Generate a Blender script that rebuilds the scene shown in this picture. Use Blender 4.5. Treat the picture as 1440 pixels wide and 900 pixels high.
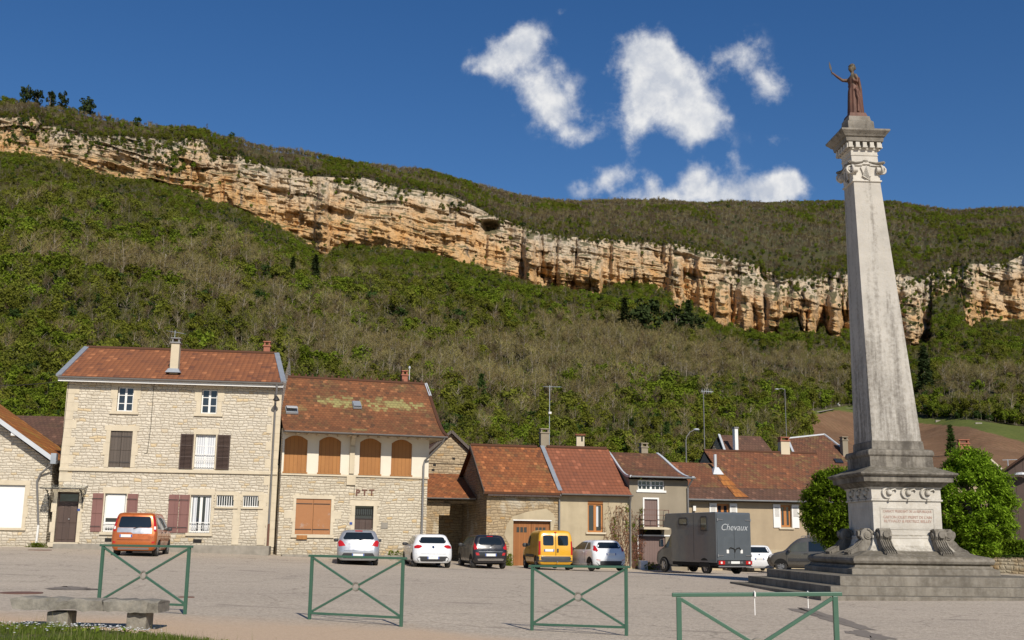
import bpy, bmesh, math, random
import numpy as np
from mathutils import Vector, Matrix, geometry
from mathutils.bvhtree import BVHTree
R = math.radians
scene = bpy.context.scene
for o in list(bpy.data.objects): bpy.data.objects.remove(o)
random.seed(7); rng = np.random.default_rng(7)

# ------------------------------------------------------------------ camera
IW, IH, FPX = 1440.0, 900.0, 1555.0
EYE = 1.42
PITCH, ROLL = R(11.17), 0.013
CAMROT = Matrix.Rotation(math.pi/2 + PITCH, 3, 'X') @ Matrix.Rotation(ROLL, 3, 'Z')
cam_d = bpy.data.cameras.new('camera')
cam = bpy.data.objects.new('camera', cam_d)
scene.collection.objects.link(cam)
cam.matrix_world = Matrix.Translation((0, 0, EYE)) @ CAMROT.to_4x4()
cam_d.sensor_width = 36.0
cam_d.lens = 36.0*FPX/IW
cam_d.clip_start = 0.1
cam_d.clip_end = 12000
scene.camera = cam
scene.render.resolution_x, scene.render.resolution_y = 1024, 640

# ------------------------------------------------------------------ light
SUN_AZ, SUN_EL = R(161.2), R(36.5)          # azimuth clockwise from +Y
sun_d = bpy.data.lights.new('sun', 'SUN')
sun_d.energy = 5.0; sun_d.angle = R(0.55); sun_d.color = (1.0, 0.93, 0.82)
sun = bpy.data.objects.new('sun', sun_d)
scene.collection.objects.link(sun)
SDIR = Vector((math.sin(SUN_AZ)*math.cos(SUN_EL), math.cos(SUN_AZ)*math.cos(SUN_EL), math.sin(SUN_EL)))
sun.rotation_euler = (-SDIR).to_track_quat('-Z', 'Y').to_euler()
sun.location = SDIR*300
scene.view_settings.view_transform = 'Standard'
scene.view_settings.look = 'None'
scene.view_settings.exposure = 0.0
scene.view_settings.gamma = 1.0
scene.view_settings.use_curve_mapping = False

def ray(px, py):
    d = CAMROT @ Vector(((px-IW/2)/FPX, -(py-IH/2)/FPX, -1.0))
    return d
def at(px, py, Y):                         # photo pixel + distance -> world point
    d = ray(px, py)
    return Vector((0, 0, EYE)) + d*(Y/d.y)
def onz(px, py, z):
    d = ray(px, py)
    return Vector((0, 0, EYE)) + d*((z-EYE)/d.z)
CI = np.array(CAMROT.transposed())
def project(P):                            # (n,3) world -> photo pixels
    q = (np.asarray(P, float)-np.array([0, 0, EYE])) @ CI.T
    return np.stack([IW/2 - FPX*q[:, 0]/q[:, 2], IH/2 + FPX*q[:, 1]/q[:, 2]], 1)

# ------------------------------------------------------------------ node helper
class NT:
    def __init__(s, tree):
        s.t = tree; s.n = tree.nodes; s.l = tree.links
    def add(s, typ, **kw):
        n = s.n.new(typ)
        for k, v in kw.items(): setattr(n, k, v)
        return n
    def put(s, sock, v):
        if v is None: return
        if isinstance(v, bpy.types.NodeSocket): s.l.new(v, sock)
        elif isinstance(v, (int, float)):
            try: sock.default_value = v
            except TypeError: sock.default_value = (v, v, v, 1) if len(sock.default_value) == 4 else (v, v, v)
        else:
            v = tuple(v)
            if len(sock.default_value) == 4 and len(v) == 3: v = v+(1,)
            sock.default_value = v
    def math(s, op, a, b=None, c=None, clamp=False):
        n = s.add('ShaderNodeMath', operation=op); n.use_clamp = clamp
        for i, v in enumerate((a, b, c)): s.put(n.inputs[i], v)
        return n.outputs[0]
    def vmath(s, op, a, b=None, out=0):
        n = s.add('ShaderNodeVectorMath', operation=op)
        s.put(n.inputs[0], a); s.put(n.inputs[1], b)
        return n.outputs[out]
    def scale(s, v, k):
        n = s.add('ShaderNodeVectorMath', operation='SCALE'); s.put(n.inputs[0], v); s.put(n.inputs[3], k)
        return n.outputs[0]
    def mix(s, f, a, b, blend='MIX'):
        n = s.add('ShaderNodeMix', data_type='RGBA', blend_type=blend)
        n.clamp_factor = True
        s.put(n.inputs[0], f); s.put(n.inputs[6], a); s.put(n.inputs[7], b)
        return n.outputs[2]
    def noise(s, vec, scale, detail=4, rough=.55, dist=0, out=0):
        n = s.add('ShaderNodeTexNoise'); s.put(n.inputs['Vector'], vec)
        n.inputs['Scale'].default_value = scale; n.inputs['Detail'].default_value = detail
        n.inputs['Roughness'].default_value = rough; n.inputs['Distortion'].default_value = dist
        return n.outputs[out]
    def voro(s, vec, scale, feature='F1', rand=1.0, out='Distance'):
        n = s.add('ShaderNodeTexVoronoi', feature=feature); s.put(n.inputs['Vector'], vec)
        n.inputs['Scale'].default_value = scale; n.inputs['Randomness'].default_value = rand
        return n.outputs[out]
    def ramp(s, f, stops, interp='LINEAR'):
        n = s.add('ShaderNodeValToRGB'); cr = n.color_ramp; cr.interpolation = interp
        while len(cr.elements) < len(stops): cr.elements.new(.5)
        for e, (p, c) in zip(cr.elements, stops):
            e.position = p; e.color = (c[0], c[1], c[2], 1) if not isinstance(c, (int, float)) else (c, c, c, 1)
        s.put(n.inputs[0], f)
        return n.outputs[0]
    def rng(s, v, a, b, c=0., d=1., smooth=False):
        n = s.add('ShaderNodeMapRange'); n.clamp = True
        if smooth: n.interpolation_type = 'SMOOTHSTEP'
        for i, x in enumerate((v, a, b, c, d)): s.put(n.inputs[i], x)
        return n.outputs[0]
    def mapping(s, vec, scale=(1, 1, 1), loc=(0, 0, 0), rot=(0, 0, 0)):
        n = s.add('ShaderNodeMapping'); s.put(n.inputs[0], vec)
        n.inputs['Location'].default_value = loc; n.inputs['Rotation'].default_value = rot; n.inputs['Scale'].default_value = scale
        return n.outputs[0]
    def sep(s, v):
        n = s.add('ShaderNodeSeparateXYZ'); s.put(n.inputs[0], v); return n.outputs
    def comb(s, x=0, y=0, z=0):
        n = s.add('ShaderNodeCombineXYZ'); s.put(n.inputs[0], x); s.put(n.inputs[1], y); s.put(n.inputs[2], z); return n.outputs[0]
    def obj(s): return s.add('ShaderNodeTexCoord').outputs['Object']
    def uv(s): return s.add('ShaderNodeTexCoord').outputs['UV']
    def pos(s): return s.add('ShaderNodeNewGeometry').outputs['Position']
    def attr(s, name, out='Fac'): return s.add('ShaderNodeAttribute', attribute_name=name).outputs[out]
    def rand(s): return s.add('ShaderNodeObjectInfo').outputs['Random']
    def hsv(s, col, h=.5, sat=1, v=1):
        n = s.add('ShaderNodeHueSaturation'); s.put(n.inputs['Hue'], h); s.put(n.inputs['Saturation'], sat); s.put(n.inputs['Value'], v); s.put(n.inputs['Color'], col)
        return n.outputs[0]
    def bump(s, h, strength=.5, dist=.02, normal=None):
        n = s.add('ShaderNodeBump'); n.inputs['Strength'].default_value = strength; n.inputs['Distance'].default_value = dist
        s.put(n.inputs['Height'], h)
        if normal is not None: s.put(n.inputs['Normal'], normal)
        return n.outputs[0]

def mat(name, col=None, rough=.8, build=None, metal=0., spec=.5, **kw):
    m = bpy.data.materials.new(name); m.use_nodes = True
    nt = NT(m.node_tree); b = nt.n['Principled BSDF']
    b.inputs['Roughness'].default_value = rough; b.inputs['Metallic'].default_value = metal
    b.inputs['Specular IOR Level'].default_value = spec
    for k, v in kw.items(): b.inputs[k.replace('_', ' ')].default_value = v
    if col is not None: nt.put(b.inputs['Base Color'], col)
    if build:
        r = build(nt)
        if 'col' in r: nt.put(b.inputs['Base Color'], r['col'])
        if 'rough' in r: nt.put(b.inputs['Roughness'], r['rough'])
        if 'nor' in r: nt.put(b.inputs['Normal'], r['nor'])
        if 'metal' in r: nt.put(b.inputs['Metallic'], r['metal'])
    return m

# ------------------------------------------------------------------ sky and clouds
world = bpy.data.worlds.new('World'); scene.world = world; world.use_nodes = True
def build_world():
    nt = NT(world.node_tree); bg = nt.n['Background']
    sky = nt.add('ShaderNodeTexSky', sky_type='NISHITA')
    sky.sun_disc = False; sky.sun_elevation = SUN_EL; sky.sun_rotation = SUN_AZ
    sky.altitude = 300; sky.air_density = 1.0; sky.dust_density = 0.25; sky.ozone_density = 2.5
    skyc = nt.hsv(sky.outputs[0], .508, 1.30, .74)
    d = nt.vmath('NORMALIZE', nt.add('ShaderNodeTexCoord').outputs['Generated'])
    # cumulus clouds: (photo x, y, half width, half height, tilt deg, weight) as directions in the sky
    blobs = [(715, 72, 58, 30, -28, 1.0), (678, 92, 30, 20, 0, .75), (738, 60, 26, 26, 0, .8), (752, 118, 52, 40, 20, 1.0), (786, 160, 42, 40, 40, .95), (812, 190, 28, 18, 25, .62),
             (925, 110, 62, 56, 0, 1.25), (905, 75, 44, 34, 0, 1.0), (960, 150, 58, 46, 35, 1.1), (896, 178, 28, 40, 8, .85), (992, 172, 30, 34, 30, .7), (848, 178, 24, 20, -35, .25),
             (1042, 76, 36, 38, 30, .80), (1080, 120, 32, 34, 40, .80), (1090, 195, 36, 16, 5, .5), (850, 254, 50, 22, -12, .78),
             (918, 258, 16, 13, 20, .6), (1050, 272, 92, 32, 0, 1.3), (925, 280, 60, 20, 0, 1.0), (975, 250, 26, 26, 0, .85), (1110, 255, 26, 22, 10, .95), (790, 16, 10, 8, 0, .3), (1030, 220, 12, 22, 0, .4)]
    acc = None
    up = Vector((0, 0, 1))
    for (px, py, a, b, t, w) in blobs:
        c = ray(px, py).normalized()
        rt = ray(px+1, py).normalized()-c; rt = (rt - c*rt.dot(c)).normalized()
        u = c.cross(rt).normalized()*-1
        if u.z < 0: u = -u
        ct, st = math.cos(R(-t)), math.sin(R(-t))
        ax = (rt*ct + u*st)*(FPX/a/.93); ay = (-rt*st + u*ct)*(FPX/b/.93)
        x = nt.vmath('DOT_PRODUCT', d, ax, out=1); y = nt.vmath('DOT_PRODUCT', d, ay, out=1)
        e = nt.math('ADD', nt.math('MULTIPLY', x, x), nt.math('MULTIPLY', y, y))
        front = nt.math('GREATER_THAN', nt.vmath('DOT_PRODUCT', d, c, out=1), 0.)
        m = nt.math('MULTIPLY', nt.math('EXPONENT', nt.math('MULTIPLY', e, -1.3)), w)
        m = nt.math('MULTIPLY', m, front)
        acc = m if acc is None else nt.math('ADD', acc, m)
    acc = nt.math('MINIMUM', nt.math('MULTIPLY', acc, 1.15), 1.5)
    n1 = nt.noise(d, 27, 9, .60, .12); n2 = nt.noise(d, 85, 7, .6, .1)
    nn = nt.math('ADD', nt.math('MULTIPLY', n1, 2.35), nt.math('MULTIPLY', n2, .80))
    dens = nt.math('ADD', acc, nt.math('SUBTRACT', nn, 1.93))
    a = nt.rng(dens, -.12, 1.08, 0, 1, True)
    a = nt.math('MULTIPLY', nt.math('MULTIPLY', a, .97), nt.rng(acc, .06, .30, 0, 1, True))
    # lit body and greyer core / undersides from a second sample shifted away from the sun
    n3 = nt.noise(nt.vmath('ADD', d, (SDIR.x*.008, 0, .012)), 27, 6, .58, .12)
    sh = nt.rng(nt.math('ADD', nt.math('SUBTRACT', n3, n1), nt.math('MULTIPLY', dens, .065)), -.06, .17)
    cc = nt.mix(sh, (7.4, 7.4, 7.4, 1), (5.0, 5.3, 5.9, 1))
    col = nt.mix(a, skyc, cc)
    nt.put(bg.inputs[0], col); bg.inputs[1].default_value = 0.115
build_world()
world.cycles.sampling_method = 'MANUAL'; world.cycles.sample_map_resolution = 512

# ------------------------------------------------------------------ mesh helper
COL = scene.collection
def tag(o, label=None, cat=None, group=None, kind=None):
    if label: o['label'] = label
    if cat: o['category'] = cat
    if group: o['group'] = group
    if kind: o['kind'] = kind
    return o
def root(name, label, cat, loc=(0, 0, 0), rz=0, group=None):
    o = bpy.data.objects.new(name, None); COL.objects.link(o)
    o.location = loc; o.rotation_euler = (0, 0, rz); o.empty_display_size = .3
    return tag(o, label, cat, group)
def link_mesh(name, me, m, parent=None, smooth=False):
    if m is not None: me.materials.append(m)
    if smooth and len(me.polygons): me.polygons.foreach_set('use_smooth', [True]*len(me.polygons))
    o = bpy.data.objects.new(name, me); COL.objects.link(o)
    if parent is not None: o.parent = parent
    return o
class MB:
    def __init__(s): s.v = []; s.f = []; s.uv = {}
    def add(s, vs, fs):
        b = len(s.v); s.v += [tuple(v) for v in vs]; s.f += [tuple(i+b for i in f) for f in fs]
        return s
    def face(s, *vs, uv=None):
        b = len(s.v); s.v += [tuple(v) for v in vs]; s.f.append(tuple(range(b, b+len(vs))))
        if uv: s.uv[len(s.f)-1] = uv
        return s
    def box(s, x0, x1, y0, y1, z0, z1):
        return s.add([(x0, y0, z0), (x1, y0, z0), (x1, y1, z0), (x0, y1, z0), (x0, y0, z1), (x1, y0, z1), (x1, y1, z1), (x0, y1, z1)],
                     [(0, 3, 2, 1), (4, 5, 6, 7), (0, 1, 5, 4), (1, 2, 6, 5), (2, 3, 7, 6), (3, 0, 4, 7)])
    def frustum(s, cx, cy, z0, z1, a0, b0, a1, b1):
        return s.add([(cx-a0, cy-b0, z0), (cx+a0, cy-b0, z0), (cx+a0, cy+b0, z0), (cx-a0, cy+b0, z0), (cx-a1, cy-b1, z1), (cx+a1, cy-b1, z1), (cx+a1, cy+b1, z1), (cx-a1, cy+b1, z1)],
                     [(0, 3, 2, 1), (4, 5, 6, 7), (0, 1, 5, 4), (1, 2, 6, 5), (2, 3, 7, 6), (3, 0, 4, 7)])
    def stack(s, cx, cy, prof):            # square mouldings: list of (half width, z)
        n = len(prof); vs = []
        for a, z in prof: vs += [(cx-a, cy-a, z), (cx+a, cy-a, z), (cx+a, cy+a, z), (cx-a, cy+a, z)]
        fs = [(0, 3, 2, 1), tuple(4*(n-1)+i for i in range(4))]
        for k in range(n-1):
            for i in range(4):
                j = (i+1) % 4; fs.append((4*k+i, 4*k+j, 4*k+4+j, 4*k+4+i))
        return s.add(vs, fs)
    def prism(s, poly, p0, ex, ey, ez, d):   # 2D polygon in (ex,ey) extruded by d along ez
        p0, ex, ey, ez = Vector(p0), Vector(ex), Vector(ey), Vector(ez); n = len(poly)
        a = [p0+ex*u+ey*v for u, v in poly]; b = [q+ez*d for q in a]
        return s.add(a+b, [tuple(range(n))[::-1], tuple(range(n, 2*n))] + [(i, (i+1) % n, n+(i+1) % n, n+i) for i in range(n)])
    def tube(s, pts, r, n=8, cap=True, r1=None):
        pts = [Vector(p) for p in pts]; m = len(pts); vs = []; fs = []; prev = None
        for k, p in enumerate(pts):
            t = (pts[min(k+1, m-1)]-pts[max(k-1, 0)])
            if t.length < 1e-9: t = Vector((0, 0, 1))
            t.normalize()
            a = prev if prev is not None else (Vector((0, 0, 1)) if abs(t.z) < .9 else Vector((1, 0, 0)))
            x = (a - t*a.dot(t)); x.normalize(); y = t.cross(x); prev = x
            rr = r if r1 is None else r+(r1-r)*k/(m-1)
            if isinstance(r, (list, tuple)): rr = r[k]
            for i in range(n):
                w = 2*math.pi*i/n; vs.append(p+x*math.cos(w)*rr+y*math.sin(w)*rr)
        for k in range(m-1):
            for i in range(n): j = (i+1) % n; fs.append((k*n+i, k*n+j, k*n+n+j, k*n+n+i))
        if cap: fs += [tuple(range(n))[::-1], tuple((m-1)*n+i for i in range(n))]
        return s.add(vs, fs)
    def bar(s, a, b, w, h=None):
        h = h or w; a, b = Vector(a), Vector(b); t = (b-a).normalized()
        u = Vector((0, 0, 1)) if abs(t.z) < .95 else Vector((0, 1, 0))
        x = t.cross(u).normalized(); y = x.cross(t).normalized(); vs = []
        for p in (a, b):
            for sx, sy in ((-1, -1), (1, -1), (1, 1), (-1, 1)): vs.append(p+x*sx*w/2+y*sy*h/2)
        return s.add(vs, [(3, 2, 1, 0), (4, 5, 6, 7), (0, 1, 5, 4), (1, 2, 6, 5), (2, 3, 7, 6), (3, 0, 4, 7)])
    def lathe(s, prof, c=(0, 0, 0), n=16, sx=1, sy=1):
        vs = []; fs = []; m = len(prof)
        for r, z in prof:
            for i in range(n):
                w = 2*math.pi*i/n; vs.append((c[0]+math.cos(w)*r*sx, c[1]+math.sin(w)*r*sy, c[2]+z))
        for k in range(m-1):
            for i in range(n): j = (i+1) % n; fs.append((k*n+i, k*n+j, k*n+n+j, k*n+n+i))
        fs += [tuple(range(n))[::-1], tuple((m-1)*n+i for i in range(n))]
        return s.add(vs, fs)
    def cyl(s, a, b, r, n=16): return s.tube([a, b], r, n)
    def build(s, name, m, parent=None, smooth=False, bevel=0, fix=True, angle=None):
        me = bpy.data.meshes.new(name); me.from_pydata(s.v, [], s.f)
        if s.uv:
            ul = me.uv_layers.new(name='UVMap')
            for i, p in enumerate(me.polygons):
                if i in s.uv:
                    for li, c in zip(p.loop_indices, s.uv[i]): ul.data[li].uv = c
        if fix or bevel:
            bm = bmesh.new(); bm.from_mesh(me)
            if bevel:
                bmesh.ops.remove_doubles(bm, verts=bm.verts, dist=1e-5)
                es = [e for e in bm.edges if len(e.link_faces) == 2 and e.calc_face_angle(0) > .5]
                bmesh.ops.bevel(bm, geom=es, offset=bevel, segments=2, profile=.6, affect='EDGES', clamp_overlap=True)
            if fix: bmesh.ops.recalc_face_normals(bm, faces=bm.faces)
            bm.to_mesh(me); bm.free()
        o = link_mesh(name, me, m, parent, smooth)
        if angle:
            me.polygons.foreach_set('use_smooth', [True]*len(me.polygons)); me.set_sharp_from_angle(angle=R(angle))
        return o
def np_mesh(name, V, Fq, m, parent=None, smooth=False, attrs=None):
    me = bpy.data.meshes.new(name); V = np.asarray(V, np.float32); Fq = np.asarray(Fq, np.int32)
    k = Fq.shape[1]
    me.vertices.add(len(V)); me.vertices.foreach_set('co', V.ravel())
    me.loops.add(Fq.size); me.loops.foreach_set('vertex_index', Fq.ravel())
    me.polygons.add(len(Fq)); me.polygons.foreach_set('loop_start', np.arange(0, Fq.size, k, dtype=np.int32))
    if attrs:
        for an, av in attrs.items():
            a = me.attributes.new(an, 'FLOAT', 'POINT'); a.data.foreach_set('value', np.asarray(av, np.float32))
    me.update(calc_edges=True); me.validate()
    return link_mesh(name, me, m, parent, smooth)

# vectorised value noise
def _h(ix, iy, iz, seed):
    n = (ix*374761393 + iy*668265263 + iz*1442695041 + seed*974711) & 0xffffffff
    n = ((n ^ (n >> 13))*1274126177) & 0xffffffff
    n = ((n ^ (n >> 16))*2246822519) & 0xffffffff
    return ((n ^ (n >> 15)) & 0xffff)/65535.0
def vnoise(x, y, z=0., seed=0):
    x, y, z = np.broadcast_arrays(np.asarray(x, float), np.asarray(y, float), np.asarray(z, float))
    ix, iy, iz = (np.floor(q).astype(np.int64) for q in (x, y, z)); fx, fy, fz = x-ix, y-iy, z-iz
    sx, sy, sz = (q*q*(3-2*q) for q in (fx, fy, fz)); r = 0
    for dz in (0, 1):
        for dy in (0, 1):
            for dx in (0, 1):
                r = r + _h(ix+dx, iy+dy, iz+dz, seed)*(sx if dx else 1-sx)*(sy if dy else 1-sy)*(sz if dz else 1-sz)
    return r
def fbm(x, y, z=0., o=5, seed=0, gain=.5):
    r = 0; a = 1; t = 0
    for k in range(o):
        r = r + a*vnoise(np.asarray(x)*2**k, np.asarray(y)*2**k, np.asarray(z)*2**k, seed+k); t += a; a *= gain
    return r/t
# ------------------------------------------------------------------ ground
# heights read where wheels, walls and posts stand; the square falls away to the right
_gp = [(190, 783, 46.5), (503, 796, 48.5), (602, 799, 49.5), (677, 800, 51), (765, 802, 52.5), (850, 803, 51.3), (1035, 809, 55.5), (925, 806, 60.3), (60, 769, 53), (384, 777, 54.0), (389, 783, 53.4), (600, 788, 55.8),
       (683, 795, 60.3), (886, 799.5, 62.3), (969, 801.5, 65.8), (1135, 803, 67.8), (260, 862, 17.9), (137, 857, 18.5), (434, 873, 18.1), (564, 880, 17.5), (747, 889, 17.8), (882, 894, 17.1), (958, 986, 10.2), (1186, 986, 10.1),
       (1150, 845, 29.4), (1440, 845, 29.4), (1030, 820, 39), (1360, 800, 48), (70, 880, 15.2)]
_gx = np.array([tuple(at(*p)) for p in _gp] + [(x, y, z) for x, y, z in ((-60, 40, .6), (-60, 90, .6), (60, 90, -.5), (60, 30, -.4), (0, 100, -.2), (0, 0, 0.), (-20, 0, .1), (30, 0, -.1), (0, -200, 0), (-300, 90, .6), (300, 90, -.5), (0, 400, -.6))])
_gd = np.linalg.norm(_gx[:, None, :2]-_gx[None, :, :2], axis=2); _gn = len(_gx)
_gw = np.linalg.solve(np.block([[_gd+np.eye(_gn)*-.6, np.ones((_gn, 1))], [np.ones((1, _gn)), np.zeros((1, 1))]]), np.concatenate([_gx[:, 2], [0]]))
def gz(x, y):
    return float(np.hypot(_gx[:, 0]-x, _gx[:, 1]-y) @ _gw[:-1] + _gw[-1]) if abs(x) < 400 and abs(y) < 500 else -.6
def on_ground(px, py):
    lo, hi = 4., 120.
    for _ in range(50):
        m = (lo+hi)/2; p = at(px, py, m)
        if p.z > gz(p.x, p.y): lo = m
        else: hi = m
    return at(px, py, lo)
def asphalt(nt):
    p = nt.pos()
    n1 = nt.noise(p, .09, 5, .6); n2 = nt.noise(p, 1.3, 5, .65); n3 = nt.noise(p, 38, 3, .7)
    st = nt.noise(nt.mapping(p, (.16, .9, 1)), 1.0, 5, .6)
    c = nt.mix(nt.rng(n1, .35, .65), (.370, .302, .236, 1), (.455, .375, .292, 1))
    c = nt.mix(nt.rng(st, .42, .7, 0, .45), c, (.30, .25, .20, 1))
    c = nt.mix(nt.rng(n2, .55, .8, 0, .5), c, (.50, .415, .325, 1))
    v = nt.voro(p, 26, 'F1', 1, 'Color')
    c = nt.mix(.38, c, nt.mix(nt.sep(v)[0], (.14, .115, .095, 1), (.62, .53, .43, 1)))
    g2 = nt.noise(p, 5.5, 5, .75); c = nt.mix(nt.rng(g2, .56, .76, 0, .30), c, (.60, .53, .44, 1))
    c = nt.mix(1., c, (1.10, 1.12, 1.12, 1), 'MULTIPLY')
    # worn repair patches, oil marks
    pt = nt.noise(nt.mapping(p, (.35, .8, 1)), .8, 3, .5, .6)
    c = nt.mix(nt.rng(pt, .67, .71, 0, .5), c, (.17, .145, .12, 1))
    w = nt.voro(nt.vmath('ADD', p, nt.scale(nt.noise(p, .7, 4, .6, 0, 1), 1.6)), .22, 'DISTANCE_TO_EDGE')
    c = nt.mix(nt.rng(w, .003, .009, .45, 0), c, (.16, .135, .11, 1))
    # sandy dust drifting over the near strip along the barriers
    s = nt.sep(p)
    edge = nt.math('ADD', s[1], nt.math('MULTIPLY', nt.noise(p, .35, 4, .6), 3.2))
    edge = nt.math('ADD', edge, nt.rng(s[0], -1.5, 4., 0, 6.))
    dust = nt.rng(edge, 19.8, 18.0, 0, .85)
    sand = nt.mix(nt.rng(n3, .3, .7), (.46, .325, .215, 1), (.58, .43, .295, 1))
    c = nt.mix(dust, c, sand)
    h = nt.math('ADD', nt.math('MULTIPLY', n3, 1.), nt.math('MULTIPLY', nt.voro(p, 30), .8))
    return dict(col=c, nor=nt.bump(h, .6, .02), rough=.92)
M = {}
M['asphalt'] = mat('gravelled_asphalt', build=asphalt, spec=.2)
def build_ground():
    xs = np.concatenate([[-3000, -900, -300, -120], np.arange(-60, 61, 2.5), [120, 300, 900, 3000]])
    ys = np.concatenate([[-600, -200, -60], np.arange(-20, 96, 2.5), [150]])
    V = []; 
    for y in ys:
        for x in xs:
            z = gz(x, y)
            V.append((x, y, z))
    nx = len(xs); F = [(j*nx+i, j*nx+i+1, (j+1)*nx+i+1, (j+1)*nx+i) for j in range(len(ys)-1) for i in range(nx-1)]
    return tag(np_mesh('ground', V, F, M['asphalt'], smooth=True), kind='structure')
build_ground()

# ------------------------------------------------------------------ hillside, cliff, upper slope
def interp(pts):
    a = np.array(sorted(pts), float); return lambda x: np.interp(x, a[:, 0], a[:, 1])
f_base = interp([(-500, 160), (0, 216), (50, 223), (110, 234), (133, 244), (180, 256), (213, 251), (247, 262), (287, 279), (320, 287), (363, 302), (393, 316), (425, 334),
    (441, 342), (447, 366), (460, 368), (466, 345), (480, 338), (527, 341), (557, 348), (600, 351), (633, 358), (653, 361), (687, 374), (728, 390), (737, 404), (749, 408), (756, 396), (775, 394), (792, 402),
    (800, 404), (828, 402), (834, 416), (843, 416), (849, 398), (883, 392), (923, 398), (944, 408), (947, 434), (958, 434), (962, 418), (985, 428), (1005, 445), (1014, 470), (1020, 470), (1026, 448), (1036, 458), (1067, 468),
    (1078, 470), (1093, 474), (1097, 444), (1105, 438), (1122, 436), (1130, 464), (1148, 472), (1152, 450), (1158, 450), (1166, 468), (1180, 470), (1185, 455), (1197, 462), (1230, 470), (1262, 495), (1276, 504), (1304, 504), (1309, 480), (1311, 412), (1330, 408),
    (1352, 405), (1358, 452), (1366, 460), (1378, 452), (1392, 447), (1420, 450), (1440, 448), (1600, 440), (1940, 430)])
f_base0 = f_base
f_base = lambda x: f_base0(x)+np.interp(x, [-500, 0, 300, 420, 1300, 1440], [3, 4, 6, 10, 10, 6])
f_top = interp([(-500, 90), (0, 166), (50, 162), (60, 176), (100, 182), (130, 190), (200, 193), (255, 200), (262, 194), (285, 197), (300, 220), (330, 216), (380, 236), (410, 238), (440, 248), (480, 250), (510, 250), (560, 264), (633, 274), (683, 298), (720, 313),
    (753, 325), (800, 333), (850, 335), (900, 340), (950, 343), (987, 350), (1033, 363), (1067, 374), (1087, 384), (1133, 388), (1193, 381), (1240, 384), (1267, 386), (1300, 394), (1310, 384), (1357, 371), (1413, 371), (1440, 357), (1600, 350), (1940, 340)])
f_ridge = interp([(-500, 60), (0, 139), (20, 143), (60, 150), (100, 156), (150, 168), (200, 176), (267, 184), (313, 197), (367, 211), (433, 220), (500, 233), (600, 246), (667, 266), (733, 281), (800, 287), (880, 287), (950, 290), (1060, 290), (1130, 287), (1193, 286), (1250, 288),
    (1290, 293), (1350, 300), (1380, 298), (1440, 298), (1600, 305), (1940, 330)])
f_Yb = interp([(-500, 820), (0, 880), (250, 930), (600, 960), (1000, 1010), (1300, 1060), (1940, 1120)])
f_dr = interp([(-500, 60), (0, 70), (150, 60), (300, 60), (433, 110), (600, 230), (733, 420), (880, 560), (1100, 700), (1250, 720), (1440, 620), (1940, 600)])   # cliff top to ridge
f_pilX = [(454, 10, 22, .0), (745, 9, 24, .1), (790, 6, 14, .45), (838, 8, 24, .35), (900, 6, 14, .5), (952, 11, 26, .15), (1016, 12, 26, .35), (1045, 14, 26, .2), (1086, 12, 30, .2), (1068, 8, 16, .25), (1140, 11, 28, .15), (1173, 10, 26, .15), (1120, 5, 8, .5), (1195, 10, 22, .1), (1285, 20, 40, .35), (1362, 10, 18, .0), (990, 7, 12, .4), (690, 6, 8, .2)]
def at_np(px, py, Y):
    d = np.stack([(px-IW/2)/FPX, -(py-IH/2)/FPX, -np.ones_like(px)], -1) @ np.array(CAMROT).T
    k = Y/d[..., 1]
    return d*k[..., None] + np.array([0, 0, EYE])
Y0 = 84.0
_bx = np.arange(-500., 1941, 4); _bk = np.hanning(61); _bk /= _bk.sum()
_by = np.convolve(np.pad(f_base(_bx), 30, 'edge'), _bk, 'valid')
f_bsm = lambda x: np.interp(x, _bx, _by)
def slope_pt(px, t, raw=False):
    """t 0 at the back of the village, 1 at the foot of the cliff"""
    px = np.asarray(px, float); t = np.asarray(t, float)
    w = np.clip((t-.80)/.20, 0, 1)**2
    B = at_np(px, f_bsm(px)*(1-w)+f_base(px)*w, f_Yb(px) - pillar(px)*w)
    # side rays fan out from the square, the slope steepens towards the rock
    Y = Y0 + (B[..., 1]-Y0)*t
    X = B[..., 0]*Y/B[..., 1]
    ex = np.interp(px, [-500, 100, 500, 900, 1200, 1440, 1940], [1.12, 1.12, 1.17, 1.24, 1.42, 1.42, 1.4])
    z0 = -.3
    Z = z0 + (B[..., 2]-z0)*t**ex
    amp = np.minimum(t*6, 1)*np.minimum((1-t)*8, 1)
    Z = Z + amp*((fbm(X/95, Y/95, 0, 4, 11)-.5)*26 + (fbm(X/28, Y/28, 0, 3, 5)-.5)*6)*np.minimum(t*2.2+.12, 1)
    return np.stack([X, Y, Z], -1)
def pillar(px):
    r = 0
    for c, w, d, v in f_pilX: r = np.maximum(r, d*np.clip(1-((np.asarray(px)-c)/(w*1.15))**2, 0, 1)**.6)
    return r
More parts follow.
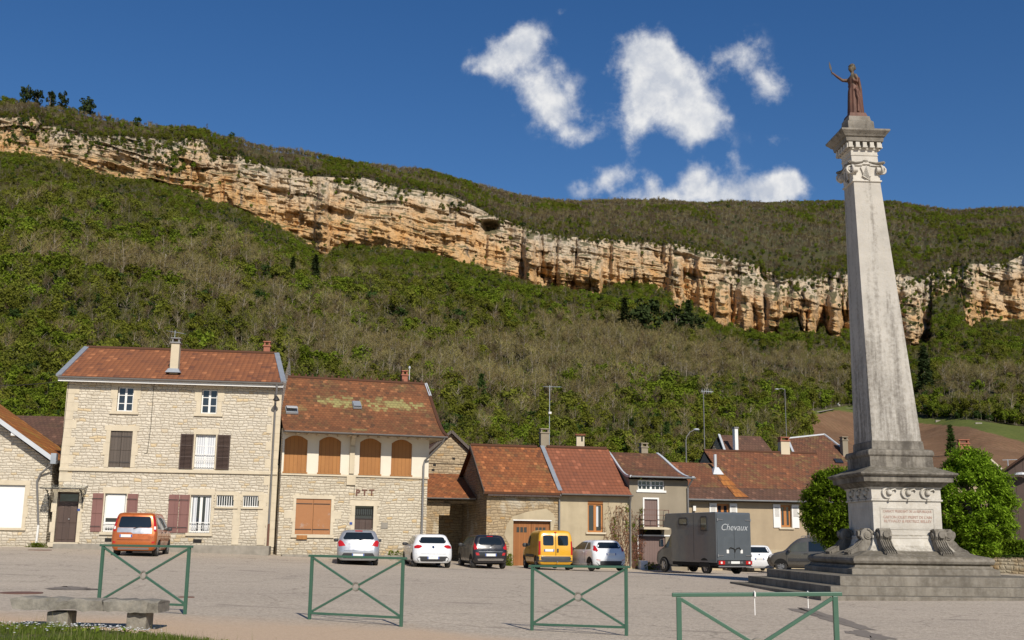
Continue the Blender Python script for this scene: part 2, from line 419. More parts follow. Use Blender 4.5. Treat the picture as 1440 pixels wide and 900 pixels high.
def cliff_pt(px, v):
    px = np.asarray(px, float); v = np.asarray(v, float)
    py = f_base(px)*(1-v)+f_top(px)*v
    Yb = f_Yb(px)
    s = px*.64                                   # metres along the face
    zz = (f_base(px)*0+ (IH-py))*.64
    # dipping beds: ledges and overhangs follow tilted layers
    bed = zz + s*.20 + 9*(fbm(s/70, zz/50, 0, 3, 21)-.5)
    lay = fbm(bed/11, s/120, 0, 4, 31, .62)
    but = fbm(s/34, zz/120, 0, 5, 41, .55)
    rough = fbm(s/26, bed/4.5, 0, 4, 51, .6)
    # angular blocks: every bed breaks into blocks of its own length
    def blocks(bh, bw, sd):
        wv = bed/bh+(fbm(s/40, zz/40, 0, 3, sd)-.5)*1.6; r_ = np.floor(wv).astype(np.int64); o_ = np.zeros_like(r_)
        c_ = np.floor(s/(bw*(.6+.9*_h(r_, o_, o_, sd)))+_h(r_, o_+1, o_, sd)*13+(fbm(s/30, zz/30, 0, 2, sd+1)-.5)*.8).astype(np.int64)
        return _h(r_, c_, o_, sd+2)-.5
    blk = blocks(15., 22., 301)*10+blocks(5., 10., 311)*5.5
    but2 = 1-np.abs(2*fbm(s/15, zz/70, 0, 3, 71)-1)*2.2
    disp = blk + (lay-.5)*9 + (but-.5)*62 + (rough-.5)*(4+16*np.clip(fbm(s/55, zz/30, 0, 3, 88)*2.4-.8, 0, 1)) + (fbm(s/11, zz/14, 0, 4, 52)-.5)*8 - np.clip(but2-.45, 0, 1)*24*np.clip(fbm(s/80, 1.7, 0, 3, 95)*3.2-1.15, 0, 1)
    pil = 0
    for c, w, d, top in f_pilX:
        wob = (fbm(zz/16, c, 0, 3, 61)-.5)*w*.9
        prof = np.clip(1-((px-c-wob)/(w*(1.12-.35*v)))**2, 0, 1)**.55
        pil = np.maximum(pil, d*prof*np.clip((1.02-top-v)/.22, 0, 1)*(1+.25*(rough-.5)))
    pyy = py; disp = disp - 22*np.exp(-(((px-689)/11)**2+((pyy-318)/9)**2)**2) + 10*np.exp(-(((px-689)/17)**2+((pyy-307)/3.5)**2)**2)
    edge = np.clip(v*9, 0, 1)*(1-.45*np.clip((v-.85)/.15, 0, 1))
    lean = 26*v - 9*np.sin(v*math.pi)*(fbm(s/60, 3.3, 0, 2, 77)*2-.3)
    Y = Yb + lean - (disp)*edge - np.where(v < .02, pillar(px), pil)
    P = at_np(px, py, Y)
    return P, lay
def upper_pt(px, u):
    px = np.asarray(px, float); u = np.asarray(u, float)
    T, _ = cliff_pt(px, np.ones_like(px))
    Yr = f_Yb(px)+26+f_dr(px)
    Rg = at_np(px, f_ridge(px)+2, Yr)
    Y = T[..., 1]*(1-u)+Rg[..., 1]*u
    X = T[..., 0]*(1-u)+Rg[..., 0]*u
    Z = T[..., 2]+(Rg[..., 2]-T[..., 2])*(1-(1-u)**1.18)
    a = np.clip(u*8, 0, 1)*np.clip((1-u)*5, 0, 1)
    return np.stack([X, Y, Z + a*(fbm(X/70, Y/70, 0, 4, 91)-.5)*16], -1)

def grid_faces(nr, nc):
    i = np.arange(nc-1); j = np.arange(nr-1)[:, None]
    a = (j*nc+i).ravel(); return np.stack([a, a+1, a+nc+1, a+nc], 1)

def field_mask(q):
    x, y = q[..., 0], q[..., 1]
    top = np.interp(x, [1120, 1145, 1175, 1200, 1300, 1360, 1440, 1700], [600, 584, 577, 580, 596, 600, 622, 650])
    left = np.interp(y, [575, 640], [1137, 1150])
    return np.clip((x-left)/6+.5, 0, 1)*np.clip((y-top)/7+.5, 0, 1)
def meadow_mask(q):
    x, y = q[..., 0], q[..., 1]
    top = np.interp(x, [1120, 1145, 1200, 1300, 1360, 1440, 1700], [600, 578, 569, 588, 590, 600, 610])
    return np.clip((x-1137)/4+.5, 0, 1)*np.clip((y-top)/5+.5, 0, 1)

def litter(nt):
    p = nt.pos()
    n = nt.noise(p, .03, 5, .6); n2 = nt.noise(p, .5, 5, .65)
    c = nt.mix(nt.rng(n, .35, .65), (.060, .052, .026, 1), (.040, .050, .016, 1))
    c = nt.mix(nt.rng(n2, .4, .75), c, (.085, .070, .042, 1))
    f = nt.attr('field')
    s = nt.sep(p)
    row = nt.math('SINE', nt.math('MULTIPLY', nt.math('ADD', s[0], nt.math('MULTIPLY', s[1], .22)), 3.3))
    fc = nt.mix(nt.rng(nt.noise(p, .12, 5, .65), .3, .7), (.165, .088, .050, 1), (.225, .132, .078, 1))
    fc = nt.mix(nt.rng(nt.noise(p, .9, 4, .7), .45, .75, 0, .65), fc, (.10, .075, .036, 1))
    fc = nt.mix(nt.rng(row, .3, .9, 0, .35), fc, (.09, .066, .035, 1))
    wob = nt.math('MULTIPLY', nt.math('SUBTRACT', nt.noise(p, .25, 4, .65), .5), .9)
    c = nt.mix(nt.rng(nt.attr('meadow'), .4, .6), c, nt.mix(nt.rng(n2, .3, .7), (.075, .100, .022, 1), (.115, .125, .035, 1)))
    c = nt.mix(nt.rng(nt.math('ADD', f, wob), .38, .62), c, fc)
    return dict(col=c, nor=nt.bump(n2, .6, .6), rough=1.)
M['litter'] = mat('hillside_soil', build=litter, spec=.1)
def rock(nt):
    p = nt.pos(); s = nt.sep(p)
    along = nt.math('MULTIPLY', s[0], 1.)
    bed = nt.math('ADD', s[2], nt.math('MULTIPLY', s[0], .22))
    bv = nt.comb(nt.math('MULTIPLY', s[0], .010), nt.math('MULTIPLY', s[1], .010), nt.math('MULTIPLY', bed, .17))
    lay = nt.noise(bv, 1.0, 7, .66, .7)
    big = nt.noise(p, .016, 5, .6); mid = nt.noise(p, .06, 6, .66, .4)
    fine = nt.noise(nt.mapping(p, (1, 1, 1.6)), .33, 6, .7)
    streak = nt.noise(nt.mapping(p, (.22, .22, .022)), 1, 5, .6)
    orange = nt.mix(nt.rng(mid, .35, .65), (.55, .305, .118, 1), (.60, .41, .22, 1))
    cream = nt.mix(nt.rng(fine, .3, .7), (.55, .43, .29, 1), (.60, .51, .39, 1))
    grey = nt.mix(nt.rng(fine, .3, .7), (.22, .20, .17, 1), (.40, .36, .31, 1))
    v = nt.attr('rockv')
    f1 = nt.math('ADD', nt.math('MULTIPLY', nt.math('SUBTRACT', big, .5), 1.3), nt.math('ADD', nt.math('MULTIPLY', nt.math('SUBTRACT', mid, .5), .7), nt.math('MULTIPLY', nt.math('SUBTRACT', v, .62), .75)))
    c = nt.mix(nt.rng(f1, -.28, .22), orange, cream)
    c = nt.mix(nt.rng(nt.math('ADD', f1, nt.math('MULTIPLY', nt.math('SUBTRACT', streak, .5), 1.0)), .20, .55, 0, .85), c, grey)
    c = nt.mix(nt.rng(lay, .53, .66, 0, .55), c, (.30, .20, .115, 1))
    c = nt.mix(nt.rng(streak, .56, .68, 0, .75), c, (.15, .135, .115, 1))
    c = nt.mix(nt.rng(fine, .62, .75, 0, .55), c, (.13, .105, .075, 1))
    h = nt.math('ADD', nt.math('MULTIPLY', lay, 4.0), nt.math('ADD', nt.math('MULTIPLY', fine, 2.6), nt.math('MULTIPLY', mid, 3.)))
    # grass and scrub on the flat ledges
    nz = nt.sep(nt.add('ShaderNodeNewGeometry').outputs['Normal'])[2]
    led = nt.rng(nt.math('ADD', nz, nt.math('MULTIPLY', nt.math('SUBTRACT', mid, .5), .6)), .60, .78, 0, .85)
    c = nt.mix(led, c, (.075, .075, .030, 1))
    return dict(col=c, nor=nt.bump(h, .85, 1.0), rough=.95)
M['rock'] = mat('limestone_cliff', build=rock, spec=.15)

def build_hills():
    cols = np.concatenate([np.arange(-500, -60, 20), np.arange(-60, 1500, 3.0), np.arange(1500, 1941, 20)])
    t = np.linspace(0, 1, 200)**1.25
    PX, T = np.meshgrid(cols, t); P = slope_pt(PX, T)
    q = project(P.reshape(-1, 3)).reshape(P.shape[:2]+(2,))
    tag(np_mesh('hillside', P.reshape(-1, 3), grid_faces(*PX.shape), M['litter'], smooth=True, attrs=dict(field=field_mask(q).ravel(), meadow=meadow_mask(q).ravel())), kind='structure')
    cols2 = np.concatenate([np.arange(-500, -60, 20), np.arange(-60, 1500, 1.0), np.arange(1500, 1941, 20)])
    v = np.linspace(0, 1, 100)
    PX, V = np.meshgrid(cols2, v); P, lay = cliff_pt(PX, V)
    tag(np_mesh('cliff', P.reshape(-1, 3), grid_faces(*PX.shape), M['rock'], smooth=False, attrs=dict(rockv=V.ravel())), kind='structure')
    u = np.linspace(0, 1, 50)
    PX, U = np.meshgrid(cols, u); P = upper_pt(PX, U)
    back = P[-1].copy(); back[:, 1] += 400; back[:, 2] -= 120
    P = np.concatenate([P, back[None]]); z = np.zeros(P.shape[0]*P.shape[1])
    tag(np_mesh('plateau', P.reshape(-1, 3), grid_faces(P.shape[0], P.shape[1]), M['litter'], smooth=True, attrs=dict(field=z, meadow=z)), kind='structure')
build_hills()

# ------------------------------------------------------------------ woods
def leaf_mat(name, a, b, sat=1., trans=.34):
    m = bpy.data.materials.new(name); m.use_nodes = True
    nt = NT(m.node_tree); bs = nt.n['Principled BSDF']
    r = nt.rand(); pn = nt.noise(nt.pos(), .9, 2, .5)
    c = nt.mix(nt.math('ADD', nt.math('MULTIPLY', r, .7), nt.math('MULTIPLY', pn, .3)), a, b)
    c = nt.hsv(c, nt.rng(r, 0, 1, .485, .515), sat, nt.rng(nt.math('FRACT', nt.math('MULTIPLY', r, 7.3)), 0, 1, .72, 1.22))
    nt.put(bs.inputs['Base Color'], c); bs.inputs['Roughness'].default_value = .75; bs.inputs['Specular IOR Level'].default_value = .08
    tr = nt.add('ShaderNodeBsdfTranslucent'); nt.put(tr.inputs[0], c)
    mx = nt.add('ShaderNodeMixShader'); mx.inputs[0].default_value = trans
    nt.l.new(bs.outputs[0], mx.inputs[1]); nt.l.new(tr.outputs[0], mx.inputs[2])
    nt.l.new(mx.outputs[0], nt.n['Material Output'].inputs[0])
    return m
M['leaf_fresh'] = leaf_mat('fresh_spring_leaves', (.115, .175, .014), (.190, .225, .023))
M['leaf_olive'] = leaf_mat('olive_young_leaves', (.120, .140, .015), (.180, .182, .028))
M['leaf_dark'] = leaf_mat('dark_evergreen_leaves', (.042, .078, .016), (.062, .098, .024))
M['leaf_conifer'] = leaf_mat('conifer_needles', (.020, .031, .008), (.034, .046, .014), 1, .08)
M['leaf_chestnut'] = leaf_mat('chestnut_leaves', (.165, .285, .018), (.220, .345, .030), 1, .38)
M['leaf_bud'] = leaf_mat('yellow_green_buds', (.125, .125, .030), (.175, .165, .045), 1, .15)
M['twig'] = leaf_mat('bare_twigs', (.178, .146, .055), (.225, .185, .074), 1, .05)
M['twig_red'] = leaf_mat('budding_twigs', (.110, .080, .042), (.138, .100, .052), 1, .05)
M['bark'] = mat('bark', build=lambda nt: dict(col=nt.mix(nt.noise(nt.obj(), 3, 4), (.14, .115, .085, 1), (.26, .22, .17, 1))), rough=.95)
M['bark_pale'] = mat('pale_bark', build=lambda nt: dict(col=nt.mix(nt.noise(nt.obj(), 3, 4), (.22, .185, .14, 1), (.34, .29, .225, 1))), rough=.95)

def quads_cloud(C, size, rg, flat=0., long=1.6, centre=None, jit=.75):
    """one randomly turned leaf quad per centre"""
    n = len(C); a = rg.normal(size=(n, 3)); a[:, 2] *= (1-flat)
    if centre is not None:                              # leaves face outwards from the crown
        o = C-np.asarray(centre); o /= np.linalg.norm(o, axis=1)[:, None]+1e-9; o = o+rg.normal(size=(n, 3))*jit; o /= np.linalg.norm(o, axis=1)[:, None]; a -= o*(a*o).sum(1)[:, None]; a /= np.linalg.norm(a, axis=1)[:, None]+1e-9
    b = rg.normal(size=(n, 3)) if centre is None else np.cross(o, a); b -= a*(a*b).sum(1)[:, None]; b /= np.linalg.norm(b, axis=1)[:, None]+1e-9
    s = size*(.6+.8*rg.random(n))[:, None]; a = a*s*.5*long; b = b*s*.5
    V = np.stack([C-a, C-b*.8+a*.1, C+a, C+b*.8+a*.1], 1).reshape(-1, 3)
    return V, np.arange(4*n).reshape(-1, 4)
def crown_points(n, shape, rg, clumps):
    K = []
    while len(K) < clumps:
        p = rg.uniform(-1, 1, 3)
        d = np.linalg.norm(p)
        if .30 < d < 1: K.append(p)
    K = np.array(K)*np.array(shape)
    cr = np.mean(shape)*.33
    i = rg.integers(0, clumps, n); d = rg.normal(size=(n, 3)); d /= np.linalg.norm(d, axis=1)[:, None]
    return K[i] + d*(cr*(.55+.5*rg.random(n)))[:, None]*np.array([1, 1, .8])
def tree_mesh(kind, seed, h=10., detail=1.0):
    """returns (V, F, matidx) for a whole tree standing at the origin"""
    rg = np.random.default_rng(seed); V = []; F = []; Mi = []; off = 0
    mb = MB()
    if kind in ('fresh', 'olive', 'dark'):
        hc = h*(.58 if kind != 'dark' else .5); r = h*.33
        n = int((800 if kind != 'olive' else 560)*detail)
        C = crown_points(n, (r, r, h*.40), rg, 26) + np.array([0, 0, hc])
        q, f = quads_cloud(C, h*.066/math.sqrt(detail), rg, 0, 1.5, (0, 0, hc-h*.08), .8)
        mb.tube([(0, 0, -1), (.1, 0, h*.3), (0, .1, h*.75)], h*.022, 5, r1=h*.006)
        for k in range(6):
            a = rg.uniform(0, 6.28); z = h*rg.uniform(.25, .6)
            mb.tube([(0, 0, z), (math.cos(a)*r*.7, math.sin(a)*r*.7, z+h*.22)], h*.009, 4, False, h*.003)
    elif kind in ('bare', 'red'):
        C = []; D = []; r = h*.26
        mb.tube([(0, 0, -1), (.15*rg.normal(), .15*rg.normal(), h*.45), (.3*rg.normal(), .3*rg.normal(), h*.93)], h*.014, 5, r1=h*.003)
        base = []
        for k in range(15):
            a = rg.uniform(0, 6.28); z = h*rg.uniform(.28, .75); L = h*rg.uniform(.22, .38)*(1.15-z/h*.6)
            e = Vector((math.cos(a)*L*.72, math.sin(a)*L*.72, z+L*.85)); s0 = Vector((0, 0, z))
            mb.tube([s0, (s0+e)/2+Vector((0, 0, -.05*h*.3)), e], h*.006, 4, False, h*.002)
            for m in range(int(30*detail)):
                u = rg.uniform(.25, 1.05); p = s0.lerp(e, u)
                d = Vector((math.cos(a)*.5, math.sin(a)*.5, .8))+Vector(rg.normal(size=3))*.65; d.normalize()
                C.append(p); D.append(d*h*rg.uniform(.06, .14))
        C = np.array([tuple(c) for c in C]); D = np.array([tuple(d) for d in D])
        w = rg.normal(size=C.shape); w -= D*((w*D).sum(1)/(D*D).sum(1))[:, None]; w /= np.linalg.norm(w, axis=1)[:, None]
        w *= h*.0035
        q = np.stack([C-w, C+w, C+D+w*.35, C+D-w*.35], 1).reshape(-1, 3); f = np.arange(len(C)*4).reshape(-1, 4)
        if kind == 'red' or seed % 2:
            B = C[::3]+D[::3]*rg.uniform(.7, 1, (len(C[::3]), 1)); q2, f2 = quads_cloud(B, h*.020, rg); 
            f = np.concatenate([f, f2+len(q)]); q = np.concatenate([q, q2])
    else:                                             # conifer
        C = []
        r = h*.24
        for k in range(int(900*detail)):
            z = rg.uniform(.08, 1)**1.0; tier = (z*9) % 1
            rr = r*(1-z)*(1.05-.4*tier)+.02*h; a = rg.uniform(0, 6.28); u = rg.uniform(.2, 1)**.6
            C.append((math.cos(a)*rr*u, math.sin(a)*rr*u, h*z-rr*u*.35))
        q, f = quads_cloud(np.array(C), h*.055/math.sqrt(detail), rg, .5)
        mb.tube([(0, 0, -1), (0, 0, h*.9)], h*.02, 5, r1=h*.004)
    return q, f, mb
def tree_object(kind, seed, h, m_leaf, m_bark, detail=1., name='wood_tree', link=False):
    q, f, mb = tree_mesh(kind, seed, h, detail)
    me = bpy.data.meshes.new(name); n = len(q)
    fs = [tuple(x) for x in f.tolist()]; nb = len(fs)
    vs = q.tolist()+[tuple(v) for v in mb.v]; fs += [tuple(i+n for i in x) for x in mb.f]
    me.from_pydata(vs, [], fs); me.materials.append(m_leaf); me.materials.append(m_bark)
    me.polygons.foreach_set('material_index', [0]*nb+[1]*(len(fs)-nb)); me.update()
    return bpy.data.objects.new(name, me)

KINDS = [('fresh', 1, 9, 'leaf_fresh', 'bark'), ('fresh', 2, 8, 'leaf_fresh', 'bark'), ('olive', 3, 9, 'leaf_olive', 'bark'), ('olive', 4, 8, 'leaf_olive', 'bark'), ('dark', 5, 7, 'leaf_dark', 'bark'),
         ('bare', 6, 11, 'twig', 'bark_pale'), ('bare', 7, 12, 'twig', 'bark_pale'), ('bare', 8, 10, 'twig', 'bark_pale'), ('red', 9, 9, 'twig_red', 'bark'), ('red', 10, 8, 'twig_red', 'bark'), ('red', 11, 9, 'leaf_bud', 'bark_pale'), ('red', 12, 8, 'leaf_bud', 'bark')]
PROTO = []
proto_col = bpy.data.collections.new('wood_kinds')
for k, s, h, a, b in KINDS:
    o = tree_object(k, s, h, M[a], M[b]); o.name = 'wood_tree'; PROTO.append(o); proto_col.objects.link(o)

def blob(x, y, cx, cy, a, b): return np.exp(-(((x-cx)/a)**2+((y-cy)/b)**2))
def sample_wood():
    pts = []; kind = []; sc = []
    # ---- lower slope
    n = 52000
    px = rng.uniform(-170, 1610, n*2); t = rng.random(n*2)
    Yw = (Y0+(f_Yb(px)-Y0)*t)
    keep = rng.random(n*2) < np.maximum(Yw/f_Yb(px), np.where(t < .45, .42, 0))
    px, t = px[keep], t[keep]
    P = slope_pt(px, t); q = project(P)
    x, y = q[:, 0], q[:, 1]
    base = f_base(px)
    ok = (meadow_mask(q) < .5) & (t > .035)
    P, x, y, t, px, base = P[ok], x[ok], y[ok], t[ok], px[ok], base[ok]
    d = y-base                                        # photo pixels below the rock
    nz = fbm(P[:, 0]/60, P[:, 1]/90, 0, 4, 101); nz2 = fbm(P[:, 0]/22, P[:, 1]/30, 0, 3, 111)
    bare = -.55+blob(x, y, 640, 520, 300, 62)*1.5+blob(x, y, 120, 385, 230, 42)*.75+blob(x, y, 270, 450, 190, 50)*1.25+blob(x, y, 60, 460, 120, 50)*.5+blob(x, y, 1010, 520, 190, 36)*1.35+blob(x, y, 870, 500, 130, 40)*1.0+blob(x, y, 1150, 530, 80, 30)*.9+blob(x, y, 1390, 545, 70, 34)*1.3+blob(x, y, 420, 500, 120, 50)*.7+blob(x, y, 760, 590, 150, 36)*.5+blob(x, y, 1030, 590, 120, 30)*.3
    bare -= blob(x, y, 60, 500, 70, 40)*.6+blob(x, y, 890, 470, 40, 40)*.4+blob(x, y, 900, 560, 120, 34)*.35+blob(x, y, 690, 610, 80, 26)*.5+blob(x, y, 480, 440, 120, 24)*.4
    bare += (nz-.5)*2.6+(nz2-.5)*1.2
    fresh = -.35+blob(x, y, 60, 520, 90, 60)*.7+blob(x, y, 210, 370, 90, 30)*.5+blob(x, y, 900, 560, 150, 60)*.35+blob(x, y, 850, 440, 200, 40)*.35+blob(x, y, 1130, 480, 160, 30)*.45+blob(x, y, 1340, 430, 60, 60)*.5+blob(x, y, 560, 380, 300, 40)*.25
    fresh += (fbm(P[:, 0]/40, P[:, 1]/50, 7, 3, 121)-.5)*3.0
    r = rng.random(len(x))
    pb = 1/(1+np.exp(-(bare-.66)*4.2)); pf = 1/(1+np.exp(-(fresh-.15)*4.6)); r2 = rng.random(len(x))
    k = np.where(r < pb, rng.choice([5, 6, 7, 7, 10, 8], len(x)), np.where(r2 < pf, rng.choice([0, 1, 0, 3], len(x)), rng.choice([2, 3, 10, 11, 11, 9, 4], len(x))))
    near = np.clip(1-t*3, 0, 1)
    s = (.55+.80*rng.random(len(x))**1.6)*(.55+.75*nz2)*np.where(d < 40, .62, 1.)*(1-.50*near)*np.where(t < .45, .86, 1)
    bush = (t < .10)
    k = np.where(bush & (r < .8), rng.choice([0, 1, 2, 3, 4, 9], len(x)), k); s = np.where(bush, s*.55, s)
    pts.append(P); kind.append(k); sc.append(s)
    # ---- thicket at the foot of the hill behind the village
    n = 5200
    px = rng.uniform(-200, 1640, n); t = rng.random(n)**1.25*.17+.004
    P = slope_pt(px, t); q = project(P)
    nz = fbm(P[:, 0]/16, P[:, 1]/16, 0, 3, 141)
    ok = (meadow_mask(q) < .5) & (nz > .40) & ~((px > 1130) & (q[:, 1] > 640))
    P, px, t, nz = P[ok], px[ok], t[ok], nz[ok]
    k = np.where(nz > .52, rng.choice([0, 1, 0, 2], len(px)), rng.choice([2, 3, 9, 4, 5, 6], len(px)))
    pts.append(P); kind.append(k); sc.append((.16+.32*rng.random(len(px)))*(.7+t*3.5))
    # ---- hedge line and thicket under the field, by the track
    # ---- plateau slope above the cliff
    n = 40000
    px = rng.uniform(-120, 1560, n); u = rng.random(n)
    keep = rng.random(n) < (f_dr(px)/720*1.0+.10)
    px, u = px[keep], u[keep]
    P = upper_pt(px, u); q = project(P); y = q[:, 1]
    nz = fbm(P[:, 0]/55, P[:, 1]/80, 3, 4, 131)
    left = np.clip((650-px)/350, 0, 1)
    rockband = np.zeros(len(px))
    for cx, cy, a, b in ROCKS: rockband = np.maximum(rockband, blob(px, y, cx, cy+3, a, b*1.1))
    ok = rockband < .5; P, px, u, y, nz, left = (q_[ok] for q_ in (P, px, u, y, nz, left))
    r = rng.random(len(px))
    k = rng.choice([8, 9, 8, 9, 5], len(px)); k = np.where(nz+(.07*left)+blob(px, y, 1370, 340, 120, 30)*.22+(rng.random(len(px))-.5)*.22 > .645, rng.choice([2, 3, 11, 0], len(px)), k); k = np.where(r < .05, rng.choice([0, 1, 4], len(px)), k)
    s = (.5+.35*rng.random(len(px)))*(1-.15*left)
    pts.append(P); kind.append(k); sc.append(s)
    # ---- fringe of scrub along the brow
    n = 2600
    px = rng.uniform(-120, 1560, n); P = upper_pt(px, rng.random(n)**1.5*.10); pts.append(P); kind.append(rng.choice([2, 3, 8, 9, 11, 4, 8], n)); sc.append(.35+.35*rng.random(n))
    # ---- scrub on ledges of the cliff
    n = 5200
    px = rng.uniform(-40, 1480, n); v = rng.random(n)
    py = f_base(px)*(1-v)+f_top(px)*v
    w = blob(px, py, 165, 200, 70, 14)+blob(px, py, 235, 215, 40, 26)*.9+blob(px, py, 90, 178, 60, 10)+blob(px, py, 30, 190, 30, 20)*.8+blob(px, py, 480, 262, 28, 12)*1.2+blob(px, py, 250, 235, 14, 20)*.8+blob(px, py, 715, 342, 14, 10)+blob(px, py, 640, 290, 14, 6)+blob(px, py, 565, 276, 10, 10)*1.2+blob(px, py, 340, 222, 70, 9)*.8+blob(px, py, 430, 270, 14, 14)*.7
    w += blob(px, py, 1080, 386, 60, 10)*1.3+blob(px, py, 1140, 400, 60, 12)*.9+blob(px, py, 1330, 400, 30, 30)*2.2+blob(px, py, 1290, 420, 22, 18)*2+blob(px, py, 1330, 440, 40, 40)*2.5+blob(px, py, 1210, 430, 20, 40)+.02+.5*np.exp(-v/.05)
    ok = rng.random(n) < w
    px, v = px[ok], v[ok]; P, _ = cliff_pt(px, v); P[:, 1] -= .5; P[:, 2] -= .6
    pts.append(P); kind.append(rng.choice([2, 3, 4, 4, 0, 9], len(px))); sc.append(.35+.35*rng.random(len(px)))
    n = 3400
    px = rng.uniform(-80, 1520, n); v = 1-rng.random(n)**1.6*.13; ok = fbm(px/9, v*6, 0, 3, 151) > .50-.22*(px > 690)*(px < 1200)*(v > .93); px, v = px[ok], v[ok]
    P, _ = cliff_pt(px, v); P[:, 2] -= .4; pts.append(P); kind.append(rng.choice([2, 3, 4, 9, 8, 11], len(px))); sc.append(.28+.3*rng.random(len(px)))
    # ---- vineyard stakes, hedge along the track
    n = 260
    px = np.concatenate([rng.uniform(1140, 1200, 60), rng.uniform(1300, 1445, 200)])
    py = np.interp(px, [1137, 1200, 1300, 1360, 1445], [572, 565, 583, 586, 598])
    Tt = np.linspace(0, 1, 200); P = []
    for a, b in zip(px, py):
        S = slope_pt(np.full(200, a), Tt); yy = project(S)[:, 1]
        i = np.argmin(np.abs(yy-b)); P.append(S[i])
    P = np.array(P)+rng.normal(size=(n, 3))*np.array([2, 5, .4])-np.array([0, 0, 1.3])
    pts.append(P); kind.append(rng.choice([0, 2, 3, 1, 4], n)); sc.append(.28+.5*rng.random(n)**2)
    return np.concatenate(pts), np.concatenate(kind), np.concatenate(sc)
ROCKS = [(1025, 342, 10, 7), (1045, 352, 22, 6), (1112, 351, 14, 5), (1075, 362, 30, 6), (1130, 370, 40, 7), (1165, 358, 26, 4), (270, 206, 12, 7), (75, 190, 40, 6)]
def build_wood():
    P, K, S = sample_wood()
    me = bpy.data.meshes.new('woodland'); n = len(P)
    me.vertices.add(n); me.vertices.foreach_set('co', P.astype(np.float32).ravel())
    a = me.attributes.new('kind', 'INT', 'POINT'); a.data.foreach_set('value', K.astype(np.int32))
    a = me.attributes.new('size', 'FLOAT', 'POINT'); a.data.foreach_set('value', S.astype(np.float32))
    a = me.attributes.new('turn', 'FLOAT', 'POINT'); a.data.foreach_set('value', (rng.random(n)*6.283).astype(np.float32))
    o = bpy.data.objects.new('woodland', me); COL.objects.link(o)
    tag(o, 'spring woodland of leafing and bare trees covering the hillside around the cliff', 'woodland', kind='stuff')
    g = bpy.data.node_groups.new('woodland', 'GeometryNodeTree')
    g.interface.new_socket('Geometry', in_out='INPUT', socket_type='NodeSocketGeometry')
    g.interface.new_socket('Geometry', in_out='OUTPUT', socket_type='NodeSocketGeometry')
    N = g.nodes; L = g.links
    gi = N.new('NodeGroupInput'); go = N.new('NodeGroupOutput')
    ci = N.new('GeometryNodeCollectionInfo'); ci.inputs['Collection'].default_value = proto_col
    ci.inputs['Separate Children'].default_value = True; ci.inputs['Reset Children'].default_value = True
    ip = N.new('GeometryNodeInstanceOnPoints'); ip.inputs['Pick Instance'].default_value = True
    def na(name, typ):
        a = N.new('GeometryNodeInputNamedAttribute'); a.data_type = typ; a.inputs[0].default_value = name
        return a.outputs[0]
    L.new(gi.outputs[0], ip.inputs['Points']); L.new(ci.outputs[0], ip.inputs['Instance'])
    L.new(na('kind', 'INT'), ip.inputs['Instance Index']); L.new(na('size', 'FLOAT'), ip.inputs['Scale'])
    cx = N.new('ShaderNodeCombineXYZ'); L.new(na('turn', 'FLOAT'), cx.inputs[2])
    L.new(cx.outputs[0], ip.inputs['Rotation']); L.new(ip.outputs[0], go.inputs[0])
    md = o.modifiers.new('wood', 'NODES'); md.node_group = g
build_wood()
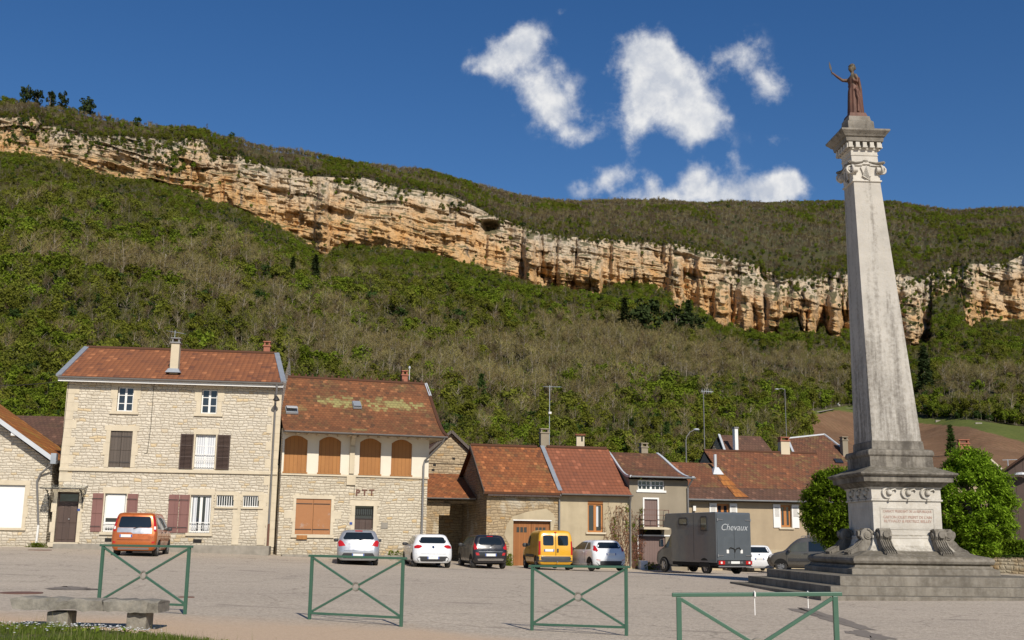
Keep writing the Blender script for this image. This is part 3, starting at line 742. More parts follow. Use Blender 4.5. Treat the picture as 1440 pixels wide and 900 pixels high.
# ------------------------------------------------------------------ building materials
def stone(c1, c2, c3, mortar, sc=1., dirt=.35, patchy=0.):
    def b(nt):
        o = nt.obj(); s = nt.sep(o)
        w = nt.noise(o, 1.6, 3, .6, 0, 1)
        ax = nt.math('ADD', s[0], s[1])
        wz = nt.sep(nt.vmath('SUBTRACT', w, (.5, .5, .5)))
        # rough courses: uneven heights, stones of different length, wavy beds
        zz = nt.math('ADD', nt.math('MULTIPLY', s[2], 6.1*sc), nt.math('ADD', nt.math('MULTIPLY', wz[2], 1.15), nt.math('MULTIPLY', nt.math('SUBTRACT', nt.noise(nt.mapping(o, (.25, .25, 1.)), 2.2, 3, .6), .5), 2.4)))
        row = nt.math('FLOOR', zz); fz = nt.math('FRACT', zz)
        def h1(k):
            n = nt.add('ShaderNodeTexWhiteNoise', noise_dimensions='1D'); nt.put(n.inputs['W'], nt.math('ADD', row, k)); return n.outputs[0]
        wr = nt.math('ADD', nt.math('MULTIPLY', h1(3.3), 1.6), 2.1)
        xx = nt.math('ADD', nt.math('MULTIPLY', nt.math('ADD', ax, nt.math('MULTIPLY', wz[0], .42)), nt.math('MULTIPLY', wr, sc)), nt.math('MULTIPLY', h1(.7), 17.))
        col_ = nt.math('FLOOR', xx); fx = nt.math('FRACT', xx)
        ex_ = nt.math('MULTIPLY', nt.math('SUBTRACT', .5, nt.math('ABSOLUTE', nt.math('SUBTRACT', fx, .5))), nt.math('DIVIDE', 6.1, wr))
        ez_ = nt.math('SUBTRACT', .5, nt.math('ABSOLUTE', nt.math('SUBTRACT', fz, .5)))
        de = nt.math('MULTIPLY', nt.math('SMOOTH_MIN', ex_, ez_, .18), .62)
        wn_ = nt.add('ShaderNodeTexWhiteNoise', noise_dimensions='2D'); nt.put(wn_.inputs['Vector'], nt.comb(row, col_, 0)); vc = nt.sep(wn_.outputs['Color'])
        c = nt.mix(vc[0], c1, c2)
        c = nt.mix(nt.rng(vc[1], .90, .97), c, c3)
        f = nt.noise(o, 14, 4, .65)
        c = nt.mix(nt.rng(f, .35, .75, 0, .4), c, nt.mix(.5, c, mortar))
        big = nt.noise(nt.mapping(o, (.5, .5, .8)), .9, 4, .6)
        c = nt.mix(nt.rng(big, .45, .75, 0, dirt), c, (.27, .225, .16, 1))
        m = nt.rng(nt.math('ADD', de, nt.math('MULTIPLY', nt.math('SUBTRACT', f, .5), .07)), .012, .062)
        c = nt.mix(m, mortar, c)
        if patchy:
            pn = nt.noise(o, .8, 4, .6, .5); c = nt.mix(nt.rng(pn, .56, .66, 0, patchy), c, (.45, .40, .31, 1))
        # splash stain along the foot of the wall
        c = nt.mix(nt.rng(nt.math('ADD', s[2], nt.math('MULTIPLY', big, .8)), .35, 1.1, .35, 0), c, (.22, .185, .13, 1))
        h = nt.math('ADD', nt.math('MULTIPLY', nt.math('MINIMUM', de, .22), 4.), nt.math('MULTIPLY', f, .5))
        return dict(col=c, nor=nt.bump(h, .8, .035), rough=.93)
    return b
M['stone_cream'] = mat('cream_rubble_stone', build=stone((.63, .57, .465), (.53, .475, .38), (.57, .45, .28), (.30, .25, .185), 1.25, .25), spec=.15)
M['stone_post'] = mat('post_office_rubble_stone', build=stone((.61, .545, .425), (.50, .435, .33), (.55, .41, .23), (.28, .23, .165), 1.3, .3), spec=.15)
M['stone_barn'] = mat('barn_rubble_stone', build=stone((.44, .335, .205), (.32, .24, .145), (.42, .27, .12), (.17, .128, .083), 1.15, .55, .8), spec=.15)
M['stone_old'] = mat('old_rubble_stone', build=stone((.46, .365, .235), (.36, .28, .18), (.44, .29, .14), (.15, .115, .075), 1., .45), spec=.15)
def plain(c, var=.15, scale=1.2, stain=.3, sc=(.20, .17, .13), bump=.25):
    def b(nt):
        o = nt.obj(); n = nt.noise(o, scale, 6, .62); st = nt.noise(nt.mapping(o, (1.6, 1.6, .22)), 1.1, 5, .6); f = nt.noise(o, 32, 3, .6)
        k = nt.mix(nt.rng(n, .3, .7), tuple(x*(1-var) for x in c), tuple(min(x*(1+var), .9) for x in c))
        k = nt.mix(nt.rng(st, .48, .75, 0, stain), k, sc)
        return dict(col=k, nor=nt.bump(nt.math('ADD', f, n), bump, .01), rough=.9)
    return b
M['render_tan'] = mat('ochre_lime_render', build=plain((.42, .35, .235), .14, .9, .40, (.27, .215, .14)), spec=.15)
M['render_grey'] = mat('grey_lime_render', build=plain((.265, .225, .165), .10, .7, .25, (.18, .15, .11)), spec=.15)
M['render_beige'] = mat('beige_render', build=plain((.36, .285, .19), .10, .8, .30, (.25, .20, .135)), spec=.15)
M['render_white'] = mat('white_render', build=plain((.66, .60, .49), .06, .9, .18, (.42, .37, .28)), spec=.15)
M['render_cream'] = mat('pale_render', build=plain((.55, .47, .34), .08, .9, .25, (.36, .30, .21)), spec=.15)
M['cut_stone'] = mat('dressed_limestone', build=plain((.56, .485, .36), .09, 2.2, .22, (.36, .30, .21)), spec=.2)
M['concrete'] = mat('grey_concrete', build=plain((.27, .245, .205), .2, 2.5, .45, (.14, .125, .10)), spec=.2)
M['zinc'] = mat('weathered_zinc', build=lambda nt: dict(col=nt.mix(nt.noise(nt.obj(), 2.5, 4), (.26, .28, .30, 1), (.42, .45, .48, 1))), rough=.45, metal=.35)
M['zinc_pale'] = mat('pale_zinc', build=lambda nt: dict(col=nt.mix(nt.noise(nt.obj(), 2.5, 4), (.46, .48, .50, 1), (.60, .62, .63, 1))), rough=.5, metal=.2)
M['gutter'] = mat('grey_gutter', build=lambda nt: dict(col=nt.mix(nt.noise(nt.obj(), 2, 4), (.15, .145, .14, 1), (.24, .23, .22, 1))), rough=.5, metal=.3)
M['white'] = mat('white_paint', build=plain((.72, .71, .68), .04, 3, .08, (.5, .47, .42), .1), spec=.4)
M['blind'] = mat('white_roller_blind', build=lambda nt: dict(col=nt.mix(nt.rng(nt.math('SINE', nt.math('MULTIPLY', nt.sep(nt.obj())[2], 125.)), .6, 1), (.76, .76, .74, 1), (.60, .60, .59, 1))), rough=.45)
def boards(c, c2, w=.16, axis=0, dark=.35):
    def b(nt):
        o = nt.obj(); s = nt.sep(o); x = nt.math('MULTIPLY', s[axis], 1/w)
        fr = nt.math('FRACT', x); d = nt.math('ABSOLUTE', nt.math('SUBTRACT', fr, .5))
        pb = nt.add('ShaderNodeTexWhiteNoise', noise_dimensions='1D'); nt.put(pb.inputs['W'], nt.math('FLOOR', x))
        g = nt.noise(nt.mapping(o, (14, 14, 1.2) if axis == 0 else (1.2, 14, 14)), 1, 4, .6)
        k = nt.mix(nt.math('ADD', nt.math('MULTIPLY', pb.outputs[0], .5), nt.math('MULTIPLY', g, .5)), c, c2)
        k = nt.mix(nt.rng(d, .455, .49, 0, dark*2), k, tuple(v*.25 for v in c))
        n = nt.noise(o, 1.3, 4, .6); k = nt.mix(nt.rng(n, .5, .8, 0, .35), k, tuple(v*.6 for v in c))
        return dict(col=k, nor=nt.bump(nt.rng(d, .44, .5, 1, 0), .5, .01), rough=.6)
    return b
M['orange_wood'] = mat('orange_brown_painted_boards', build=boards((.30, .125, .034), (.37, .165, .046), .19), spec=.35)
M['rust_panel'] = mat('rust_brown_panel', build=lambda nt: dict(col=nt.mix(nt.rng(nt.noise(nt.obj(), 1.9, 5, .65), .58, .70, 0, .6), nt.mix(nt.noise(nt.obj(), 5, 4), (.30, .125, .042, 1), (.36, .155, .055, 1)), nt.mix(nt.noise(nt.obj(), 4, 2), (.20, .17, .16, 1), (.45, .36, .30, 1)))), rough=.6)
M['dark_brown'] = mat('dark_brown_painted_wood_and_shade', build=boards((.065, .042, .034), (.085, .055, .044), .30), spec=.4)
M['grey_brown'] = mat('weathered_brown_shutter', build=boards((.085, .068, .055), (.115, .092, .075), .14), spec=.3)
M['plum'] = mat('plum_brown_shutter', build=boards((.190, .092, .080), (.215, .108, .092), .30, 0, .15), spec=.3)
M['mauve'] = mat('mauve_brown_boards', build=boards((.155, .105, .092), (.195, .135, .118), .15), spec=.3)
M['barn_door'] = mat('chestnut_barn_door', build=boards((.23, .085, .026), (.33, .135, .042), .14), spec=.3)
M['orange_frame'] = mat('varnished_orange_wood', col=(.40, .155, .035), rough=.5)
M['clear_glass'] = mat('clear_glass', col=(.9, .93, .92), rough=.02, Transmission_Weight=.95)
M['glass'] = mat('window_glass', build=lambda nt: dict(col=nt.mix(nt.noise(nt.obj(), .8, 2), (.012, .016, .022, 1), (.03, .038, .05, 1))), rough=.06, spec=.7)
M['curtain'] = mat('net_curtain', build=lambda nt: dict(col=nt.mix(nt.rng(nt.math('SINE', nt.math('MULTIPLY', nt.sep(nt.obj())[0], 60.)), -1, 1), (.40, .42, .45, 1), (.68, .69, .70, 1))), rough=.7)
M['iron'] = mat('dark_iron', col=(.035, .032, .03), rough=.6, metal=.3)
M['rust_iron'] = mat('rusty_iron', build=lambda nt: dict(col=nt.mix(nt.noise(nt.obj(), 5, 4), (.10, .045, .03, 1), (.17, .08, .055, 1))), rough=.8)
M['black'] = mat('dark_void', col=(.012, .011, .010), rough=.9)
M['blue'] = mat('blue_enamel', col=(.03, .07, .25), rough=.4)
M['brick'] = mat('red_brick', build=lambda nt: dict(col=nt.mix(nt.noise(nt.obj(), 9, 3), (.26, .085, .05, 1), (.36, .15, .09, 1))), rough=.9)

def tiles(ca, cb, cd, tw=.24, th=.33, moss=0., var=.5, grey=.3, patches=(), stag=True, mossc=(.27, .24, .08), patch_c=(.30, .265, .105)):
    """interlocking clay tiles on UV in metres (u along the eave, v up the slope)"""
    def b(nt):
        u = nt.uv(); s = nt.sep(u); o = nt.obj()
        row = nt.math('MULTIPLY', s[1], 1/th); ri = nt.math('FLOOR', row); rf = nt.math('FRACT', row)
        x = nt.math('MULTIPLY', s[0], 1/tw)
        if stag: x = nt.math('ADD', x, nt.math('MULTIPLY', nt.math('MODULO', ri, 2.), .5))
        xi = nt.math('FLOOR', x); xf = nt.math('FRACT', x)
        wn = nt.add('ShaderNodeTexWhiteNoise', noise_dimensions='2D'); nt.put(wn.inputs['Vector'], nt.comb(xi, ri, 0))
        r = wn.outputs[0]
        n = nt.noise(u, .55, 5, .62); n2 = nt.noise(u, 2.6, 4, .65)
        c = nt.mix(nt.math('ADD', nt.math('MULTIPLY', r, var), nt.math('MULTIPLY', n2, 1-var)), ca, cb)
        c = nt.mix(nt.rng(nt.math('ADD', nt.math('MULTIPLY', n, .8), nt.math('MULTIPLY', n2, .3)), .46, .72, 0, grey), c, cd)
        wn2 = nt.add('ShaderNodeTexWhiteNoise', noise_dimensions='2D'); nt.put(wn2.inputs['Vector'], nt.comb(ri, xi, 0))
        c = nt.mix(nt.rng(wn2.outputs[0], .90, .93, 0, .6), c, cd)
        c = nt.mix(nt.rng(wn2.outputs[0], .06, .03, 0, .6), c, tuple(min(1, v*1.55) for v in cb))
        if moss: c = nt.mix(nt.math('MULTIPLY', nt.rng(nt.math('ADD', n, nt.math('MULTIPLY', n2, .4)), .70, .86), nt.math('MULTIPLY', nt.rng(r, .2, .6), moss)), c, mossc)
        for (pu, pv, a, bb, k) in patches:
            dx = nt.math('DIVIDE', nt.math('SUBTRACT', s[0], pu), a); dy = nt.math('DIVIDE', nt.math('SUBTRACT', s[1], pv), bb)
            d = nt.math('SQRT', nt.math('ADD', nt.math('MULTIPLY', dx, dx), nt.math('MULTIPLY', dy, dy)))
            d = nt.math('ADD', d, nt.math('ADD', nt.math('MULTIPLY', nt.math('SUBTRACT', n2, .5), 1.3), nt.math('MULTIPLY', nt.math('SUBTRACT', r, .5), 1.1)))
            c = nt.mix(nt.rng(d, 1.0, .45, 0, k), c, patch_c)
        # shadow under each course's lip painted dark, and the joint between neighbours
        c = nt.mix(nt.rng(rf, .16, .04, 0, .62), c, (.045, .026, .018, 1))
        j = nt.math('ABSOLUTE', nt.math('SUBTRACT', xf, .5))
        c = nt.mix(nt.rng(j, .40, .5, 0, .5), c, (.05, .028, .02, 1))
        h = nt.math('ADD', nt.math('MULTIPLY', nt.math('SUBTRACT', 1., rf), .9), nt.math('MULTIPLY', nt.math('COSINE', nt.math('MULTIPLY', nt.math('SUBTRACT', xf, .5), 6.283)), .5))
        h = nt.math('ADD', h, nt.math('MULTIPLY', r, .35))
        return dict(col=c, nor=nt.bump(h, .9, .035), rough=.88)
    return b
M['tile_red'] = mat('red_clay_tiles', build=tiles((.255, .092, .040), (.325, .130, .056), (.125, .056, .038), .25, .34, 0, .30, .5, stag=False), spec=.2)
M['tile_mossy'] = mat('mossy_brown_clay_tiles', build=tiles((.185, .072, .034), (.270, .114, .050), (.080, .050, .032), .19, .24, .20, .6, .75,
     patches=((3.1, 4.0, 1.25, .55, .95), (5.9, 3.95, 1.45, .62, .95), (.9, 3.1, .5, .35, .35), (3.7, .75, .55, .28, .5))), spec=.15)
M['tile_old'] = mat('old_patched_clay_tiles', build=tiles((.215, .076, .032), (.34, .125, .048), (.095, .050, .034), .22, .28, .25, .75, .45), spec=.15)
M['tile_new'] = mat('plain_brown_clay_tiles', build=tiles((.225, .080, .042), (.265, .098, .054), (.16, .066, .042), .24, .34, 0, .55, .25, stag=False), spec=.2)
M['tile_brown'] = mat('brown_weathered_clay_tiles', build=tiles((.125, .058, .036), (.180, .080, .045), (.075, .046, .034), .22, .28, .3, .6, .6, patches=((1.5, 3.4, .35, .25, .0),)), spec=.15)
M['tile_long'] = mat('rust_streaked_clay_tiles', build=tiles((.155, .064, .037), (.235, .095, .046), (.085, .052, .038), .22, .28, .35, .6, .6), spec=.15)
M['tile_dark'] = mat('dark_brown_clay_tiles', build=tiles((.105, .058, .042), (.150, .080, .054), (.07, .045, .035), .24, .30, .05, .6, .5), spec=.15)
M['tile_ochre'] = mat('ochre_striped_clay_tiles', build=tiles((.30, .098, .030), (.42, .175, .045), (.15, .07, .036), .30, .36, .5, .5, .35, mossc=(.46, .36, .06)), spec=.2)
# ------------------------------------------------------------------ building kit
class Fac:
    """a facade plane: local x along it, y into the building, z up"""
    def __init__(s, px, py, Y, yaw, drop=0.):
        s.O = at(px, py, Y); s.yaw = R(yaw); s.u = Vector((math.cos(s.yaw), math.sin(s.yaw), 0)); s.n = Vector((-math.sin(s.yaw), math.cos(s.yaw), 0))
    def loc(s, px, py, y=0.):
        d = ray(px, py); c = Vector((0, 0, EYE)); k = ((s.O+s.n*y-c).dot(s.n))/d.dot(s.n); P = c+d*k
        return Vector(((P-s.O).dot(s.u), y, P.z-s.O.z))
    def rect(s, x0, y0, x1, y1, y=0.):
        m, n = (x0+x1)/2, (y0+y1)/2
        return (s.loc(x0, n, y).x, s.loc(x1, n, y).x, s.loc(m, y1, y).z, s.loc(m, y0, y).z)
    def root(s, name, label, cat, group=None): return root(name, label, cat, s.O, s.yaw, group)
    def world(s, p): return s.O+s.u*p[0]+s.n*p[1]+Vector((0, 0, p[2]))
def rpoly(r, arch=0.):
    x0, x1, z0, z1 = r
    if not arch: return [(x0, z0), (x1, z0), (x1, z1), (x0, z1)]
    n = 10; p = [(x0, z0), (x1, z0)]
    for i in range(n+1):
        a = i/n; p.append((x1+(x0-x1)*a, z1-arch+arch*(1-(2*a-1)**2)))
    return p
def wall_front(mb, outer, holes, depth=.22, y=0.):
    ps = [[Vector((x, y, z)) for x, z in outer]]+[[Vector((x, y, z)) for x, z in h][::-1] for h in holes]
    tri = geometry.tessellate_polygon(ps); flat = [v for p in ps for v in p]
    mb.add(flat, [tuple(t) for t in tri])
    for h in holes:
        n = len(h)
        for i in range(n):
            a, b = h[i], h[(i+1) % n]
            mb.face((a[0], y, a[1]), (b[0], y, b[1]), (b[0], y+depth, b[1]), (a[0], y+depth, a[1]))
def shell(mb, W, D, zl, apex=None, ridge_y=None, zb=-1.0, zback=None):
    """side and back walls; gable triangles when ridge_y given"""
    zback = zl if zback is None else zback
    for x in (0, W):
        p = [(x, 0, zb), (x, D, zb), (x, D, zback)]
        if apex: p.append((x, ridge_y, apex))
        p.append((x, 0, zl)); mb.face(*p)
    mb.face((0, D, zb), (W, D, zb), (W, D, zback), (0, D, zback))
def roof_plane(mb, a, b, c, d, th=.10, rows=1, sag=0., u0=0.):
    """a,b eave left/right, c,d ridge right/left; optional concave sag (flared eaves)"""
    a, b, c, d = map(Vector, (a, b, c, d)); ex = (b-a).normalized()
    V = []; UVs = []; L = 0
    for k in range(rows+1):
        t = k/rows; l = a.lerp(d, t); r = b.lerp(c, t); s = Vector((0, 0, -sag*4*t*(1-t)*(1-t)*1.6))
        l = l+s; r = r+s
        if k: L += ((l+r)/2-pm).length
        pm = (l+r)/2; V += [l, r]; UVs += [((l-a).dot(ex)+u0, L), ((r-a).dot(ex)+u0, L)]
    for k in range(rows):
        i = 2*k; mb.face(V[i], V[i+1], V[i+3], V[i+2], uv=[UVs[i], UVs[i+1], UVs[i+3], UVs[i+2]])
    dn = Vector((0, 0, -th))
    for k in range(rows):
        i = 2*k; z = [(0, 0)]*4
        mb.face(V[i+2]+dn, V[i+3]+dn, V[i+1]+dn, V[i]+dn, uv=z)
        mb.face(V[i], V[i+2], V[i+2]+dn, V[i]+dn, uv=z); mb.face(V[i+1]+dn, V[i+3]+dn, V[i+3], V[i+1], uv=z)
    mb.face(V[0]+dn, V[1]+dn, V[1], V[0], uv=[(0, 0)]*4); mb.face(V[-2], V[-1], V[-1]+dn, V[-2]+dn, uv=[(0, 0)]*4)
    return V
def edge_strip(name, pts, w, h, m, par, up=.02):
    mb = MB()
    for a, b in zip(pts[:-1], pts[1:]): mb.bar(Vector(a)+Vector((0, 0, up)), Vector(b)+Vector((0, 0, up)), w, h)
    return mb.build(name, m, par)
def gutter(a, b, par, m='gutter', r=.075):
    a, b = Vector(a), Vector(b); mb = MB(); t = (b-a).normalized(); n = Vector((0, 0, 1)).cross(t).normalized()
    P = []
    for k in range(9):
        w = math.pi*k/8; P.append(n*math.cos(w)*r - Vector((0, 0, 1))*math.sin(w)*r)
    for k in range(8): mb.face(a+P[k], b+P[k], b+P[k+1], a+P[k+1])
    for k in range(8): mb.face(a+P[k]*.86, b+P[k]*.86, b+P[k+1]*.86, a+P[k+1]*.86)
    mb.face(*[a+p for p in P]); mb.face(*[b+p for p in P])
    return mb.build('gutter', M[m], par, fix=False)
def pipe(pts, par, m='gutter', r=.05):
    return MB().tube(pts, r, 8).build('downpipe', M[m], par, smooth=False, angle=40)
def surround(r, par, w=.2, top=.22, sill=.12, proud=.03, m='cut_stone', sill_out=.09, name='stone_surround', arch=0.):
    x0, x1, z0, z1 = r; mb = MB()
    def j(i): return .03*math.sin(i*2.1)
    n = max(2, int((z1-z0)/.45))
    for k in range(n):                                   # toothed jambs
        a, b = z0+(z1-z0)*k/n, z0+(z1-z0)*(k+1)/n; e = w*(1.25 if k % 2 else .85)
        if e > 0: mb.box(x0-e, x0, -proud, .18, a, b-.002); mb.box(x1, x1+e, -proud, .18, a, b-.002)
    if top: mb.box(x0-w*1.2, x1+w*1.2, -proud, .18, z1, z1+top)
    mb.build(name, M[m], par, bevel=.008)
    if sill: MB().box(x0-w*1.15, x1+w*1.15, -sill_out, .20, z0-sill, z0-.002).build('sill', M[m], par, bevel=.01)
def window(r, par, y=.14, fr=.055, cols=2, rows=3, m='white', mid=None, pane='glass', curtain=False, name='window', bar=.022):
    x0, x1, z0, z1 = r; mb = MB(); t = .05
    mb.box(x0, x0+fr, y, y+t, z0, z1); mb.box(x1-fr, x1, y, y+t, z0, z1); mb.box(x0+fr, x1-fr, y, y+t, z0, z0+fr); mb.box(x0+fr, x1-fr, y, y+t, z1-fr, z1)
    for c in range(1, cols):
        x = x0+(x1-x0)*c/cols; w = fr*.85 if c*2 == cols else bar
        mb.box(x-w, x+w, y+.002, y+t-.002, z0+fr, z1-fr)
    for k in range(1, rows):
        z = z0+(z1-z0)*k/rows
        mb.box(x0+fr, x1-fr, y+.008, y+t-.008, z-bar*.8, z+bar*.8)
    f = mb.build(name, M[m], par)
    MB().box(x0+.01, x1-.01, y+.02, y+.028, z0+.01, z1-.01).build('pane', M[pane], f)
    if curtain:
        c = MB(); n = 14; xs = [x0+(x1-x0)*i/n for i in range(n+1)]
        for a, b, i in zip(xs[:-1], xs[1:], range(n)): c.face((a, y+.017-.004*(i % 2), z0+.05), (b, y+.017-.004*((i+1) % 2), z0+.05), (b, y+.017-.004*((i+1) % 2), z1-.05), (a, y+.017-.004*(i % 2), z1-.05))
        c.build('curtain', M['curtain'], f)
    return f
def shutter(r, par, m, y=-.05, t=.035, battens=True, lou=False, label=None, hinge=True):
    x0, x1, z0, z1 = r; mb = MB(); mb.box(x0, x1, y, y+t, z0, z1); b = mb
    if lou:
        n = int((z1-z0)/.06); fr = .05
        mb = MB(); mb.box(x0, x0+fr, y, y+t, z0, z1); mb.box(x1-fr, x1, y, y+t, z0, z1)
        for q in (z0, z0+(z1-z0)*.33, z0+(z1-z0)*.66, z1-fr): mb.box(x0+fr, x1-fr, y, y+t, q, q+fr)
        for k in range(n):
            z = z0+(z1-z0)*(k+.5)/n; mb.add([(x0+fr, y, z-.02), (x1-fr, y, z-.02), (x1-fr, y+t, z+.03), (x0+fr, y+t, z+.03)], [(0, 1, 2, 3)])
        mb.box(x0+fr, x1-fr, y+t-.006, y+t-.002, z0, z1)
        return tag(mb.build('shutter', M[m], par), label)
    if battens:
        for q in (.14, .5, .86):
            z = z0+(z1-z0)*q; mb.box(x0+.02, x1-.02, y-.018, y, z-.05, z+.05)
    o = tag(mb.build('shutter', M[m], par, bevel=.006), label)
    if hinge:
        for q in (.14, .86):
            z = z0+(z1-z0)*q; MB().box(x0-.02, x1-.05, y-.024, y-.0185, z-.018, z+.018).build('hinge', M['iron'], o)
    return o
def railing(x0, x1, z0, z1, par, y=-.06, m='white', n=9, deco=True, name='railing'):
    mb = MB()
    for z in (z0, z1): mb.bar((x0, y, z), (x1, y, z), .03)
    for i in range(n+1):
        x = x0+(x1-x0)*i/n; mb.bar((x, y, z0), (x, y, z1), .016)
    if deco:
        for i in range(n):
            x = x0+(x1-x0)*(i+.5)/n; mb.tube([(x+.04*math.cos(w*.785), y, (z0+z1)/2+.09*math.sin(w*.785)) for w in range(9)], .007, 4, False)
    return mb.build(name, M[m], par)
def chimney(x, y, z0, z1, w, d, par, m='render_cream', cap='brick', pots=1, label=None):
    o = MB().box(x-w/2, x+w/2, y-d/2, y+d/2, z0, z1).build('chimney', M[m], par, bevel=.015); tag(o, label)
    c = MB().box(x-w/2-.05, x+w/2+.05, y-d/2-.05, y+d/2+.05, z1+.001, z1+.08)
    for sx in (-1, 1): c.box(x+sx*(w/2-.05)-.04, x+sx*(w/2-.05)+.04, y-d/2+.02, y+d/2-.02, z1+.08, z1+.24)
    c.box(x-w/2-.03, x+w/2+.03, y-d/2-.03, y+d/2+.03, z1+.24, z1+.30); c.build('chimney_cap', M[cap], o, bevel=.01)
    return o
def antenna(x, y, z0, z1, par, L=1.0, n=7, turn=.4, r=.018):
    mb = MB().tube([(x, y, z0), (x, y, z1)], r, 6); a = Vector((math.cos(turn), math.sin(turn), .06)); b = Vector((-math.sin(turn), math.cos(turn), 0))
    c = Vector((x, y, z1-.08)); mb.bar(c-a*L*.35, c+a*L*.65, .018)
    for k in range(n):
        p = c+a*L*(-.3+.9*k/(n-1)); w = .32-.02*k; mb.bar(p-b*w-Vector((0, 0, .06)), p+b*w+Vector((0, 0, .06)), .010)
    return mb.build('antenna', M['zinc'], par)
def cable(name, pts, par, r=.012): return MB().tube(pts, r, 5).build(name, M['iron'], par)
def text_mesh(name, s, size, ext, m, parent=None, align='CENTER', bold=0., shear=0., space=1.):
    """upright lettering in the local xz plane, facing -y"""
    cu = bpy.data.curves.new(name, 'FONT'); cu.body = s; cu.size = size; cu.extrude = ext; cu.align_x = align; cu.align_y = 'CENTER'; cu.offset = bold; cu.shear = shear; cu.space_character = space; cu.resolution_u = 3
    t = bpy.data.objects.new(name, cu); COL.objects.link(t)
    dg = bpy.context.evaluated_depsgraph_get(); dg.update()
    me = bpy.data.meshes.new_from_object(t.evaluated_get(dg)); bpy.data.objects.remove(t)
    me.transform(Matrix.Rotation(math.pi/2, 4, 'X')); me.materials.clear()
    return link_mesh(name, me, m, parent)

# ================================================================== three-storey stone house
A = Fac(75, 766, 53.0, 7.3)
def house_a():
    h = A.root('stone_house', 'three-storey cream stone house with red tiled roof and plum shutters behind the orange car', 'house')
    W = A.loc(384, 774).x; D = 8.4; ze = (A.loc(85, 533).z+A.loc(396, 545).z)/2
    W1, W2 = A.rect(165, 544, 187.5, 578.5), A.rect(283, 548.5, 305.5, 582.5)
    S1, F2 = A.rect(154, 606, 185, 657), A.rect(274, 611, 302.5, 660)
    belt = (A.loc(80, 656).z+A.loc(386, 664).z)/2
    S1 = (S1[0], S1[1], belt+.05, S1[3]); F2 = (F2[0], F2[1], belt+.05, F2[3]); W2 = (W2[0], W2[1], W1[2], W1[3])
    DR = A.rect(78.5, 692, 109, 763.5); GL, GR = A.rect(146, 694, 176.5, 748), A.rect(267, 697.5, 296, 749.5)
    B1, B2 = A.rect(304.5, 696.5, 333, 712.5), A.rect(341.5, 698, 368.5, 713.5)
    GR = (GR[0], GR[1], GL[2], GL[3]); B2 = (B2[0], B2[1], B1[2], B1[3]); DR = (DR[0], DR[1], .12, DR[3])
    mb = MB()
    wall_front(mb, [(0, -1), (W, -1), (W, ze), (0, ze)], [rpoly(r) for r in (W1, W2, S1, F2, DR, GL, GR, B1, B2)])
    yr = 4.3; zr = (A.loc(122, 488, yr).z+A.loc(388, 498, yr).z)/2
    shell(mb, W, D, ze, zr-.16, yr); mb.build('wall', M['stone_cream'], h)
    # roof, verge flashings, gutter
    r = MB(); ov = -.42
    zl = (A.loc(82, 526, ov).z+A.loc(399, 539.5, ov).z)/2
    a = (A.loc(82.5, 527, ov).x, ov, zl); b = (A.loc(398.5, 540, ov).x, ov, zl)
    d = (A.loc(122, 488, yr).x, yr, zr); c = (A.loc(389, 498, yr).x, yr, zr)
    roof_plane(r, a, b, c, d); roof_plane(r, (b[0], D+.4, zl), (a[0], D+.4, zl), d, c)
    rf = r.build('roof', M['tile_red'], h)
    edge_strip('verge_flashing', [a, d], .26, .10, M['zinc'], h); edge_strip('verge_flashing', [b, c], .26, .10, M['zinc'], h)
    MB().tube([d, c], .11, 8).build('ridge_tiles', M['tile_red'], rf)
    MB().box(a[0], b[0], ov-.02, ov+.02, zl-.26, zl-.11).build('fascia', M['white'], h)
    MB().box(a[0]+.1, b[0]-.1, ov+.02, .0, zl-.20, zl-.16).build('soffit', M['gutter'], h)
    gutter((a[0], ov-.10, zl-.05), (b[0], ov-.10, zl-.05), h, 'gutter', .09)
    # dressed stone: belt course, corners, pilasters
    MB().box(-.03, W+.02, -.09, .1, belt-.16, belt).build('belt_course', M['cut_stone'], h, bevel=.02)
    for side in (0, 1):
     q = MB(); k = 0; z = 0.0
     while z < ze-.3:
        if side or z > DR[3]+.35:
            e = .62 if k % 2 else .40; pr_ = .022
            q.box(W-e, W+.022, -.022, .3, z+.002, z+.418) if side else q.box(-.022, e*.9, -.022, .3, z+.002, z+.418)
        z += .42; k += 1
     q.build('quoins', M['cut_stone'], h, bevel=.006)
    xa = A.loc(331, 750).x; xb = A.loc(367, 750).x
    for x, w in ((xa, .16), (xb, .18)):
        p = MB()
        for i in range(8): p.box(x-w*(1.2 if i % 2 else 1), x+w*(1.2 if i % 2 else 1), -.024, .1, .1+i*.3, .398+i*.3)
        p.build('stone_pilaster', M['cut_stone'], h, bevel=.006)
    # windows
    for w in (W1, W2): surround(w, h, .26, .24, .14); window(w, h, .13, .06, 2, 3)
    surround(S1, h, .24, .26, 0); m = (S1[0]+S1[1])/2
    shutter((S1[0]+.01, m-.008, S1[2]+.01, S1[3]-.01), h, 'grey_brown', .05, .04); shutter((m+.008, S1[1]-.01, S1[2]+.01, S1[3]-.01), h, 'grey_brown', .05, .04)
    MB().box(S1[0], S1[1], .2, .21, S1[2], S1[3]).build('shutter_backing', M['black'], h)
    surround(F2, h, .10, .26, 0); window(F2, h, .14, .06, 2, 3, curtain=True)
    railing(F2[0], F2[1], F2[2]+.12, F2[2]+.72, h, .05)
    w = .60
    shutter((F2[0]-.1-w, F2[0]-.08, F2[2], F2[3]), h, 'dark_brown', -.09, .05, lou=True); shutter((F2[1]+.08, F2[1]+.1+w, F2[2], F2[3]), h, 'dark_brown', -.09, .05, lou=True)
    surround(GL, h, .10, .30, .14); window(GL, h, .13, .07, 1, 1)
    MB().box(GL[0]+.08, GL[1]-.08, .085, .10, GL[2]+(GL[3]-GL[2])*.36, GL[3]-.05).build('roller_blind', M['blind'], h)
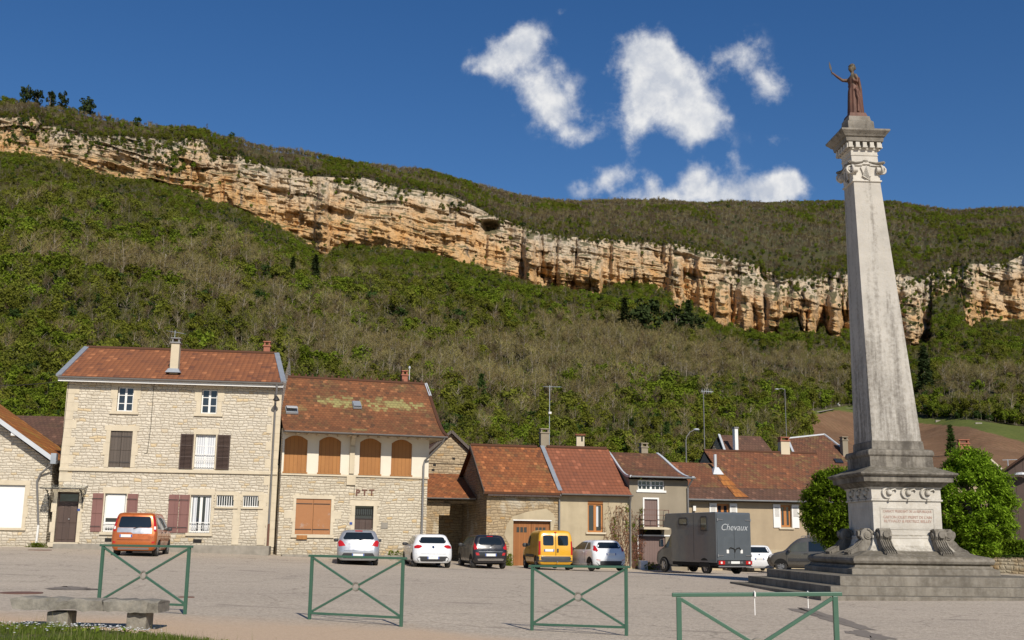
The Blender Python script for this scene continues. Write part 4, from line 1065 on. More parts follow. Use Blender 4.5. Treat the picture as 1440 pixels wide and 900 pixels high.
    fx = MB(); zz = GL[2]+(GL[3]-GL[2])*.20
    fx.box(GL[0]+.08, GL[1]-.08, .10, .128, zz-.16, zz+.10); fx.build('window_rail', M['white'], h)
    railing(GL[0], GL[1], GL[2]+.06, GL[2]+.40, h, .02)
    shutter((A.loc(129, 720).x, A.loc(144.3, 720).x, GL[2], GL[3]), h, 'plum'); shutter((A.loc(178, 720).x, A.loc(193, 720).x, GL[2], GL[3]), h, 'plum')
    surround(GR, h, .12, .30, .14); window(GR, h, .13, .075, 2, 1, curtain=False); railing(GR[0], GR[1], GR[2]+.08, GR[2]+.50, h, .02)
    cu = MB()
    for s in (-1, 1):
        xm = (GR[0]+GR[1])/2+s*(GR[1]-GR[0])*.3; cu.box(xm-.09, xm+.09, .144, .148, GR[2]+.12, GR[3]-.1)
    cu.build('curtain', M['curtain'], h)
    for x0, x1 in ((236.5, 250.8), (251.6, 266)): shutter((A.loc(x0, 720).x, A.loc(x1, 720).x, GR[2], GR[3]), h, 'plum')
    for w in (B1, B2):
        surround(w, h, .06, .18, .09); MB().box(w[0], w[1], .17, .18, w[2], w[3]).build('pane', M['glass'], h)
        g = MB(); n = 8
        for i in range(n+1): x = w[0]+.03+(w[1]-w[0]-.06)*i/n; g.box(x-.016, x+.016, .05, .08, w[2], w[3])
        for z in (w[2]+.03, w[3]-.03): g.box(w[0], w[1], .052, .078, z-.018, z+.018)
        g.build('window_bars', M['white'], h)
    # door with canopy on wrought iron brackets
    surround(DR, h, .20, .22, 0, .03)
    d = MB().box(DR[0], DR[1], .16, .20, DR[2], DR[3]).build('door', M['dark_brown'], h)
    pn = MB(); zt = DR[2]+(DR[3]-DR[2])*.80; xm = (DR[0]+DR[1])/2
    for x0, x1 in ((DR[0]+.08, xm-.04), (xm+.04, DR[1]-.08)):
        pn.box(x0, x1, .14, .158, DR[2]+.12, DR[2]+.75); pn.box(x0, x1, .14, .158, DR[2]+.90, zt-.1)
    pn.build('door_panel', M['dark_brown'], d, bevel=.015)
    MB().box(DR[0]+.08, DR[1]-.08, .15, .158, zt+.04, DR[3]-.08).build('fanlight', M['glass'], d)
    MB().lathe([(.0, 0), (.03, .01), (.03, .04), (0, .05)], (xm+.08, .10, DR[2]+1.05), 8).build('handle', M['zinc_pale'], d)
    MB().box(DR[0]-.2, DR[1]+.2, -.35, .2, -.1, DR[2]-.01).build('doorstep', M['cut_stone'], h, bevel=.02)
    xa, xb = A.loc(60, 684, -.4).x, A.loc(121, 684, -.4).x; zc = DR[3]+.20
    ca = MB()
    for i in range(6): x = xa+(xb-xa)*i/5; ca.bar((x, -.86, zc-.06), (x, -.03, zc+.12), .018)
    ca.bar((xa, -.86, zc-.07), (xb, -.86, zc-.07), .03, .04)
    cp = ca.build('door_canopy', M['iron'], h, fix=False)
    MB().prism([(-.84, zc-.045), (-.03, zc+.135), (-.03, zc+.127), (-.84, zc-.053)], (xa, 0, 0), (0, 1, 0), (0, 0, 1), (1, 0, 0), xb-xa).build('canopy_glass', M['clear_glass'], cp)
    for x in (xa+.25, xb-.18):
        br = MB(); br.tube([(x, -.05, zc-.95), (x, -.12, zc-.6), (x, -.4, zc-.25), (x, -.82, zc-.08)], .022, 6)
        for k in range(3):
            c = Vector((x, -.17-.16*k, zc-.52+.16*k)); R0 = .13-.02*k
            br.tube([c+Vector((.02*i/14, math.cos(i*.65)*R0*(1-i/16), math.sin(i*.65)*R0*(1-i/16))) for i in range(15)], .012, 4, False)
        for k in range(10):
            c = Vector((x+.05*math.sin(k*3), -.1-.05*(k % 4), zc-.9+.09*k)); br.tube([c, c+Vector((.07*math.cos(k*2.), -.05, .07*math.sin(k*2.3)))], .011, 4)
        br.build('canopy_bracket', M['iron'], cp)
    for px, py in ((153, 767), (277, 769.5)):
        q = A.loc(px, py-1); MB().box(q.x-.2, q.x+.2, -.004, .0, .16, .34).build('cellar_vent', M['black'], h)
    n = A.loc(111, 717); MB().box(n.x-.06, n.x+.06, -.05, -.032, n.z-.05, n.z+.05).build('number_plate', M['blue'], h)
    # chimneys and aerial
    y0 = .55; q = A.loc(245, 524, y0); top = A.loc(246, 484, y0).z
    ch = chimney(q.x, y0, zl, top, .40, .45, h, 'render_cream', 'gutter', label='slim rendered chimney standing just above the gutter')
    MB().frustum(q.x, y0-.1, q.z-.05, q.z+.16, .36, .40, .24, .26).build('chimney_flashing', M['zinc'], ch)
    antenna(q.x-.16, y0+.35, top-1.4, top+.75, h, .9, 6, 1.0)
    q = A.loc(374, 496, yr); chimney(q.x, yr+.5, zr-.5, A.loc(374, 488, yr+.5).z, .34, .34, h, 'brick', 'brick')
    # downpipe, cables
    x = A.loc(380, 700, -.1).x
    pipe([(b[0]-.3, ov-.1, zl-.1), (b[0]-.3, ov-.1, zl-.3), (x, -.09, zl-.8), (x, -.09, 1.1)], h, 'gutter', .05)
    pipe([(x, -.09, 1.1), (x, -.09, 0)], h, 'rust_iron', .055)
    cable('cable', [A.loc(97, 536, -.02), A.loc(90, 600, -.02), A.loc(83.5, 652, -.02)], h); cable('cable', [A.loc(216.5, 540, -.02), A.loc(212, 600, -.02), A.loc(207, 637, -.02), A.loc(203, 638, -.02)], h)
    # kerbed pavement in front
    pv = MB(); pv.box(.3, W-.1, -1.25, .05, -1, .06); o = pv.build('pavement', M['concrete'], None, bevel=.02)
    o.location = A.O; o.rotation_euler = (0, 0, A.yaw); tag(o, kind='structure')
    # wall lamp near the corner
    q = A.loc(388.5, 563, -.55); l = A.root('wall_lamp', 'small dark lantern on a short arm at the top corner of the three-storey stone house', 'wall lamp')
    MB().tube([(q.x, -.02, q.z+.75), (q.x, -.30, q.z+.82), (q.x, -.55, q.z+.70), (q.x, -.55, q.z+.15)], .02, 6).build('lamp_arm', M['gutter'], l)
    MB().lathe([(.03, .22), (.07, .18), (.15, .05), (.17, 0), (.10, -.03), (.0, -.04)], (q.x, -.55, q.z), 12).build('lamp_head', M['iron'], l, angle=50)
house_a()

# ================================================================== former post office
B = Fac(389, 781, 53.6, 17.0)
def house_b():
    h = B.root('post_office_house', 'two-storey stone post office with arched orange shutters and a mossy overhanging roof', 'house')
    W = B.loc(600.5, 700).x; D = 8.6; zb = (B.loc(395, 664).z+B.loc(600, 671.5).z)/2
    yr = 4.4; ov = -1.14
    zl = (B.loc(393, 603.5, ov).z+B.loc(628, 615.5, ov).z)/2; zr = (B.loc(402, 529, yr).z+B.loc(598, 541.5, yr).z)/2
    S = [B.rect(399.5, 611.5, 432, 663.5), B.rect(448, 614, 479, 665), B.rect(505.5, 616.5, 535.5, 667), B.rect(550, 618.5, 579, 669)]
    zt = sum(s[3] for s in S)/4; S = [(s[0], s[1], zb+.06, zt) for s in S]
    BX = B.rect(415.5, 701.5, 465, 751.5); DR = B.rect(498, 711.5, 524, 788); DR = (DR[0], DR[1], .0, DR[3])
    ze = zl+.25
    mb = MB(); wall_front(mb, [(0, -1), (W, -1), (W, zb), (0, zb)], [rpoly(BX), rpoly(DR)])
    for x in (0, W): mb.face((x, 0, -1), (x, D, -1), (x, D, ze), (x, 0, ze))
    mb.face((0, D, -1), (W, D, -1), (W, D, ze), (0, D, ze)); mb.build('wall', M['stone_post'], h)
    mb = MB(); wall_front(mb, [(-.0, zb), (W+.03, zb), (W+.03, ze), (-.0, ze)], [rpoly(s, .22) for s in S], .16, -.035)
    mb.face((W+.03, -.035, zb), (W+.03, .5, zb), (W+.03, .5, ze), (W+.03, -.035, ze)); mb.face((0, -.035, zb), (W+.03, -.035, zb), (W+.03, .02, zb), (0, .02, zb))
    mb.build('upper_wall', M['render_white'], h)
    MB().box(-.0, W+.06, -.07, .0, zb-.10, zb+.0).build('belt_course', M['cut_stone'], h, bevel=.01)
    for s in S:
        o = MB(); o.prism(rpoly((s[0]-.01, s[1]+.01, s[2], s[3]), .22), (0, .07, 0), (1, 0, 0), (0, 0, 1), (0, 1, 0), .04); sh = o.build('shutter', M['orange_wood'], h)
        MB().box(s[0]-.04, s[1]+.04, -.09, .08, s[2]-.07, s[2]).build('window_sill', M['orange_wood'], sh)
    # pilaster and bracket between the pairs of windows
    x = B.loc(494.5, 650).x; p = MB(); p.box(x-.12, x+.12, -.15, -.036, zb+.05, zl-.55); p.box(x-.22, x+.22, -.10, -.0, zb-.50, zb-.101)
    p.build('stone_pilaster', M['render_cream'], h, bevel=.01)
    k = MB(); k.prism([(0, 0), (-.62, 0), (-.58, -.14), (-.30, -.24), (-.12, -.55), (0, -.62)], (x-.10, -.036, zl+.04), (0, 1, 0), (0, 0, 1), (1, 0, 0), .20); k.build('eave_bracket', M['render_cream'], h)
    # roof with flared eaves, hipped back on the right
    r = MB()
    a = (-.05, ov, zl); b = (B.loc(629, 616, ov).x, ov, zl); c = (B.loc(598.5, 541, yr).x, yr, zr); d = (-.05, yr, zr)
    V = roof_plane(r, a, b, c, d, .09, 8, .34); e = (b[0], D+.9, zl)
    roof_plane(r, b, e, (c[0], yr+.02, zr), c, .09, 8, .34); roof_plane(r, e, (-.05, D+.9, zl), d, c, .09, 6, .3)
    rf = r.build('roof', M['tile_mossy'], h)
    MB().tube([V[2*i+1] for i in range(9)], .09, 6).build('hip_tiles', M['tile_red'], rf)
    MB().bar(Vector(V[13]).lerp(Vector(V[15]), .2)+Vector((0, -.03, .06)), Vector(V[17])+Vector((0, -.03, .06)), .15, .04).build('hip_flashing', M['zinc_pale'], rf)
    t = MB(); t.tube([d, c], .10, 8)
    for i in range(23):
        q = Vector(d).lerp(Vector(c), (i+.3)/23); t.box(q.x-.05, q.x+.05, q.y-.06, q.y+.06, q.z+.06, q.z+.20)
    t.build('ridge_tiles', M['tile_red'], rf)
    f = MB(); n = int((b[0])/.5)
    for i in range(n+1): x = .1+i*.5; f.box(x, x+.09, ov+.06, .0, zl-.10+.002, zl-.02)
    for i in range(18): y = ov+.2+i*.5; f.box(W, b[0]-.06, y, y+.09, zl-.101, zl-.021)
    f.build('rafter_ends', M['render_cream'], h)
    MB().box(0, b[0]-.02, ov+.05, D, zl-.0185, zl-.012).build('eave_boarding', M['render_cream'], h)
    gutter((a[0], ov-.08, zl-.0), (b[0], ov-.08, zl-.0), h, 'gutter', .08)
    x = B.loc(594.8, 690, -.12).x; pipe([(b[0]-.15, ov-.08, zl-.06), (b[0]-.2, ov+.1, zl-.3), (x+.05, -.12, zl-1.15), (x, -.12, zl-1.35), (x, -.12, 0)], h, 'gutter', .05)
    # roof lights
    for px, py, w, hh, op, m in ((410, 579, .30, .34, .30, 'zinc_pale'), (501.5, 572, .22, .34, .05, 'zinc')):
        P0 = None
        for i in range(200):                      # where the sight line meets the roof slope
            y = ov+(yr-ov)*i/199; t_ = (y-ov)/(yr-ov); zz = zl+(zr-zl)*t_-.34*4*t_*(1-t_)*(1-t_)*1.6; q = B.loc(px, py, y)
            if q.z <= zz: P0 = Vector((q.x, y, zz)); break
        if P0 is None: P0 = Vector((B.loc(px, py, 1.2).x, 1.2, zl+(zr-zl)*.4))
        sl = math.atan2(zr-zl, yr-ov); up = Vector((0, math.cos(sl), math.sin(sl))); nn = Vector((0, -math.sin(sl), math.cos(sl)))
        s = MB(); s.prism([(-w, -hh), (w, -hh), (w, hh), (-w, hh)], P0+nn*.02, (1, 0, 0), up, nn, .09); k = s.build('roof_light', M['zinc'], h)
        up2 = (up*math.cos(op)+nn*-math.sin(op)); l0 = P0+up*hh+nn*.13
        s = MB(); s.prism([(-w*.9, 0), (w*.9, 0), (w*.9, -hh*1.9), (-w*.9, -hh*1.9)], l0, (1, 0, 0), up2, up2.cross(Vector((1, 0, 0)))*-1, .03); s.build('pane', M[m], k)
    # big shuttered window, sign letters, door
    surround(BX, h, .16, .16, .16, .03)
    m_ = (BX[0]+BX[1])/2
    for x0, x1 in ((BX[0], m_-.006), (m_+.006, BX[1])): shutter((x0, x1, BX[2], BX[3]), h, 'rust_panel', .03, .04, battens=False)
    q = MB(); c0 = B.loc(409, 720); q.box(BX[0]-.55, BX[0]-.16, -.024, .1, (BX[2]+BX[3])/2-.1, (BX[2]+BX[3])/2+.25); q.build('window_stone', M['cut_stone'], h, bevel=.01); q = MB(); q.box(BX[1]+.16, BX[1]+.5, -.024, .1, (BX[2]+BX[3])/2-.1, (BX[2]+BX[3])/2+.25); q.build('window_stone', M['cut_stone'], h, bevel=.01)
    lb = B.rect(416.5, 752.5, 431.5, 758.5); MB().box(lb[0], lb[1], -.12, .0, lb[2], lb[3]).build('letter_slot', M['orange_wood'], h, bevel=.02)
    for px, s in ((503.2, 'P'), (512.7, 'T'), (522.8, 'T')):
        q = B.loc(px, 693 if px < 510 else 693, -.03); o = text_mesh('sign_letter', s, .40, .015, M['rust_iron'], h, 'CENTER', .016); o.location = (q.x, -.017, q.z)
    cable('cable', [B.loc(497.5, 700, -.02), B.loc(499, 672, -.02)], h, .010)
    surround(DR, h, .22, .26, 0, .03)
    d = MB().box(DR[0], DR[1], .17, .21, DR[2], DR[3]-.62).build('door', M['dark_brown'], h)
    pn = MB()
    for i in range(5): x = DR[0]+(DR[1]-DR[0])*(i+.5)/5; pn.box(x-.07, x+.07, .155, .17, DR[2]+.1, DR[3]-.75)
    pn.build('door_panel', M['dark_brown'], d, bevel=.01)
    MB().box(DR[0], DR[1], .17, .20, DR[3]-.56, DR[3]).build('fanlight', M['glass'], d)
    g = MB(); g.box(DR[0], DR[1], .13, .20, DR[3]-.62, DR[3]-.56)
    for i in range(9):
        x = DR[0]+.06+(DR[1]-DR[0]-.12)*i/8; g.tube([(x+.055*math.cos(w*.7), .15, DR[3]-.28+.2*math.sin(w*.7)) for w in range(10)], .011, 4, False)
    g.build('fanlight_grille', M['iron'], d)
    for px, py, w, m in ((540.5, 739, .17, 'concrete'), (493.3, 736, .07, 'blue')):
        q = B.loc(px, py); MB().box(q.x-w, q.x+w, -.03 if w > .1 else -.05, .0 if w > .1 else -.032, q.z-w*.9, q.z+w*.9).build('plaque', M[m], h, bevel=.01)
    q = B.loc(568.5, 541, yr+.6); chimney(B.loc(568.5, 530, yr+.8).x, yr+.8, zr-.6, B.loc(569, 529, yr+.8).z, .32, .40, h, 'brick', 'brick')
    q = B.loc(576, 517, yr+.8); pl = MB().tube([(q.x, yr+.8, zr-.5), (q.x, yr+.8, q.z)], .02, 6); pl.lathe([(0, -.1), (.06, -.05), (.06, .05), (0, .1)], (q.x, yr+.8, q.z), 8); pl.build('aerial_pole', M['zinc_pale'], h)
    o = MB().box(.2, W, -.55, .02, -.5, .05).build('kerb', M['concrete'], None, bevel=.02); o.location = B.O; o.rotation_euler = (0, 0, B.yaw); tag(o, kind='structure')
house_b()

# ================================================================== annex at the left edge
L = Fac(-4, 768, 53.2, 7.3)
def house_l():
    h = L.root('stone_annex', 'low stone house with orange striped tiles and a white roller blind at the left edge', 'house')
    xr = L.loc(70, 700).x; slope = 55/76.
    z1 = L.loc(73, 645).z; z0 = L.loc(-3, 588).z; k = (z0-z1)/(xr-L.loc(-3, 590).x)
    xm = -4.4; zm = z1+k*(xr-xm); wn = L.rect(-7, 682, 33, 742)
    mb = MB(); wall_front(mb, [(xm*2-xr+.0, -1), (xr, -1), (xr, z1-.15), (xm, zm-.15), (xm*2-xr, z1-.15)], [rpoly(wn)])
    D = 6.2; mb.face((xr, 0, -1), (xr, D, -1), (xr, D, z1-.15), (xr, 0, z1-.15)); mb.build('wall', M['stone_cream'], h)
    r = MB(); fo = -.55
    roof_plane(r, (xr+.15, fo, z1-.05), (xr+.15, D, z1-.05), (xm, D, zm), (xm, fo, zm), .12); roof_plane(r, (xm*2-xr-.15, D, z1-.05), (xm*2-xr-.15, fo, z1-.05), (xm, fo, zm), (xm, D, zm), .12)
    r.build('roof', M['tile_ochre'], h)
    MB().bar((xr+.25, fo-.03, z1-.14), (xm, fo-.03, zm-.04), .06, .20).build('barge_board', M['zinc_pale'], h)
    MB().add([(xr, fo+.1, z1-.19), (xm, fo+.1, zm-.15), (xm, 0, zm-.15), (xr, 0, z1-.19)], [(0, 1, 2, 3)]).build('soffit', M['dark_brown'], h)
    q = L.loc(19, 609, -.5); MB().box(q.x-.1, q.x+.1, -.56, -.3, q.z-.12, q.z+.06).build('purlin_end', M['white'], h)
    gutter((xr+.22, fo-.1, z1-.10), (xr+.22, D*.9, z1-.10), h, 'zinc_pale', .09)
    MB().box(xr+.05, xr+.30, fo-.12, fo+.2, z1-.28, z1+.22).build('gutter_hopper', M['zinc'], h)
    pipe([(xr+.2, fo, z1-.2), (xr-.5, -.12, z1-.75), (xr-.62, -.12, z1-1.1), (L.loc(51.5, 765, -.12).x, -.12, 1.0)], h, 'gutter', .05); pipe([(L.loc(51.5, 765, -.12).x, -.12, 1.0), (L.loc(50.5, 766, -.12).x, -.12, -.1)], h, 'white', .055)
    surround(wn, h, .18, .22, .12); MB().box(wn[0], wn[1], .10, .13, wn[2], wn[3]).build('roller_blind', M['blind'], h)
    # darker roof of the wing behind
    r = MB(); a = L.loc(30, 603, 9.2); b = L.loc(84, 606, 9.2); c = L.loc(84, 585, 12.5); d = L.loc(36, 585, 12.5)
    zz = (a.z+b.z)/2; z2 = (c.z+d.z)/2; roof_plane(r, (a.x-3, 9.2, zz-.8), (b.x+.5, 9.2, zz-.8), (c.x+.5, 12.5, z2), (d.x-3, 12.5, z2)); r.build('rear_roof', M['tile_dark'], h)
    MB().box(a.x-2.8, b.x, 9.4, 12.6, -1, zz-.9).build('rear_wall', M['stone_old'], h)
house_l()

# ================================================================== gable behind the lane and the covered passage
G = Fac(598, 765, 67.6, 13.0)
def house_g():
    h = G.root('gabled_stone_house', 'narrow stone gable standing behind the dark covered passage beside the post office', 'house')
    ap = G.loc(634, 609); rr = G.loc(657, 632); k = (ap.z-rr.z)/(rr.x-ap.x); xl = ap.x-(rr.x-ap.x)*1.75; xr = ap.x+(rr.x-ap.x)*1.75; ze = ap.z-k*(xr-ap.x)
    mb = MB(); mb.face((xl, 0, -1), (xr, 0, -1), (xr, 0, ze), (ap.x, 0, ap.z), (xl, 0, ze)); D = 9
    for x in (xl, xr): mb.face((x, 0, -1), (x, D, -1), (x, D, ze), (x, 0, ze))
    mb.build('wall', M['stone_old'], h)
    r = MB(); roof_plane(r, (xr+.3, -.25, ze-.2+.1), (xr+.3, D, ze-.1), (ap.x, D, ap.z+.12), (ap.x, -.25, ap.z+.12)); roof_plane(r, (xl-.3, D, ze-.1), (xl-.3, -.25, ze-.1), (ap.x, -.25, ap.z+.12), (ap.x, D, ap.z+.12)); r.build('roof', M['tile_dark'], h)
    for sx, x in ((1, xr+.3), (-1, xl-.3)): MB().bar((x, -.27, ze-.15), (ap.x, -.27, ap.z+.09), .06, .16).build('barge_board', M['grey_brown'], h)
    v = MB()
    for px, py in ((611, 654), (609, 661), (638, 645)): q = G.loc(px, py); v.box(q.x-.09, q.x+.09, -.004, 0, q.z-.07, q.z+.07)
    v.build('putlog_hole', M['black'], h)
    cable('cable', [G.loc(603, 651, -.03), G.loc(664, 653, -.03)], h)
    # passage with its own little roof
    p = G.root('covered_passage', 'dark covered passage under a small tiled lean-to between post office and old barn', 'passage')
    yf = -4.6; a = G.loc(598, 699.5, yf-.4); b = G.loc(660, 700.5, yf-.4); z0 = (a.z+b.z)/2; z1 = G.loc(622, 666, -.03).z; xl, xr = G.loc(596, 700, yf).x, G.loc(676, 700, yf).x
    r = MB(); roof_plane(r, (xl, yf-.4, z0), (xr, yf-.4, z0), (xr, -.03, z1), (xl, -.03, z1)); r.build('roof', M['tile_old'], p)
    gutter((xl, yf-.48, z0), (b.x+.35, yf-.48, z0), p, 'gutter', .08)
    xo0, xo1 = G.loc(617, 730, yf).x, xr-.05; zl = G.loc(630, 727, yf).z
    mb = MB(); wall_front(mb, [(xl, -1), (xr, -1), (xr, z0-.12), (xl, z0-.12)], [[(xo0, -.95), (xo1, -.95), (xo1, z0-.3), (xo0+.25, z0-.3), (xo0+.35, zl+1.0), (xo0+.65, zl+.75), (xo0+.6, zl+.1), (xo0, zl+.1)]], .55, yf); mb.build('wall', M['stone_barn'], p)
    MB().box(xl, xo1+.9, yf+.56, -.05, z0-.22, z0-.13).build('ceiling', M['dark_brown'], p)
    MB().box(xl, xr, -.25, -.04, -1, zl+1.).build('rear_wall', M['stone_old'], p)
house_g()

# ================================================================== old barn and its plastered neighbour
C_ = Fac(683, 795, 60.5, 13.0)
def house_cd():
    f = C_; xs = f.loc(786, 720).x; W = f.loc(886, 740).x; yr = 3.9; D = 7.0; ov = -.35
    h = f.root('stone_barn', 'old stone barn with orange patchy roof and a brown double garage door', 'barn')
    ze = (f.loc(690, 694).z+f.loc(780, 696).z)/2; zl = (f.loc(684, 691, ov).z+f.loc(788, 693.5, ov).z)/2; zr = (f.loc(658, 625.5, yr).z+f.loc(760, 629.5, yr).z)/2
    zk = f.loc(643, 667, D).z
    gd = f.rect(721.5, 732.5, 774, 796); gd = (gd[0], gd[1], 0, gd[3])
    mb = MB(); wall_front(mb, [(0, -1), (xs-.005, -1), (xs-.005, ze), (0, ze)], [rpoly(gd)], .3)
    for x in (0, xs-.005): mb.face((x, 0, -1), (x, D, -1), (x, D, zk), (x, yr, zr-.15), (x, 0, ze))
    mb.face((0, D, -1), (xs, D, -1), (xs, D, zk), (0, D, zk)); mb.build('wall', M['stone_barn'], h)
    r = MB(); x0 = f.loc(684, 690, ov).x; x1 = f.loc(789, 692, ov).x
    a, b, c, d = (-.22, ov, zl), (x1, ov, zl), (x1, yr, zr), (-.22, yr, zr)
    roof_plane(r, a, b, c, d, .12, 5, .10); roof_plane(r, (x1, D+.35, zk-.1), (-.22, D+.35, zk-.1), d, c, .12); r.build('roof', M['tile_old'], h)
    MB().tube([d, (x1-.3, yr, zr)], .11, 8).build('ridge_tiles', M['tile_old'], h)
    MB().bar(Vector(a)-Vector((.02, 0, .06)), Vector(d)-Vector((.02, 0, .06)), .05, .22).build('barge_board', M['grey_brown'], h)
    MB().box(0, x1, ov+.03, ov+.10, zl-.22, zl-.12).build('eave_board', M['dark_brown'], h)
    rg = np.random.default_rng(21); x0_, x1_, zt_ = gd[0], gd[1], gd[3]+.06
    out = [(x0_-.30, 0), (x0_-.42, .5), (x0_-.28, 1.0), (x0_-.46, 1.5), (x0_-.30, 2.0), (x0_-.1, 2.35), (x0_+.4, 2.62), (x0_+.9, 2.58), (x1_-.3, 2.72), (x1_+.12, 2.6), (x1_+.2, 2.2), (x1_+.08, 1.6), (x1_+.16, .9), (x1_+.10, 0)]
    out = [(u+.05*rg.normal(), z*zt_/2.25+(.05*rg.normal() if z else 0)) for u, z in out]
    ring = out+[(x1_, 0), (x1_, zt_), (x0_, zt_), (x0_, 0)]
    tri = geometry.tessellate_polygon([[Vector((u, -.012, z)) for u, z in ring]]); MB().add([(u, -.012, z) for u, z in ring], [tuple(t) for t in tri]).build('plaster_patch', M['render_tan'], h)
    MB().box(gd[0]-.03, gd[1]+.05, -.05, .1, gd[3], gd[3]+.06).build('lintel', M['white'], h)
    m = (gd[0]+gd[1])/2
    for x0_, x1_ in ((gd[0], m-.01), (m+.01, gd[1])):
        dd = MB().box(x0_, x1_, .18, .23, 0, gd[3]-.02).build('garage_door', M['barn_door'], h); w = (x1_-x0_)
        for i in range(3):
            xa = x0_+w*(.22+.2*i); MB().box(xa, xa+w*.15, .172, .179, gd[3]-.62, gd[3]-.34).build('pane', M['glass'], dd)
    edge_strip('roof_flashing', [(x1+.02, ov+.25, zl+.12), (x1+.02, yr, zr+.06)], .24, .06, M['zinc'], h, .03)
    pipe([(xs, ov-.05, zl-.1), (xs, -.1, ze-.25), (xs, -.1, 0)], h, 'gutter', .05)
    q = f.loc(765, 627, yr+.6); ch = chimney(q.x, yr+.6, zr-.7, f.loc(765, 610, yr+.6).z, .50, .45, h, 'render_grey', 'render_grey')
    q = f.loc(773, 542, yr+.9); q2 = f.loc(769, 625, yr+.9); an = antenna(q.x, yr+.9, zr-.4, q.z, h, 1.2, 8, .2, .022)
    MB().lathe([(0, -.08), (.1, -.06), (.1, .06), (0, .08)], (q.x, yr+.8, f.loc(776, 581, yr+.9).z), 8).build('aerial_box', M['white'], h)
    # --- neighbour D
    g = f.root('plastered_house', 'low ochre plastered house with plain brown roof and an orange framed window', 'house')
    W = f.loc(888, 740).x
    wn = f.rect(826.5, 704.5, 848, 748.5)
    mb = MB(); wall_front(mb, [(xs+.005, -1), (W, -1), (W, ze-.02), (xs+.005, ze-.02)], [rpoly(wn)], .25); mb.face((W, 0, -1), (W, D, -1), (W, D, ze), (W, yr, zr-.2), (W, 0, ze-.02)); mb.build('wall', M['render_tan'], g)
    r = MB(); x2 = f.loc(889, 693.5, ov).x; zl2, zr2 = zl-.02, zr+.02
    roof_plane(r, (x1+.03, ov, zl2), (x2, ov, zl2), (x2, yr, zr2), (x1+.03, yr, zr2), .11, 5, .06); roof_plane(r, (x2, D+.35, zk), (x1+.03, D+.35, zk), (x1+.03, yr, zr2), (x2, yr, zr2), .11); r.build('roof', M['tile_new'], g)
    MB().tube([(x1+.3, yr, zr2+.02), (x2-.1, yr, zr2+.02)], .11, 8).build('ridge_tiles', M['tile_red'], g)
    gutter((x1, ov-.08, zl2), (x2+.02, ov-.08, zl2), g, 'gutter', .085)
    pipe([(x2-.1, ov-.08, zl2-.08), (W-.1, -.1, ze-.4), (W-.1, -.1, 0)], g, 'gutter', .05)
    MB().box(wn[0], wn[1], .02, .10, wn[3]-.14, wn[3]).build('lintel', M['orange_frame'], g)
    w2 = (wn[0], wn[1], wn[2], wn[3]-.141); window(w2, g, .10, .09, 2, 1, 'orange_frame')
    MB().box(wn[0]+(wn[1]-wn[0])*.52, wn[0]+(wn[1]-wn[0])*.72, .105, .109, wn[2]+.3, wn[3]-.3).build('curtain', M['curtain'], g)
    MB().box(wn[0]-.12, wn[1]+.15, -.12, .25, wn[2]-.10, wn[2]-.002).build('window_sill', M['cut_stone'], g, bevel=.01)
    return g, xs, W, ze
HD, XS_D, W_D, ZE_D = house_cd()

